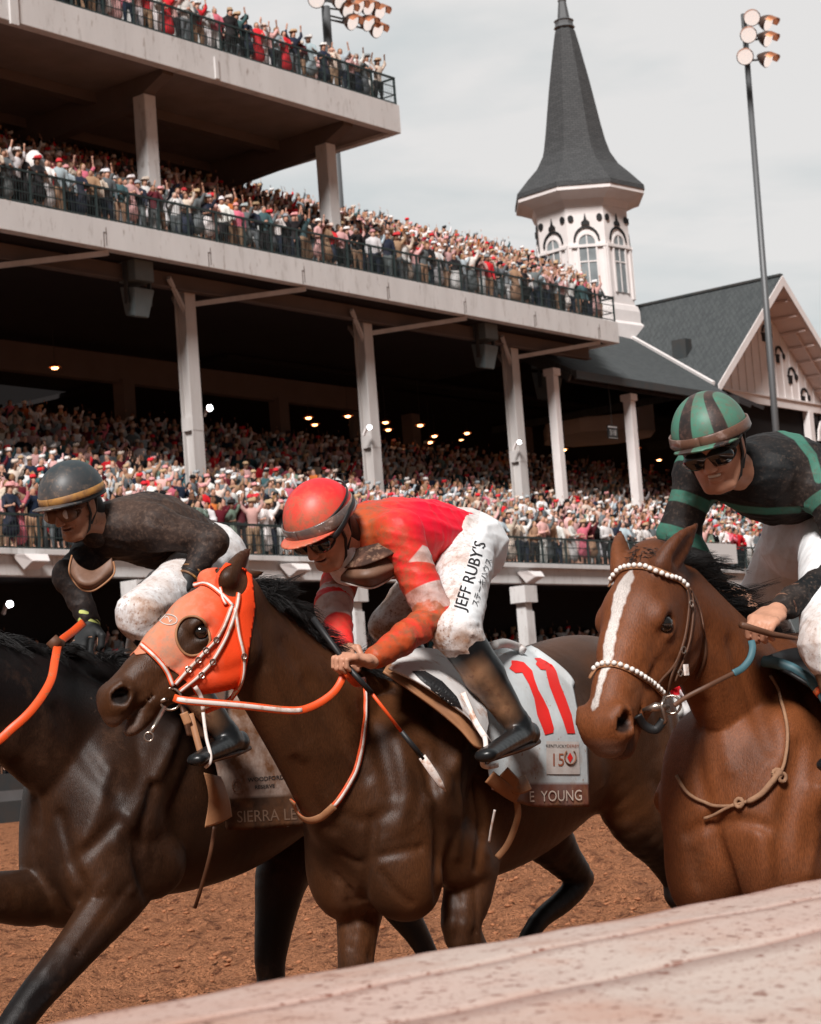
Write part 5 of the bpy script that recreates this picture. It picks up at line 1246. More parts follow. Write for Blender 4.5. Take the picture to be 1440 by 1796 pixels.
def helmet_band(H, s, parent, m, z0, w_, name='band', y0=0.0, slope=.10):
    b = MB(); A = np.linspace(0, 2 * math.pi, 49); k = math.sqrt(max(0, 1 - ((z0 - .048) / .120) ** 2)) + .012
    P = np.array([H(.113 * k * math.sin(a), -.010 + .134 * k * math.cos(a), z0 + slope * .13 * math.cos(a)) for a in A]); N = np.array([H(math.sin(a), math.cos(a), .12) - H(0, 0, 0) for a in A]); band(b, P, N, w_ * s, .003); return b.build(name, m, parent, smooth=True)
HV = .009
H2, VH2, FH2 = finish_horse(S2, 'racehorse', 'coat_bay', None, 'dark bay racehorse in an orange hood carrying the red jockey, in the middle', HV, {'points': points_mask(L2, .66, 6.0, 1.0), 'dark': dark_mask(L2, s2_), 'lip': lambda V: .058 - np.linalg.norm(V - L2(.590, 0, -.080), axis=1)})
eyeballs(L2, s2_, H2)
H3, VH3, FH3 = finish_horse(S3, 'racehorse', 'coat_light_bay', None, 'light bay racehorse with a white blaze and beaded browband at the right', HV, {'points': points_mask(L3, .55), 'dark': dark_mask(L3, s3_), 'lip': lambda V: .058 - np.linalg.norm(V - L3(.60, 0, -.045), axis=1), 'blaze': blaze_mask})
eyeballs(L3, s3_, H3)
H1, VH1, FH1 = finish_horse(S1, 'racehorse', 'coat_black_brown', None, 'near black racehorse at the left edge with its head outside the picture', .012, {'points': lambda V: np.maximum(points_mask(L1, .80)(V), (V[:, 2] - 1.50) * .5), 'dark': dark_mask(L1, s1_), 'lip': lambda V: V[:, 0] * 0 - 1})  # legs black; coat also darker with height over neck and back
eyeballs(L1, s1_, H1)
B2, B3, B1 = bvh_of(VH2, FH2), bvh_of(VH3, FH3), bvh_of(VH1, FH1)
# manes
def crest(p, pts, dyv=0.0): return [p(x, y, dyv) for x, y in spline(pts, 4)]
back = np.array((.8, -.05, .15))
cn = lambda r_, a, b: [nrm(np.array(a) * (1 - i / (len(r_) - 1)) + np.array(b) * i / (len(r_) - 1)) for i in range(len(r_))]
r_ = crest(p2, [(436, 1035), (470, 1052), (520, 1102), (570, 1146), (640, 1176)]); strands('mane', r_, cn(r_, (.7, -.25, .25), (.8, -.35, -.1)), .15, 'mane', H2, 2300, .0013, 3, .20, .16)
r_ = crest(p2, [(436, 1035), (480, 1062), (530, 1112)]); strands('mane', r_, cn(r_, (.5, -.6, -.4), (.7, -.5, -.1)), .10, 'mane', H2, 900, .0013, 23, .20, .2)
strands('mane', [p2(440, 1035), p2(450, 1040)], [np.array((.9, -.2, .42))] * 2, .24, 'mane', H2, 16, .0017, 8, .05, .0)
r_ = crest(p3, [(1140, 985), (1185, 1000), (1215, 1030), (1270, 1085), (1340, 1150)]); strands('mane', r_, cn(r_, (.95, -.05, .10), (.95, 0, .10)), .27, 'mane', H3, 2600, .0013, 5, .10, .05)
r_ = crest(p3, [(1118, 985), (1190, 990)]); strands('mane', r_, cn(r_, (.8, -.1, .30), (.9, -.1, .25)), .15, 'mane', H3, 800, .0013, 6, .16, .16)
r_ = crest(p3, [(1170, 990), (1180, 985)]); strands('mane', r_, [np.array((1, -.1, .0))] * len(r_), .42, 'mane', H3, 60, .0018, 16, .06, .02)
r_ = crest(p3, [(1112, 982), (1160, 985)]); strands('forelock', r_, [np.array((-.1, -.5, .8))] * len(r_), .09, 'mane', H3, 500, .0013, 26, .25, .9)
r_ = crest(p1, [(-150, 1080), (-60, 1112), (60, 1140), (200, 1158), (300, 1172)]); strands('mane', r_, [np.array((.75, -.4, .15))] * len(r_), .12, 'mane', H1, 2600, .0015, 7, .20, .26)
# tail of the middle horse seen below the belly side, tails of the others
def tail(p, dx, d, parent, seed):
    r_ = [p + np.array((0, 0, -.03 * i)) for i in range(4)]; strands('tail', r_, [np.array((dx, d, -.35))] * 4, .75, 'mane', parent, 220, .006, seed, .10, .25)
tail(w2(6.80, 0, 1.56), .9, .0, H2, 11); tail(w3(6.90, 0, 1.53), .9, .0, H3, 12); tail(w1(6.6, 0, 1.56), .9, .0, H1, 13)
# ================================================================ tack of the middle horse
mat('strap_black', (.012, .012, .013), .5, .4); mat('leather', (.11, .045, .022), .55, .4, noise=(20, .6, (.05, .022, .012)), bump=(60, .3, .002))
mat('tan_leather', (.34, .16, .075), .6, .35, noise=(10, .6, (.20, .09, .045)), bump=(50, .3, .002))
mat('orange_strap', (.72, .075, .012), .45, .45, noise=(16, .3, (.5, .10, .03)), dirt=[(None, 30, .55, .7, (.30, .12, .05))])
mat('white_strap', (.68, .60, .56), .45, .4, dirt=[(None, 26, .52, .7, (.40, .22, .14))])
mat('hood_orange', (.78, .060, .012), .8, .15, dirt=[('dust', 3, .15, .55, (.55, .22, .13)), ('dust', 40, .45, .65, (.42, .22, .15))], bump=(160, .35, .0015), bump2=(14, .3, .004))
mat('steel', (.45, .38, .33), .28, .6, metal=.9, noise=(30, .4, (.22, .14, .10)))
mat('cloth_grey', (.50, .53, .54), .85, .1, layers=[('strip', (.17, .045, .020), .003)], noise=(5, .4, (.36, .37, .37)), bump=(4, .35, .03), bump2=(90, .3, .001), dirt=[('dust', 9, .48, .66, (.26, .13, .07)), (None, 40, .64, .70, (.30, .16, .10))])
mat('cloth_dark', (.34, .26, .22), .85, .1, layers=[('strip', (.030, .014, .008), .003)], noise=(8, .6, (.16, .09, .06)), dirt=[(None, 6, .42, .62, (.13, .055, .025))], bump=(5, .4, .03))
mat('red_print', (.72, .012, .008), .6, .3, noise=(12, .3, (.55, .02, .01))); mat('black_print', (.012, .012, .014), .6, .3); mat('pale_print', (.62, .50, .42), .6, .3); mat('brown_print', (.16, .075, .045), .7, .2); mat('dull_print', (.20, .12, .08), .7, .2); mat('patch_white', (.55, .50, .47), .7, .2, noise=(20, .5, (.38, .30, .26))); mat('rust_print', (.30, .08, .035), .7, .2)
hole_c, hole_r = np.array((338., 1116.)), (29., 33.)
def hood():
    q = (VH2 - L2(0, 0, 0)); u = q @ U2_; W = VH2 - np.outer(np.where(u > 0, 2 * u, 0), U2_)
    near = (seg_d(VH2, [L2(-.04, 0, -.06), L2(.5, 0, 0)]) < .34) & ((VH2 - L2(0, 0, 0)) @ A2_ > -.12)
    px = proj(W)
    out_ = [(238, 1150), (228, 1120), (262, 1070), (300, 1030), (345, 995), (385, 985), (440, 1000), (446, 1065), (440, 1110), (433, 1160), (424, 1200), (402, 1234), (352, 1234), (334, 1202), (314, 1184), (289, 1166), (262, 1146)]
    f = poly_sd(px, out_)
    ey = (np.hypot((px[:, 0] - hole_c[0]) / hole_r[0], (px[:, 1] - hole_c[1]) / hole_r[1]) - 1) * 30
    ear_ = (np.hypot((px[:, 0] - 409) / 25, (px[:, 1] - 1020) / 28) - 1) * 25
    f = np.minimum(np.minimum(f, ey), ear_); f = np.where(near, f, -5)
    me = mesh_of('tmp', VH2, FH2, None); N = np.zeros((len(VH2), 3)); me.vertices.foreach_get('co', np.zeros(len(VH2) * 3, np.float32)); nn = np.zeros(len(VH2) * 3, np.float32); me.vertices.foreach_get('normal', nn); N = nn.reshape(-1, 3); bpy.data.meshes.remove(me)
    keep = (f[FH2] > -12).any(1); Fk = FH2[keep]
    V2, F2 = clip(VH2 + N * .0045, Fk, f)
    pz = proj(V2); dust = np.clip((395 - pz[:, 0]) / 90, 0, 1) * np.clip((1200 - pz[:, 1]) / 40, 0.25, 1)
    V3, F3, at = thick(V2, F2, .004, {'dust': dust})
    o = obj('blinker_hood', mesh_of('blinker_hood', V3, F3, 'hood_orange', attrs=at)); tag(o, 'orange blinker hood dusty at the front on the middle horse', 'horse hood')
    b = MB(); A = np.linspace(0, 2 * math.pi, 40); P = []
    for a in A:
        h_ = vis_hit(B2, hole_c[0] + (hole_r[0] + .5) * math.cos(a), hole_c[1] + (hole_r[1] + .5) * math.sin(a), .006); P.append(h_[0] if h_ else P[-1])
    b.tube(P, .004, 6, False); b.build('eye_hole_binding', 'tan_leather', o, smooth=True)
    b = MB(); decal_text(b, B2, '2', (297, 1088), (1, -1.0), 17, 5, off=.0062); Pc = []
    for a in np.linspace(0, 2 * math.pi, 25):
        h_ = vis_hit(B2, 297 + 15 * math.cos(a), 1089 + 9 * math.sin(a), .006)
        if h_: Pc.append(h_[0])
    b.tube(Pc, .0022, 5, False); b.v and b.build('crest_mark', 'patch_white', o)
    return V2, F2
VHo, FHo = hood(); BH = BVHTree.FromPolygons([tuple(v) for v in np.vstack([VHo, VH2])], [tuple(f) for f in FHo] + [tuple(int(i) + len(VHo) for i in f) for f in FH2])
BR2 = empty('bridle', tuple(p2(300, 1200)), 'orange and white racing bridle over the orange hood', 'bridle', 'bridles of the racehorses')
STR = [[(250, 1132), (262, 1143), (280, 1161), (293, 1180), (302, 1203)], [(306, 1200), (348, 1154), (383, 1113), (406, 1064)], [(314, 1212), (362, 1172), (394, 1120), (413, 1068), (417, 1042)], [(340, 1026), (362, 1026), (384, 1040), (407, 1064)],
       [(411, 1068), (417, 1112), (426, 1154), (421, 1196), (403, 1228), (360, 1248)], [(395, 1062), (388, 1048), (388, 1028)]]
for i, px in enumerate(STR):
    b = MB(); C3, N3 = strap(b, BH, px, 10 if i != 5 else 7, off=.006); b.build(['noseband', 'cheekpiece', 'cheekpiece', 'browband', 'throat_lash', 'ear_loop'][i], 'orange_strap', BR2, smooth=True)
    b = MB(); band(b, C3 + N3 * .0034, N3, (4.8 if i != 5 else 3.5) / px_m(C3[0]), .0012); b.build('white_strip', 'white_strap', BR2, smooth=True)
b = MB(); strap(b, BH, [(341, 1203), (353, 1222), (356, 1246)], 8, .0065); b.build('chin_strap', 'white_strap', BR2, smooth=True)
for k_ in range(7):      # buckles and keepers
    t = k_ / 6; x, y = [(330, 1174), (346, 1157), (360, 1140), (376, 1122), (352, 1184), (372, 1160), (425, 1150)][k_]
    h_ = vis_hit(BH, x, y, .012)
    if h_: b = MB(); ring(b, h_[0], h_[1], .009, .0018, 10); b.build('buckle', 'steel', BR2)
bit = ptY(299, 1226, Y2 - .055 + .10); nb = nrm(CP - bit + U2_ * .3)
b = MB(); ring(b, bit, nb, .032, .004); b.build('bit_ring', 'steel', BR2, smooth=True)
b = MB(); b.tube([bit + np.array((-.02, 0, .0)), ptY(268, 1236, Y2 + .10)], .006, 7); b.tube([ptY(289, 1240, Y2 + .03), ptY(272, 1272, Y2 + .03), ptY(263, 1286, Y2 + .03)], .007, 7); b.build('bit', 'steel', BR2, smooth=True)
b = MB(); ring(b, ptY(261, 1292, Y2 + .03), CP - bit, .013, .0025, 14); b.build('ring', 'steel', BR2, smooth=True)
# reins of the middle horse
RN2 = empty('reins', tuple(p2(600, 1180)), 'orange rein with white strip from the bit to the red rider\'s hand', 'reins')
C3 = free(p2, [(306, 1224, .02), (327, 1229, -.02), (420, 1237, -.10), (508, 1246, -.16), (545, 1240, -.19), (580, 1219, -.22), (598, 1195, -.23), (603, 1172, -.23)]); N3 = toward(C3)
b = MB(); band(b, C3, N3, .024, .004); b.build('rein', 'orange_strap', RN2, smooth=True)
n_ = int(len(C3) * .52); b = MB(); band(b, C3[3:n_] + N3[3:n_] * .0045, N3[3:n_], .013, .0015); b.build('white_strip', 'white_strap', RN2, smooth=True)
C3 = free(p2, [(606, 1170, -.24), (612, 1182, -.26), (624, 1196, -.24), (640, 1196, -.2)]); b = MB(); band(b, C3, toward(C3), .030, .004); b.build('rein', 'orange_strap', RN2, smooth=True)
C3 = free(p2, [(300, 1215, .28), (400, 1190, .30), (520, 1175, .22), (590, 1160, .12)]); b = MB(); band(b, C3, toward(C3), .02, .004); b.build('rein', 'orange_strap', RN2, smooth=True)
YK2 = empty('neck_yoke', tuple(p2(630, 1300)), 'orange and white neck strap looping down to the breast of the middle horse', 'neck strap')
b = MB(); C3, N3 = strap(b, B2, [(634, 1196), (637, 1235), (633, 1290), (624, 1342), (600, 1390), (572, 1424), (545, 1436), (527, 1422), (518, 1400)], 12, .010, .004); b.build('strap', 'orange_strap', YK2, smooth=True)
n_ = int(len(C3) * .72); b = MB(); band(b, C3[:n_] + N3[:n_] * .0045, N3[:n_], .010, .0015); b.build('white_strip', 'white_strap', YK2, smooth=True)
n_ = int(len(C3) * .70); b = MB(); band(b, C3[n_:] + N3[n_:] * .002, N3[n_:], .026, .0035); b.build('leather_end', 'tan_leather', YK2, smooth=True)
# whip
WH2 = empty('whip', tuple(p2(620, 1180)), 'red and black riding whip held low by the red rider', 'whip')
wp = lambda *a: [p2(x, y, d) for x, y, d in a]
MB().tube(wp((549, 1084, -.16), (590, 1140, -.22), (618, 1180, -.27)), [.010, .0095, .008], 10).build('grip', 'strap_black', WH2, smooth=True)
MB().tube(wp((614, 1174, -.268), (652, 1216, -.30)), .0085, 10).build('collar', 'strap_black', WH2, smooth=True)
MB().tube(wp((652, 1216, -.30), (704, 1283, -.33)), .0055, 8).build('shaft', 'orange_strap', WH2, smooth=True)
MB().tube(wp((704, 1283, -.33), (742, 1330, -.36)), [.008, .009], 8).build('sleeve', 'strap_black', WH2, smooth=True)
C3 = np.array(wp((740, 1327, -.36), (760, 1356, -.37), (772, 1374, -.38), (781, 1387, -.38))); b = MB(); band(b, C3, toward(C3), [.024, .026, .020, .004], .005); b.build('flap', 'white_strap', WH2, smooth=True)

# saddlecloth with the number 11
V, F, uv = patch(p2, [[(790, 1132, -.04), (854, 1126, -.04), (906, 1128, -.03), (944, 1144, -.05)], [(812, 1190, -.24), (885, 1188, -.24), (950, 1178, -.22), (998, 1190, -.20)], [(828, 1250, -.31), (900, 1250, -.31), (965, 1245, -.30), (1014, 1244, -.28)],
                      [(850, 1310, -.335), (920, 1312, -.335), (980, 1302, -.33), (1029, 1300, -.31)], [(865, 1385, -.335), (925, 1412, -.34), (985, 1416, -.34), (1033, 1415, -.32)]], 10, 10, B2, .014, .004, 3)
vy = proj(V)[:, 1]; V, F, at = thick(V, F, .006, {'strip': (vy - 1374) * .001, 'dust': np.clip((vy - 1290) / 60, .12, 1)})
SC2 = obj('saddlecloth', mesh_of('saddlecloth', V, F, 'cloth_grey', attrs=at)); tag(SC2, 'pale grey saddlecloth with the red number 11 and a brown lettered hem', 'saddlecloth')
BC2 = BVHTree.FromPolygons([tuple(v) for v in V], [tuple(f) for f in F])
Zm = lambda pts: [(760 + x / 4.8, 1100 + y / 4.8) for x, y in pts]
b = MB()
decal_poly(b, BC2, Zm([(655, 285), (700, 286), (760, 300), (830, 370), (848, 440), (880, 530), (925, 610), (968, 700), (1010, 850), (1005, 890), (935, 908), (915, 850), (870, 740), (845, 600), (800, 480), (745, 385), (690, 390), (638, 352), (657, 322)]), 7)
b.build('number', 'red_print', SC2); b = MB()
decal_poly(b, BC2, Zm([(848, 264), (900, 262), (1000, 320), (1032, 372), (1062, 480), (1110, 600), (1160, 740), (1190, 895), (1122, 895), (1085, 780), (1030, 640), (975, 500), (950, 400), (945, 365), (900, 360), (860, 315), (872, 290)]), 7)
b.build('number', 'red_print', SC2)
b = MB(); decal_poly(b, BC2, [(957, 1300), (1014, 1301), (1016, 1358), (957, 1358)], 8, .003); b.build('badge', 'patch_white', SC2)
b = MB(); decal_text(b, BC2, 'KENTUCKY', (974, 1309), (1, .02), 7.5, 4, off=.0045, xs=.95); b.build('lettering', 'black_print', SC2)
b = MB(); decal_text(b, BC2, 'DERBY', (1003, 1309), (1, .02), 7.5, 4, off=.0045, xs=.95); b.build('lettering', 'rust_print', SC2); b = MB(); decal_text(b, BC2, '15', (976, 1334), (1, .0), 32, 6, off=.0045, xs=.8); b.build('lettering', 'rust_print', SC2)
b = MB(); Pc = [vis_hit(BC2, 998 + 10 * math.cos(a), 1328 + 13 * math.sin(a), .005)[0] for a in np.linspace(-.9, math.pi + .9, 18)]; b.tube(Pc, .0028, 5); b.build('horseshoe_mark', 'brown_print', SC2)
b = MB(); decal_poly(b, BC2, [(998, 1320), (1003, 1329), (998, 1338), (993, 1329)], 6, .0045); b.build('rose_mark', 'red_print', SC2)
b = MB(); decal_text(b, BC2, 'E  YOUNG', (973, 1397), (1, -.03), 27, 6, off=.004, xs=.74); b.build('lettering', 'pale_print', SC2)
# saddle: tan flap, white pad over it, dark roll
SD2 = empty('saddle', tuple(p2(770, 1180)), 'white and tan racing saddle under the red rider', 'saddle')
V, F, uv = patch(p2, [[(700, 1146, -.05), (740, 1138, -.03), (785, 1146, -.03), (820, 1170, -.10), (845, 1215, -.26), (856, 1275, -.34)], [(680, 1166, -.12), (716, 1180, -.20), (760, 1200, -.26), (800, 1232, -.32), (830, 1268, -.35), (852, 1300, -.37)], [(673, 1176, -.17), (722, 1210, -.26), (768, 1245, -.31), (805, 1278, -.35), (832, 1306, -.38), (846, 1312, -.385)]], 8, 8, B2, .022)
V, F, at = thick(V, F, .008); obj('flap', mesh_of('flap', V, F, 'tan_leather'), SD2)
V, F, uv = patch(p2, [[(698, 1144, -.10), (740, 1136, -.06), (785, 1143, -.05), (822, 1168, -.14), (847, 1212, -.30), (858, 1270, -.37)], [(690, 1160, -.17), (730, 1172, -.25), (770, 1190, -.30), (812, 1222, -.355), (838, 1262, -.385), (854, 1290, -.40)], [(682, 1169, -.19), (735, 1196, -.29), (782, 1226, -.345), (818, 1256, -.375), (836, 1276, -.395), (850, 1284, -.405)]], 8, 8, B2, .036, .003, 5)
mat('pad_white', (.60, .58, .57), .7, .25, noise=(7, .3, (.45, .42, .40)), bump=(6, .4, .02), dirt=[(None, 12, .55, .72, (.34, .17, .10))])
V, F, at = thick(V, F, .010); obj('pad', mesh_of('pad', V, F, 'pad_white'), SD2); BP2 = BVHTree.FromPolygons([tuple(v) for v in V], [tuple(f) for f in F])
b = MB(); decal_poly(b, BP2, [(722, 1178), (745, 1178), (775, 1196), (800, 1222), (812, 1244), (790, 1236), (765, 1216), (742, 1196)], 7, .003); b.build('dark_panel', 'strap_black', SD2)
b = MB(); b.tube(free(p2, [(866, 1132, -.22), (885, 1128, -.16), (906, 1134, -.12), (918, 1142, -.14)]), [.016] * 19, 8); b.build('cantle_roll', 'pad_white', SD2, smooth=True)
GR2 = empty('girth', tuple(p2(890, 1400)), 'tan girth straps hanging behind the red rider\'s boot', 'girth')
for pts, w_, m_ in (([(858, 1362, -.37), (885, 1384, -.37), (908, 1398, -.36)], .045, 'tan_leather'), ([(880, 1356, -.385), (905, 1378, -.38), (926, 1372, -.375)], .055, 'tan_leather'), ([(905, 1400, -.33), (908, 1432, -.32), (892, 1478, -.28), (872, 1504, -.24)], .022, 'tan_leather'), ([(868, 1420, -.33), (862, 1450, -.30), (858, 1476, -.27)], .008, 'white_strap')):
    C3 = free(p2, pts); b = MB(); band(b, C3, toward(C3), w_, .004); b.build('girth_strap', m_, GR2, smooth=True)
# ================================================================ riders
mat('skin', (.54, .28, .185), .5, .35, noise=(9, .35, (.42, .17, .10)), dirt=[('dust', 30, .48, .66, (.17, .085, .05)), ('dust', 6, .35, .7, (.30, .15, .09))], bump=(180, .2, .0008))
mat('skin_dirty', (.40, .21, .135), .5, .35, noise=(9, .5, (.24, .12, .075)), dirt=[(None, 34, .55, .70, (.13, .07, .045))], bump=(180, .2, .0008))
mat('teeth', (.62, .57, .50), .3, .5); mat('mouth_dark', (.06, .02, .018), .6, .2)
mat('eye_white', (.5, .45, .42), .2, .5)
mat('silk_red', (.80, .006, .030), .5, .2, layers=[('white', (.62, .56, .54), .002), ('red', (.66, .012, .012), .002)], bump=(5, .45, .025), bump2=(16, .35, .008), dirt=[('dust', 7, .20, .52, (.42, .075, .022)), ('dust', 26, .46, .62, (.26, .085, .04))])
mat('silk_black', (.008, .009, .010), .6, .15, layers=[('green', (.045, .17, .125), .002)], bump=(5, .45, .025), bump2=(16, .4, .008), dirt=[('dust', 5, .40, .95, (.075, .050, .040)), ('dust', 90, .52, .78, (.10, .07, .055))])
mat('silk_black_dusty', (.010, .009, .010), .6, .15, bump=(5, .5, .025), bump2=(15, .5, .009), dirt=[('dust', 4, .25, .85, (.085, .050, .036)), ('dust', 70, .48, .75, (.12, .075, .055))])
mat('silk_flap', (.17, .085, .058), .85, .12, bump=(7, .6, .02), bump2=(40, .4, .004), dirt=[(None, 9, .40, .60, (.05, .028, .022)), (None, 30, .50, .68, (.30, .18, .12))])
mat('breeches_white', (.74, .76, .78), .75, .15, bump=(5, .35, .02), bump2=(18, .25, .006), dirt=[('dust', 9, .30, .70, (.38, .22, .14)), ('dust', 40, .48, .74, (.26, .135, .08)), ('dust', 100, .56, .70, (.22, .11, .07))])
mat('boot_black', (.009, .010, .011), .32, .35, bump=(14, .3, .006), dirt=[('dust', 7, .22, .50, (.28, .145, .078)), ('dust', 40, .52, .66, (.13, .06, .035))])
mat('helmet_red', (.72, .010, .020), .45, .4, dirt=[('dust', 3.2, .25, .55, (.52, .13, .07)), ('dust', 50, .48, .64, (.34, .12, .07))])
mat('helmet_teal', (.016, .028, .034), .45, .4, dirt=[('dust', 4, .40, .70, (.13, .10, .09)), ('dust', 50, .52, .68, (.17, .12, .09))])
mat('helmet_striped', (.012, .013, .014), .5, .35, layers=[('green', (.055, .20, .14), .0015)], dirt=[('dust', 8, .40, .66, (.10, .055, .042)), ('dust', 60, .52, .68, (.16, .09, .07))])
mat('band_brown', (.12, .060, .040), .35, .5, dirt=[(None, 14, .56, .72, (.36, .26, .23)), (None, 30, .5, .7, (.08, .04, .03))])
mat('band_gold', (.38, .19, .05), .5, .3, dirt=[(None, 9, .45, .65, (.20, .10, .05)), (None, 26, .5, .7, (.11, .06, .04))])
mat('band_smoke', (.10, .075, .07), .25, .6, coat=.4, dirt=[(None, 8, .42, .66, (.30, .16, .11)), (None, 12, .62, .75, (.65, .52, .48))])
mat('lens_black', (.008, .008, .009), .08, .7, coat=.5); mat('lens_brown', (.12, .060, .036), .5, .3, dirt=[(None, 16, .40, .75, (.20, .11, .075))]); mat('lens_clear', (.55, .52, .50), .1, .7)
mat('glove', (.016, .017, .018), .6, .3, layers=[('stripe', (.55, .60, .18), .001)])

def rider(P, name_label, J, mats, h=.0065):
    """P: surveying function of the horse's plane; J: joints as (x, y, lateral)"""
    q = {k: P(*v) for k, v in J.items() if isinstance(v, tuple) and len(v) == 3 and all(isinstance(t_, (int, float)) for t_ in v)}
    s = J.get('size', (1.0,))[0]
    fw, up = J['look']; fw = nrm(np.array(fw)); up = np.array(up)
    lat = np.array((0, 1.0, 0))
    sh = (q['shL'] + q['shR']) / 2; hip = (q['hipL'] + q['hipR']) / 2
    def torso(S, g, full=True):
        S.chain([((hip if not full else hip + (q['belly'] - hip) * .55), .145 + g, .11 + g), (q['belly'], .145 + g, .105 + g), (q['chest'], .165 + g, .125 + g), (sh + .03 * nrm(q['neck'] - sh), .15 + g, .095 + g)], u=lat, k=.04, n=5)
        for a in 'LR': S.ell(q['sh' + a], .068 + g, k=.05)
    def arms(S, g, t0=0, t1=1.0, only='LR'):
        for a in only:
            S.ec(q['sh' + a], q['el' + a], .056 + g, .045 + g, k=.03); S.ec(q['el' + a], q['el' + a] + (q['wr' + a] - q['el' + a]) * t1, .045 + g, (.030 if g <= 0 else .023) + g, k=.02); S.ell(q['el' + a], .046 + g, k=.01)
    def legs(S, g, shin=1.0):
        for a in 'LR':
            S.ec(q['hip' + a], q['kn' + a], (.100 + g, .100 + g), (.068 + g, .068 + g), k=.05); S.ec(q['kn' + a], q['kn' + a] + (q['an' + a] - q['kn' + a]) * shin, .062 + g, .062 + g - .022 * shin, k=.03)
        S.ell(hip, (.13 + g, .17 + g, .13 + g), k=.05)
    # body: one continuous skin
    B = SDF(); torso(B, -.014, False); arms(B, -.010); legs(B, -.014)
    B.ec(sh, q['head'] - nrm(up) * .04, .062, .055, k=.03)
    H, sd, fw, up = face(B, q['head'], fw, up, s, J.get('smile', (0,))[0])
    for a in 'LR':
        hd = J['hand' + a]; hs = 1.0 * s * (hd[4] if len(hd) > 4 else 1); hand(B, q['wr' + a], P(*hd[0]), np.array(hd[1], float), np.array(hd[2], float), hd[3], hs)
        t_ = nrm(q['an' + a] - q['kn' + a]); B.ec(q['an' + a] + t_ * .03, q['an' + a] + t_ * .02 + (q['to' + a] - q['an' + a]) * .8, .022, .016, k=.02)
    B.groove([H(0, .1, -.2), H(0, .1, -.25)], .0, .01)
    V, F = B.mesh(h * .66); V = soften(V, F, 1)
    dust = np.clip(.75 - (V - H(0, 0, 0)) @ up * 4, 0, 1) * .8 if J.get('dirtyface') else np.full(len(V), .25)
    root = obj('person', mesh_of('person', V, F, mats['skin'], attrs={'dust': dust})); tag(root, name_label, 'person', 'jockeys riding the racehorses')
    for qd in (-1, 1):
        S = SDF(); S.ell(H(qd * .033, .079, .010), .0115 * s); Ve, Fe = S.mesh(.0035); obj('eye', mesh_of('eye', Ve, Fe, 'eye_white'), root)
    S = SDF(); S.ell(H(0, .080, -.060 + .005 * J.get('smile', (0,))[0]), np.array((.020, .010, .006)) * s, sd, up); Ve, Fe = S.mesh(.003); obj('teeth', mesh_of('teeth', Ve, Fe, 'teeth' if J.get('smile') else 'mouth_dark'), root)
    # silks
    S = SDF(); torso(S, .010); arms(S, .012, t1=.90)
    S.ec(sh, sh + (q['head'] - sh) * .42, .075, .070, k=.03)
    for g in J.get('folds', []): S.groove([P(*x) for x in g[0]], g[1], g[2])
    V, F = S.mesh(h, lambda X: .003 * wob(X, 11, 3) + creases(X, .007, 26, 3) + creases(X, .004, 60, 5)); V = soften(V, F, 1)
    silks = obj('silks', mesh_of('silks', V, F, mats['silk'], attrs=J['silkmask'](V, q)), root)
    # breeches
    S = SDF(); legs(S, .008, .22); S.ec(hip, q['belly'] + (hip - q['belly']) * .10, (.15, .118), (.142, .105), lat, k=.04)
    for g in J.get('legfolds', []): S.groove([P(*x) for x in g[0]], g[1], g[2])
    V, F = S.mesh(h, lambda X: .0025 * wob(X, 13, 5) + creases(X, .005, 30, 8) + creases(X, .003, 62, 9)); V = soften(V, F, 1)
    br = obj('breeches', mesh_of('breeches', V, F, 'breeches_white', attrs={'dust': J['legdust'](V, q)}), root)
    for a in 'LR':      # boots
        S = SDF(); kn, an, to = q['kn' + a], q['an' + a], q['to' + a]; t = nrm(an - kn)
        S.ec(kn + (an - kn) * .08, kn + (an - kn) * .45, .072, .064, k=.02); S.ec(kn + (an - kn) * .45, an, .064, .042, k=.02); S.ell(an, .045, k=.02)
        ft = nrm(to - an); ft2 = nrm(to - (an + t * .045)); hl = an + t * .045 - ft2 * .045
        S.ell(hl, (.045, .034, .040), ft2, k=.02); S.ec(an + t * .035, to, (.036, .036), (.036, .022), lat, k=.02)
        for i in range(3): S.groove([an + t * (-.02 + .022 * i) - lat * .05 + ft * .06, an + t * (-.015 + .022 * i) - lat * .06, an + t * (-.03 + .022 * i) - lat * .05 - ft * .05], .0045, .007)
        V, F = S.mesh(h * .85, lambda X: .0012 * wob(X, 40, 9)); V = soften(V, F, 1); d = np.clip(2.3 - np.abs((V - kn) @ t / np.linalg.norm(an - kn) - .57) * 6.0, 0, 1) * np.clip(.9 - (V - kn - np.outer((V - kn) @ t, t)) @ nrm(np.array((.62, -.79, .35))) * 20, .0, 1) * np.clip((.078 - np.linalg.norm(V - kn - np.outer((V - kn) @ t, t), axis=1)) * 80, 0, 1)
        bo = obj('boot', mesh_of('boot', V, F, 'boot_black', attrs={'dust': d * J.get('bootdust', (1,))[0]}), root)
        b = MB(); so = MB(); so.tube([hl + t * .036 - ft2 * .03, hl + t * .037 + ft2 * .06, to + t * .020], [.010, .011, .008], 8); so.build('sole', 'leather', bo, smooth=True)
        b = MB(); c0 = kn + (an - kn) * .05; uu = nrm(np.cross(t, lat)); b.tube([c0 + .070 * (math.cos(x) * lat + math.sin(x) * uu) for x in np.linspace(0, 2 * math.pi, 25)], .006, 6, False); b.build('cuff', 'strap_black', bo, smooth=True)
    return root, H, sd, fw, up, q, s, silks, br
def tseg(V, a, b):
    ab = b - a; t = ((V - a) @ ab) / (ab @ ab); return t, np.linalg.norm(V - a - np.clip(t, 0, 1)[:, None] * ab, axis=1)
def bands(t, lo, hi, L_): return np.minimum(t - lo, hi - t) * L_

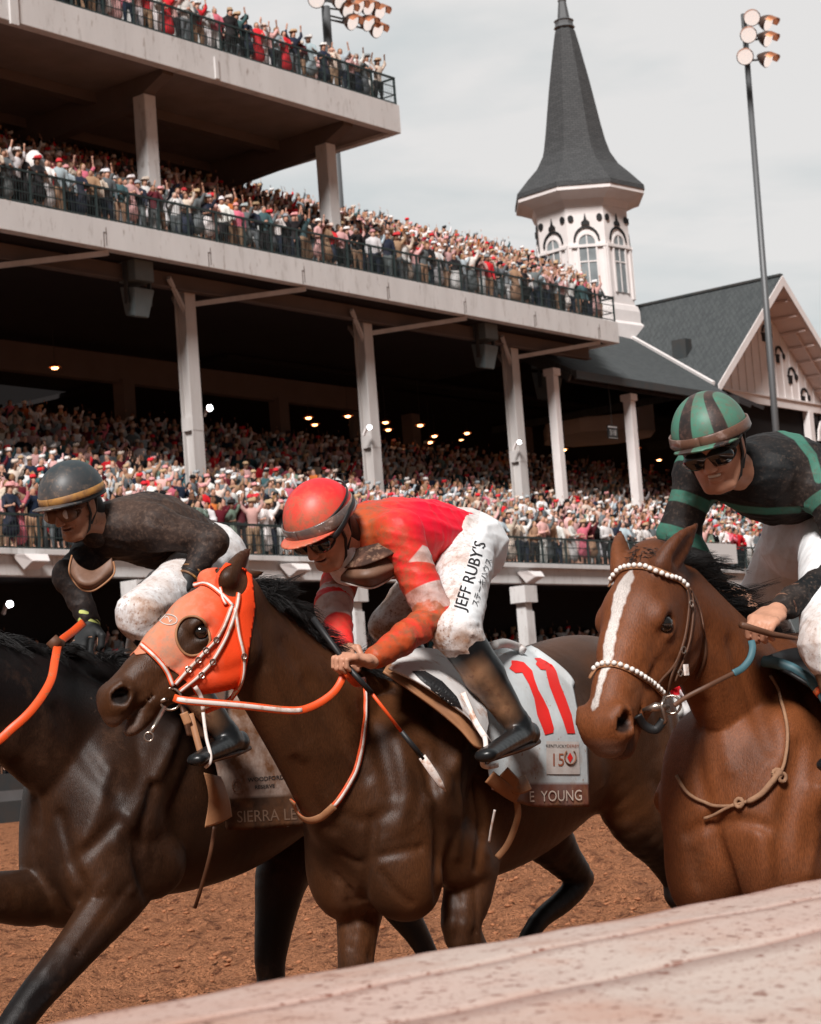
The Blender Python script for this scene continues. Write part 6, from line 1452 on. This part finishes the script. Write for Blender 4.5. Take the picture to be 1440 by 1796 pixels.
# ---------------------------------------------------------------- rider in red
def silk2(V, q):
    wv = np.full(len(V), -.05)
    for a in 'LR':
        t, d = tseg(V, q['sh' + a], q['el' + a]); L_ = .28; on = (d < .085) & (t > .1)
        tri = bands(t, .24, .50, L_) - np.maximum(0, (.50 - t)) * .0 - np.abs((V - q['sh' + a]) @ nrm(np.array((.6, -.2, .5)))) * .45
        m = np.maximum(tri, bands(t, .66, .97, L_)); t2, d2 = tseg(V, q['el' + a], q['wr' + a]); 
        if a == 'R': m = np.maximum(bands(t, .25, .48, L_), bands(t, .8, 1.3, L_) * 1.0); 
        wv = np.where(on & ((t2 < .18) | (a == 'R')), np.maximum(wv, m), wv)
        if a == 'R': wv = np.where((d2 < .075) & (t > .9), bands(t2, .02, .42, .18), wv)
    p = proj(V); x = p[:, 0]; low = np.clip((p[:, 1] - 905 + (x - 690) * -.30) / 70, 0, 1); fr = np.clip((735 - x) / 90, 0, 1)
    dust = np.clip(fr * .9 + low * .5 * (x < 800), 0, 1); tL, dL = tseg(V, q['elL'], q['wrL']); dust = np.where((dL < .07) & (tL > .05), .95, dust); tR, dR = tseg(V, q['elR'], q['wrR']); dust = np.where(dR < .075, .35, dust)
    return {'white': wv, 'red': np.full(len(V), -1.0), 'dust': dust}
J2 = dict(
    head=(569, 930, -.02), neck=(630, 930, 0), shL=(700, 938, -.17), shR=(612, 960, .17), chest=(690, 945, .0), belly=(752, 940, 0), hipL=(815, 964, -.10), hipR=(800, 960, .10),
    elL=(764, 1082, -.27), wrL=(650, 1160, -.27), elR=(585, 1062, .12), wrR=(603, 1140, .0), knL=(800, 1108, -.33), knR=(688, 1098, .26), anL=(908, 1272, -.40), anR=(770, 1250, .40), toL=(852, 1324, -.50), toR=(740, 1320, .42),
    handL=((600, 1150, -.25), (-.15, .2, -1), (.3, .9, .3), 1.0, 1.0), handR=((608, 1175, -.1), (.2, -.6, -.8), (0, -1, .3), 1.0),
    size=(1.0,), look=((-1, -.02, -.78), (-.55, -.05, 1)), silkmask=silk2,
    legdust=lambda V, q: np.clip((905 + 0 - proj(V)[:, 0]) / 150, 0, 1) * np.where(proj(V)[:, 0] < 830 - (proj(V)[:, 1] - 950) * .25, 1, .25) + np.clip((proj(V)[:, 1] - 1085) / 40, 0, .9),
    folds=[([(720, 900, -.2), (735, 940, -.22), (725, 985, -.2)], .010, .012), ([(760, 895, -.14), (775, 935, -.16), (770, 975, -.14)], .008, .014), ([(740, 1040, -.28), (760, 1060, -.3), (785, 1070, -.28)], .007, .008), ([(735, 1075, -.3), (752, 1095, -.32), (765, 1115, -.3)], .008, .009), ([(715, 1100, -.3), (728, 1120, -.31), (735, 1135, -.3)], .006, .008)],
    legfolds=[([(790, 1060, -.4), (815, 1080, -.42), (850, 1085, -.4)], .006, .008), ([(785, 1090, -.4), (810, 1100, -.42), (840, 1100, -.4)], .006, .008), ([(810, 930, -.2), (840, 960, -.22), (870, 975, -.2)], .006, .014), ([(660, 1060, .2), (680, 1075, .2), (700, 1080, .2)], .006, .009), ([(670, 1090, .2), (690, 1100, .2)], .006, .009)])
R2, Hd2, sd2, fw2, up2, q2, sz2, silks2, br2 = rider(p2, 'rider in red silks and dusty red helmet crouching on the orange hooded horse', J2, {'skin': 'skin', 'silk': 'silk_red'})
hm2, hc2 = helmet(Hd2, sd2, fw2, up2, 1.0, 'helmet_red', R2, lambda V: {'dust': np.clip(.45 + ((V - Hd2(0, 0, 0)) @ fw2) * 5 - ((V - Hd2(0, 0, .1)) @ up2) * 2, 0, 1)})
goggles(Hd2, 1.0, R2, 'lens_black', 'strap_black', .000, 'strap_black', .002, .05)
helmet_band(Hd2, 1.0, hm2, 'band_smoke', .052, .040, 'goggle_band'); helmet_band(Hd2, 1.0, hm2, 'strap_black', .082, .008, 'elastic', slope=-.1)
b = MB(); b.tube([Hd2(-.03, -.14, .06), Hd2(-.03, -.155, .075), Hd2(-.035, -.17, .07)], .006, 6); b.tube([Hd2(0, -.13, .07), Hd2(-.01, -.16, .11), Hd2(-.01, -.19, .09), Hd2(-.01, -.17, .05)], .0025, 5); b.build('tie', 'strap_black', hm2)
def chinstrap(H, root, hm):
    b = MB()
    for qd in (-1, 1): b.tube([H(qd * .086, .02, .03), H(qd * .080, .015, -.03), H(qd * .060, .03, -.085), H(qd * .02, .05, -.118), H(0, .052, -.121)], .0055, 6, False); b.tube([H(qd * .090, -.04, .03), H(qd * .082, -.02, -.03), H(qd * .070, .02, -.07)], .004, 6, False)
    return b.build('chin_strap', 'strap_black', hm, smooth=True)
chinstrap(Hd2, R2, hm2)
S = SDF(); S.ec(Hd2(0, -.055, .0), Hd2(0, -.075, -.075), (.072, .06), (.060, .055), sd2, .03)      # hair and neck guard under the helmet
V, F = S.mesh(.006); obj('hair', mesh_of('hair', V, F, 'strap_black'), R2)
# hanging dusty vest under the chest
def sheet(p, rows, m, name, parent, bvh=None, th=.004, ripple=.003, seed=1, off=.01):
    V, F, uv = patch(p, rows, 7, 7, bvh, off, ripple, seed); V, F, at = thick(V, F, th); return obj(name, mesh_of(name, V, F, m), parent)
sheet(p2, [[(604, 996, -.04), (632, 992, -.11), (665, 982, -.15), (702, 970, -.17)], [(597, 1008, -.02), (627, 1012, -.11), (662, 1008, -.16), (703, 990, -.18)], [(597, 1020, .0), (628, 1028, -.08), (658, 1030, -.12), (702, 1004, -.16)]], 'lens_brown', 'hanging_goggles', R2, th=.004, ripple=0)
sheet(p2, [[(602, 968, -.02), (640, 958, -.10), (690, 945, -.18)], [(600, 996, -.04), (640, 990, -.14), (696, 968, -.20)]], 'silk_flap', 'chest_guard', R2, th=.006, ripple=.004)
b = MB(); b.tube(free(p2, [(597, 1020, -.005), (628, 1028, -.085), (658, 1030, -.125), (702, 1004, -.165)]), .003, 6); b.build('flap_binding', 'white_strap', R2, smooth=True)
b = MB(); b.tube([q2['elR'] + (q2['wrR'] - q2['elR']) * .02 + .056 * np.array((math.cos(a) * .62 - 0, -math.cos(a) * .78, math.sin(a) * .25)) for a in np.linspace(0, 2 * math.pi, 20)], .010, 7, False); b.build('arm_band', 'strap_black', R2, smooth=True)
S = SDF(); S.ec(Hd2(0, -.01, -.125), Hd2(0, -.03, -.16), (.062, .058), (.075, .07), sd2, .01); V, F = S.mesh(.006); obj('collar', mesh_of('collar', V, F, 'breeches_white', attrs={'dust': np.full(len(V), .3)}), R2)
bvB = BVHTree.FromObject(br2, bpy.context.evaluated_depsgraph_get())
def world_bvh(o):
    me = o.data; return BVHTree.FromPolygons([tuple(v.co) for v in me.vertices], [tuple(f.vertices) for f in me.polygons])
bvB = world_bvh(br2)
b = MB(); decal_text(b, bvB, "JEFF RUBY'S", (825, 1010), (36, -116), 29, 5, xs=.86, off=.003, spacing=.98); decal_text(b, bvB, "ステーキハウス", (845, 1022), (36, -116), 14, 4, xs=.9, off=.003); b.build('leg_lettering', 'black_print', R2)
# stirrup
b = MB(); C3 = free(p2, [(850, 1292, -.46), (852, 1310, -.475), (846, 1338, -.47), (855, 1345, -.44), (872, 1342, -.38)]); band(b, C3, toward(C3), .016, .005); C3 = free(p2, [(812, 1215, -.36), (832, 1262, -.40), (850, 1292, -.45), (862, 1310, -.42)]); band(b, C3, toward(C3), .02, .003); b.build('stirrup', 'white_strap', SD2, smooth=True)

# ---------------------------------------------------------------- dark dusty rider on the left
def silk1(V, q):
    p = proj(V); tR, dR = tseg(V, q['shR'], q['elR']); return {'dust': np.clip(.85 - np.clip((p[:, 1] - 905 - (p[:, 0] - 200) * .35) / 110, 0, 1), .25, 1)}
J1 = dict(
    head=(130, 888, .0), neck=(188, 900, 0), shL=(272, 925, -.17), shR=(185, 945, .14), chest=(262, 928, .0), belly=(325, 955, 0), hipL=(366, 985, -.10), hipR=(356, 980, .10),
    elL=(372, 950, -.32), wrL=(328, 1018, -.30), elR=(122, 1010, .14), wrR=(158, 1096, .06), knL=(243, 1078, -.33), knR=(262, 1058, .20), anL=(398, 1288, -.42), anR=(238, 1230, .22), toL=(345, 1332, -.50), toR=(190, 1260, .26),
    handL=((292, 1062, -.28), (-.3, .2, -1), (-.2, .9, .3), 1.0, 1.05), handR=((140, 1140, .02), (-.3, -.2, -.9), (.2, -.9, .3), 1.0, 1.15),
    size=(.97,), look=((-1, -.10, -.48), (-.30, -.05, 1)), silkmask=silk1, dirtyface=True,
    legdust=lambda V, q: np.where(proj(V)[:, 0] < 345, np.clip((proj(V)[:, 1] - 1012 - (proj(V)[:, 0] - 230) * .35) / 35, .55, 1), .35),
    folds=[([(250, 900, -.2), (290, 930, -.24), (320, 975, -.2)], .009, .012), ([(300, 895, -.2), (335, 925, -.26), (350, 960, -.25)], .009, .010), ([(340, 915, -.3), (362, 935, -.36), (370, 965, -.34)], .007, .009), ([(225, 880, -.15), (235, 930, -.22), (230, 985, -.18)], .009, .013), ([(345, 985, -.34), (352, 995, -.36), (345, 1005, -.34)], .005, .007)],
    legfolds=[([(225, 1070, -.4), (250, 1085, -.42), (262, 1110, -.4)], .006, .008), ([(222, 1095, -.4), (240, 1105, -.42), (255, 1125, -.4)], .006, .008)])
R1, Hd1, sd1, fw1, up1, q1, sz1, silks1, br1 = rider(p1, 'rider in black dusty silks and dark helmet with a gold band at the left', J1, {'skin': 'skin_dirty', 'silk': 'silk_black_dusty'}, .0075)
hm1, hc1 = helmet(Hd1, sd1, fw1, up1, 1.0, 'helmet_teal', R1, lambda V: {'dust': np.clip(.35 + ((V - Hd1(0, 0, 0)) @ fw1) * 4 - ((V - Hd1(0, 0, .1)) @ up1) * 2, 0, 1)})
g1 = goggles(Hd1, 1.04, R1, 'lens_brown', 'leather', .000, 'leather', .004, .028)
for x_ in (-.046, .046): S = SDF(); S.ell(Hd1(x_, .098, .004), (.021, .012, .019)); V, F = S.mesh(.0035); obj('clear_lens', mesh_of('clear_lens', V, F, 'lens_clear'), g1)
helmet_band(Hd1, 1.04, hm1, 'band_gold', .050, .026, 'gold_band'); helmet_band(Hd1, 1.04, hm1, 'strap_black', .026, .014, 'elastic')
chinstrap(Hd1, R1, hm1)
S = SDF(); S.ec(Hd1(0, -.055, .0), Hd1(0, -.075, -.075), (.072, .06), (.060, .055), sd1, .03); V, F = S.mesh(.006); obj('hair', mesh_of('hair', V, F, 'strap_black'), R1)
S = SDF(); S.ec(Hd1(0, -.035, -.105), Hd1(0, -.055, -.135), (.050, .046), (.056, .052), sd1, .01); V, F = S.mesh(.006); obj('collar', mesh_of('collar', V, F, 'silk_black_dusty', attrs={'dust': np.full(len(V), .6)}), R1)
sheet(p1, [[(126, 974, -.02), (140, 992, -.06), (165, 1000, -.10), (196, 978, -.14)], [(122, 1000, -.03), (138, 1020, -.08), (165, 1022, -.12), (199, 996, -.15)], [(128, 1018, -.02), (145, 1034, -.06), (168, 1033, -.10), (198, 1008, -.14)]], 'lens_brown', 'hanging_goggles', R1, th=.004, ripple=0)
b = MB(); b.tube(free(p1, [(126, 974, -.025), (121, 1000, -.035), (129, 1019, -.03), (146, 1035, -.07), (168, 1034, -.11), (199, 1008, -.15), (199, 985, -.15)]), .0035, 6); b.build('goggle_rim', 'tan_leather', R1, smooth=True)
def glove(H_, P, q, J, a, root, m, masks=None, sc=1.12):
    S = SDF(); hd = J['hand' + a]; hand(S, q['wr' + a], P(*hd[0]), np.array(hd[1], float), np.array(hd[2], float), hd[3], sc); S.ec(q['wr' + a] + (q['el' + a] - q['wr' + a]) * .25, q['wr' + a], .040, .036, k=.01)
    V, F = S.mesh(.0045); V = V + 0; return obj('glove', mesh_of('glove', V, F, m, attrs=masks(V) if masks else None), root)
def gl_mask(V):
    d = (V - q1['wrR']) @ nrm(p1(140, 1140, .02) - q1['wrR']); return {'stripe': np.maximum(bands(d, -.012, -.002, 1), bands(d, .006, .016, 1))}
glove(Hd1, p1, q1, J1, 'R', R1, 'glove', gl_mask, 1.25); glove(Hd1, p1, q1, J1, 'L', R1, 'glove', lambda V: {'stripe': np.full(len(V), -1.)}, 1.15)
for k_ in range(3):
    c0 = q1['wrL'] + (q1['elL'] - q1['wrL']) * (.06 + .08 * k_); t = nrm(q1['elL'] - q1['wrL']); u = nrm(np.cross(t, (0, 0, 1))); v = np.cross(t, u)
    b = MB(); b.tube([c0 + .040 * (math.cos(a) * u + math.sin(a) * v) for a in np.linspace(0, 2 * math.pi, 18)], .0045, 6, False); b.build('cuff_band', 'band_gold' if k_ != 1 else 'strap_black', R1, smooth=True)
WH1 = empty('whip', tuple(p1(260, 1057)), 'black whip butt pointing left from the dark rider\'s near glove', 'whip')
MB().tube([p1(243, 1056, -.30), p1(300, 1062, -.30), p1(340, 1066, -.31), p1(420, 1072, -.32)], [.012, .010, .007, .004], 9).build('shaft', 'strap_black', WH1, smooth=True)
MB().lathe(p1(240, 1056, -.30), [(.004, -.012), (.013, -.008), (.014, .006), (.006, .012)], 10).build('knob', 'steel', WH1, smooth=True)
RN1 = empty('reins', tuple(p1(90, 1180)), 'orange leather rein looping from the dark rider\'s glove off the left edge', 'reins')
C3 = free(p1, [(146, 1092, -.02), (128, 1108, -.06), (104, 1128, -.12), (97, 1155, -.20), (88, 1196, -.26), (60, 1240, -.28), (24, 1275, -.26), (-30, 1312, -.2), (-160, 1330, -.1), (-290, 1290, .05)]); b = MB(); band(b, C3, toward(C3), .030, .005); b.build('rein', 'orange_strap', RN1, smooth=True)
b = MB(); C3 = free(p1, [(90, 1122, -.13), (98, 1130, -.14), (106, 1134, -.13)]); band(b, C3, toward(C3), .05, .012); b.build('rein_stop', 'leather', RN1, smooth=True)
V, F, uv = patch(p1, [[(300, 1195, -.12), (400, 1180, -.08), (520, 1172, -.06), (620, 1178, -.05)], [(330, 1250, -.28), (420, 1245, -.28), (520, 1240, -.27), (640, 1240, -.24)], [(375, 1330, -.33), (440, 1325, -.33), (530, 1320, -.33), (655, 1310, -.30)], [(398, 1456, -.34), (450, 1455, -.345), (540, 1448, -.34), (670, 1436, -.31)]], 9, 9, B1, .014, .006, 6)
vy = proj(V)[:, 1] + (proj(V)[:, 0] - 400) * .05; V, F, at = thick(V, F, .006, {'strip': (vy - 1400) * .001}); SC1 = obj('saddlecloth', mesh_of('saddlecloth', V, F, 'cloth_dark', attrs=at)); tag(SC1, 'mud darkened saddlecloth of the near black horse with faint brown lettering', 'saddlecloth')
BC1 = BVHTree.FromPolygons([tuple(v) for v in V], [tuple(f) for f in F])
b = MB(); decal_text(b, BC1, 'SIERRA LEONE', (493, 1430), (1, -.05), 29, 6, xs=.84, off=.0016); b.build('lettering', 'dull_print', SC1)
b = MB(); decal_text(b, BC1, 'WOODFORD', (466, 1366), (1, -.09), 10, 5, xs=1.05, off=.0016, bold=.01); decal_text(b, BC1, 'RESERVE', (464, 1380), (1, -.09), 9, 5, xs=1.05, off=.0016, bold=.01); b.build('lettering', 'black_print', SC1)
b = MB(); Pc = [vis_hit(BC1, 414 + 8 * math.cos(a), 1378 + 11 * math.sin(a), .004)[0] for a in np.linspace(0, 2 * math.pi, 20)]; b.tube(Pc, .0016, 5); decal_text(b, BC1, 'R', (414, 1378), (1, -.05), 14, 5, off=.004); b.build('round_mark', 'brown_print', SC1)
SD1 = empty('saddle', tuple(p1(370, 1250)), 'worn leather saddle and flap under the dark rider', 'saddle')
sheet(p1, [[(300, 1180, -.20), (350, 1178, -.16), (400, 1176, -.12)], [(318, 1240, -.34), (355, 1240, -.34), (395, 1240, -.34)], [(330, 1290, -.36), (362, 1295, -.37), (400, 1290, -.37)]], 'leather', 'flap', SD1, B1, .01)
sheet(p1, [[(358, 1355, -.40), (372, 1358, -.41), (388, 1362, -.40)], [(366, 1400, -.40), (384, 1400, -.42), (402, 1400, -.40)], [(360, 1452, -.38), (386, 1444, -.40), (408, 1432, -.38)]], 'tan_leather', 'leather_flap', SD1)
b = MB()
for pts, w_ in (([(334, 1252, -.42), (345, 1295, -.45), (354, 1328, -.47)], .024), ([(322, 1250, -.42), (330, 1270, -.43)], .03)): C3 = free(p1, pts); band(b, C3, toward(C3), w_, .004)
b.build('stirrup_leather', 'tan_leather', SD1, smooth=True)
b = MB(); C3 = free(p1, [(356, 1250, -.48), (362, 1294, -.50), (369, 1322, -.52), (368, 1338, -.52), (360, 1346, -.50)]); band(b, C3, toward(C3), .012, .005); b.build('stirrup', 'white_strap', SD1, smooth=True)
b = MB(); C3 = free(p1, [(376, 1450, -.36), (368, 1500, -.33), (352, 1560, -.24), (342, 1592, -.16)]); band(b, C3, toward(C3), .014, .004); b.build('girth_strap', 'leather', SD1, smooth=True)

# ---------------------------------------------------------------- rider in black and green on the right
def silk3(V, q):
    p = proj(V); g_ = np.full(len(V), -.05)
    t, d = tseg(V, q['shR'], q['elR']); on = d < .09
    g_ = np.where(on, np.maximum(bands(t, .42, .60, .2), bands(t, -.15, -.02, .2)), g_); t2, d2 = tseg(V, q['elR'], q['wrR']); g_ = np.where((d2 < .08) & (t > .6), np.maximum(g_, bands(t, .97, 1.2, .2)), g_)
    t, d = tseg(V, q['shL'], q['elL']); g_ = np.where((d < .09) & (t > .05), np.maximum(bands(t, .10, .24, .3), bands(t, .62, .80, .3)), g_)
    for pl, w_ in (([(1322, 748), (1360, 745), (1398, 765), (1425, 800), (1436, 840)], 8), ([(1362, 716), (1400, 722), (1440, 750), (1470, 800)], 12), ([(1250, 882), (1300, 893), (1345, 897), (1400, 894)], 6)):
        g_ = np.maximum(g_, (w_ - seg_d(p, pl)) * .0017)
    tl, dl = tseg(V, q['elL'], q['wrL'])
    return {'green': g_, 'dust': np.clip(.35 + .6 * (dl < .08) + .45 * ((p[:, 0] > 1370) & (p[:, 1] > 780)) + .4 * ((p[:, 0] < 1225)), 0, 1)}
J3 = dict(
    head=(1252, 786, .0), neck=(1318, 812, 0), shL=(1452, 862, -.18), shR=(1228, 828, .20), chest=(1362, 838, .0), belly=(1420, 862, 0), hipL=(1462, 950, -.10), hipR=(1400, 938, .12),
    elL=(1505, 985, -.28), wrL=(1362, 1072, -.20), elR=(1190, 935, .26), wrR=(1262, 1040, .12), knL=(1452, 1130, -.34), knR=(1328, 1062, .28), anL=(1520, 1290, -.42), anR=(1430, 1230, .40), toL=(1455, 1340, -.48), toR=(1370, 1290, .44),
    handL=((1312, 1112, -.22), (-.25, .2, -1), (.3, .9, .35), .9, 1.08), handR=((1300, 1072, .08), (-.1, -.5, -.8), (.2, -.8, .4), 1.0, 1.2),
    size=(1.03,), look=((-1, -.30, -.50), (-.30, .02, 1)), silkmask=silk3, smile=(1.0,),
    legdust=lambda V, q: np.clip((proj(V)[:, 1] - 1030) / 120, 0, .5) + .15,
    folds=[([(1330, 780, -.05), (1370, 830, -.15), (1380, 880, -.12)], .008, .016), ([(1400, 780, -.15), (1420, 830, -.22), (1400, 890, -.2)], .010, .014), ([(1290, 850, .0), (1330, 870, -.05), (1350, 890, -.05)], .008, .012), ([(1180, 850, .2), (1205, 870, .2), (1225, 890, .2)], .006, .008)],
    legfolds=[([(1310, 940, .2), (1350, 950, .15), (1390, 985, .15)], .008, .012), ([(1305, 990, .2), (1340, 1000, .15), (1380, 1030, .15)], .007, .010), ([(1340, 920, .2), (1330, 960, .15), (1345, 1000, .1)], .006, .012), ([(1310, 1030, .2), (1340, 1040, .15), (1370, 1065, .15)], .006, .008)])
R3, Hd3, sd3, fw3, up3, q3, sz3, silks3, br3 = rider(p3, 'smiling rider in black and green silks with a striped helmet at the right', J3, {'skin': 'skin', 'silk': 'silk_black'}, .0065)
def hm3mask(V):
    x = (V - Hd3(0, 0, 0)) @ sd3; z = (V - Hd3(0, 0, .048)) @ up3; w_ = x / np.sqrt(np.maximum(1 - np.clip(z / .13, -1, .97) ** 2, .06)); a = np.arcsin(np.clip(w_ / .122, -1, 1))
    g_ = .0, ; m = np.full(len(V), -1.0)
    for c0, wd in ((-.95, .22), (-.10, .27), (.85, .27)): m = np.maximum(m, (wd - np.abs(a - c0)) * .1)
    return {'green': m, 'dust': np.full(len(V), .5) + .5 * (z < -.0)}
hm3, hc3 = helmet(Hd3, sd3, fw3, up3, 1.0, 'helmet_striped', R3, hm3mask)
goggles(Hd3, 1.06, R3, 'lens_black', 'strap_black', .000, 'strap_black', .003, .030)
helmet_band(Hd3, 1.06, hm3, 'band_brown', .050, .030, 'goggle_band'); chinstrap(Hd3, R3, hm3)
S = SDF(); S.ec(Hd3(0, -.055, .0), Hd3(0, -.075, -.075), (.072, .06), (.060, .055), sd3, .03); V, F = S.mesh(.006); obj('hair', mesh_of('hair', V, F, 'strap_black'), R3)
glove(Hd3, p3, q3, J3, 'R', R3, 'leather', None, 1.2)
for k_ in range(2):
    c0 = q3['wrL'] + (q3['elL'] - q3['wrL']) * (.10 + .17 * k_); t = nrm(q3['elL'] - q3['wrL']); u = nrm(np.cross(t, (0, 0, 1))); v = np.cross(t, u)
    b = MB(); b.tube([c0 + (.037 + .003 * k_) * (math.cos(a) * u + math.sin(a) * v) for a in np.linspace(0, 2 * math.pi, 20)], .004, 6, False); b.build('cuff_band', 'silk_flap', R3, smooth=True)
bv3 = world_bvh(br3)
b = MB(); decal_poly(b, bv3, [(1299, 900), (1306, 894), (1313, 905), (1309, 918), (1316, 930), (1309, 936), (1301, 932), (1308, 925), (1303, 915)], 5, .003); b.build('red_mark', 'red_print', R3)
# bridle, reins, neck strap and pad of the right horse
BR3 = empty('bridle', tuple(p3(1150, 1150)), 'brown leather bridle with white beaded browband and noseband', 'bridle', 'bridles of the racehorses')
mat('teal_leather', (.055, .13, .155), .5, .4, noise=(12, .5, (.035, .08, .10))); mat('bead', (.72, .68, .64), .25, .5, coat=.3); mat('rope', (.30, .17, .10), .8, .2, noise=(30, .6, (.16, .08, .05)), bump=(90, .6, .003))
for nm, px, w_, m_ in (('browband', [(1068, 1030), (1077, 1012), (1090, 1000), (1117, 995), (1147, 999), (1174, 1010), (1194, 1022), (1206, 1036)], 12, 'tan_leather'), ('noseband', [(1034, 1190), (1042, 1177), (1055, 1168), (1078, 1166), (1104, 1175), (1131, 1190), (1152, 1207), (1165, 1222)], 13, 'tan_leather'),
                      ('cheekpiece', [(1203, 1034), (1207, 1058), (1201, 1110), (1190, 1149), (1176, 1185), (1167, 1226)], 7, 'leather'), ('cheekpiece', [(1210, 1036), (1214, 1068), (1209, 1118), (1196, 1160), (1182, 1195)], 6, 'leather'), ('noseband_strap', [(1200, 1118), (1182, 1165), (1160, 1190), (1150, 1204)], 6, 'leather'), ('throat_lash', [(1208, 1034), (1224, 1067), (1232, 1108), (1236, 1150), (1222, 1190)], 6, 'leather')):
    b = MB(); C3, N3 = strap(b, B3, px, w_, off=.004, step=4); b.build(nm, m_, BR3, smooth=True)
    if w_ > 10:
        b = MB(); Cq = spline(C3, 3); dd = np.r_[0, np.cumsum(np.linalg.norm(np.diff(Cq, axis=0), axis=1))]; L_ = dd[-1]; Nq = spline(N3, 3)
        t = .03
        while t < L_ - .02:
            c0 = np.array([np.interp(t, dd, Cq[:, i]) for i in range(3)]); n0 = np.array([np.interp(t, dd, Nq[:, i]) for i in range(3)]); c0 = c0 + n0 * .006
            b.lathe(c0, [(.0010, -.0075), (.0060, -.0045), (.0078, 0), (.0060, .0045), (.0010, .0075)], 8); t += .0158
        b.build('beads', 'bead', BR3, smooth=True)
for x, y in ((1198, 1172), (1187, 1180), (1206, 1060), (1193, 1140)):
    h_ = vis_hit(B3, x, y, .012)
    if h_: b = MB(); ring(b, h_[0], h_[1], .009, .0022, 10); b.build('buckle', 'steel', BR3)
b = MB(); h_ = vis_hit(B3, 1196, 1164, .010); C3 = np.array([h_[0], h_[0] + np.array((0, 0, -.03))]); band(b, C3, np.array([h_[1], h_[1]]), .018, .006); b.build('white_keeper', 'white_strap', BR3)
bt = p3(1178, 1236, -.115); b = MB(); ring(b, bt, CP - bt + np.array((0, .3, 0)), .024, .0038); b.build('bit_ring', 'steel', BR3, smooth=True)
b = MB(); b.tube([p3(1172, 1240, -.115), p3(1150, 1240, -.10), p3(1128, 1246, -.06)], [.008, .013, .006], 9); b.tube([p3(1166, 1222, -.11), p3(1160, 1238, -.115), p3(1168, 1262, -.11), p3(1160, 1276, -.09)], .005, 7); b.build('bit', 'steel', BR3, smooth=True)
b = MB(); C3 = free(p3, [(1118, 1254, -.06), (1130, 1272, -.06), (1150, 1280, -.08), (1164, 1262, -.10)]); band(b, C3, toward(C3), .024, .006); b.build('chin_strap', 'strap_black', BR3, smooth=True)
RN3 = empty('reins', tuple(p3(1250, 1200)), 'brown rein with teal grip from the bit to the bare hand of the green rider', 'reins')
C3 = free(p3, [(1182, 1238, -.13), (1205, 1222, -.15), (1240, 1204, -.19), (1290, 1179, -.23)]); b = MB(); band(b, C3, toward(C3), .013, .004); b.build('rein', 'leather', RN3, smooth=True)
C3 = free(p3, [(1286, 1181, -.228), (1302, 1172, -.24), (1315, 1156, -.25), (1320, 1138, -.25), (1318, 1125, -.24)]); b = MB(); band(b, C3, toward(C3), .020, .005); b.build('rein_grip', 'teal_leather', RN3, smooth=True)
NS3 = empty('neck_rope', tuple(p3(1370, 1300)), 'thin tan rope knotted around the neck of the light bay horse', 'rope')
b = MB(); C3, N3 = strap(b, B3, [(1346, 1186), (1358, 1205), (1369, 1232), (1379, 1282), (1374, 1334), (1363, 1362), (1342, 1391), (1310, 1407), (1283, 1414), (1240, 1410), (1209, 1391), (1191, 1362)], 5, .008); b = MB(); b.tube(C3 + N3 * .002, .0052, 7); b.build('loop', 'rope', NS3, smooth=True)
b = MB(); C3, N3 = strap(b, B3, [(1366, 1352), (1352, 1375), (1334, 1396), (1312, 1407)], 5, .014); b = MB(); b.tube(C3, [.006, .012] + [.009] * (len(C3) - 3) + [.005], 8); C3, N3 = strap(MB(), B3, [(1290, 1412), (1262, 1424), (1236, 1433)], 5, .012); b.tube(C3, .005, 7)
for x, y in ((1362, 1358), (1300, 1409), (1368, 1364)): h_ = vis_hit(B3, x, y, .012); ring(b, h_[0], h_[1], .012, .006, 9)
b.build('knot', 'rope', NS3, smooth=True)
SD3 = empty('saddle', tuple(p3(1400, 1170)), 'black racing saddle with a teal padded edge under the green rider', 'saddle')
b = MB(); b.tube(free(p3, [(1340, 1160, -.12), (1362, 1163, -.16), (1390, 1173, -.20), (1416, 1190, -.24), (1434, 1206, -.28), (1448, 1226, -.31), (1470, 1270, -.34)]), .017, 9); b.build('teal_pad', 'teal_leather', SD3, smooth=True)
sheet(p3, [[(1345, 1150, -.04), (1390, 1140, -.02), (1450, 1138, -.02), (1520, 1150, -.02)], [(1362, 1166, -.15), (1405, 1172, -.18), (1455, 1180, -.20), (1540, 1200, -.22)], [(1390, 1178, -.21), (1430, 1205, -.27), (1470, 1240, -.32), (1560, 1300, -.34)]], 'strap_black', 'flap', SD3, B3, .012)
b = MB(); b.tube(free(p3, [(1436, 1208, -.29), (1442, 1216, -.30)], 3), .02, 9); b.build('orange_end', 'orange_strap', SD3, smooth=True)
WH3 = empty('whip', tuple(p3(1360, 1115)), 'dark whip shaft passing right from the bare hand of the green rider', 'whip')
MB().tube([p3(1300, 1096, -.22), p3(1352, 1112, -.24), p3(1400, 1120, -.27), p3(1500, 1128, -.32)], [.010, .009, .006, .005], 8).build('shaft', 'leather', WH3, smooth=True)
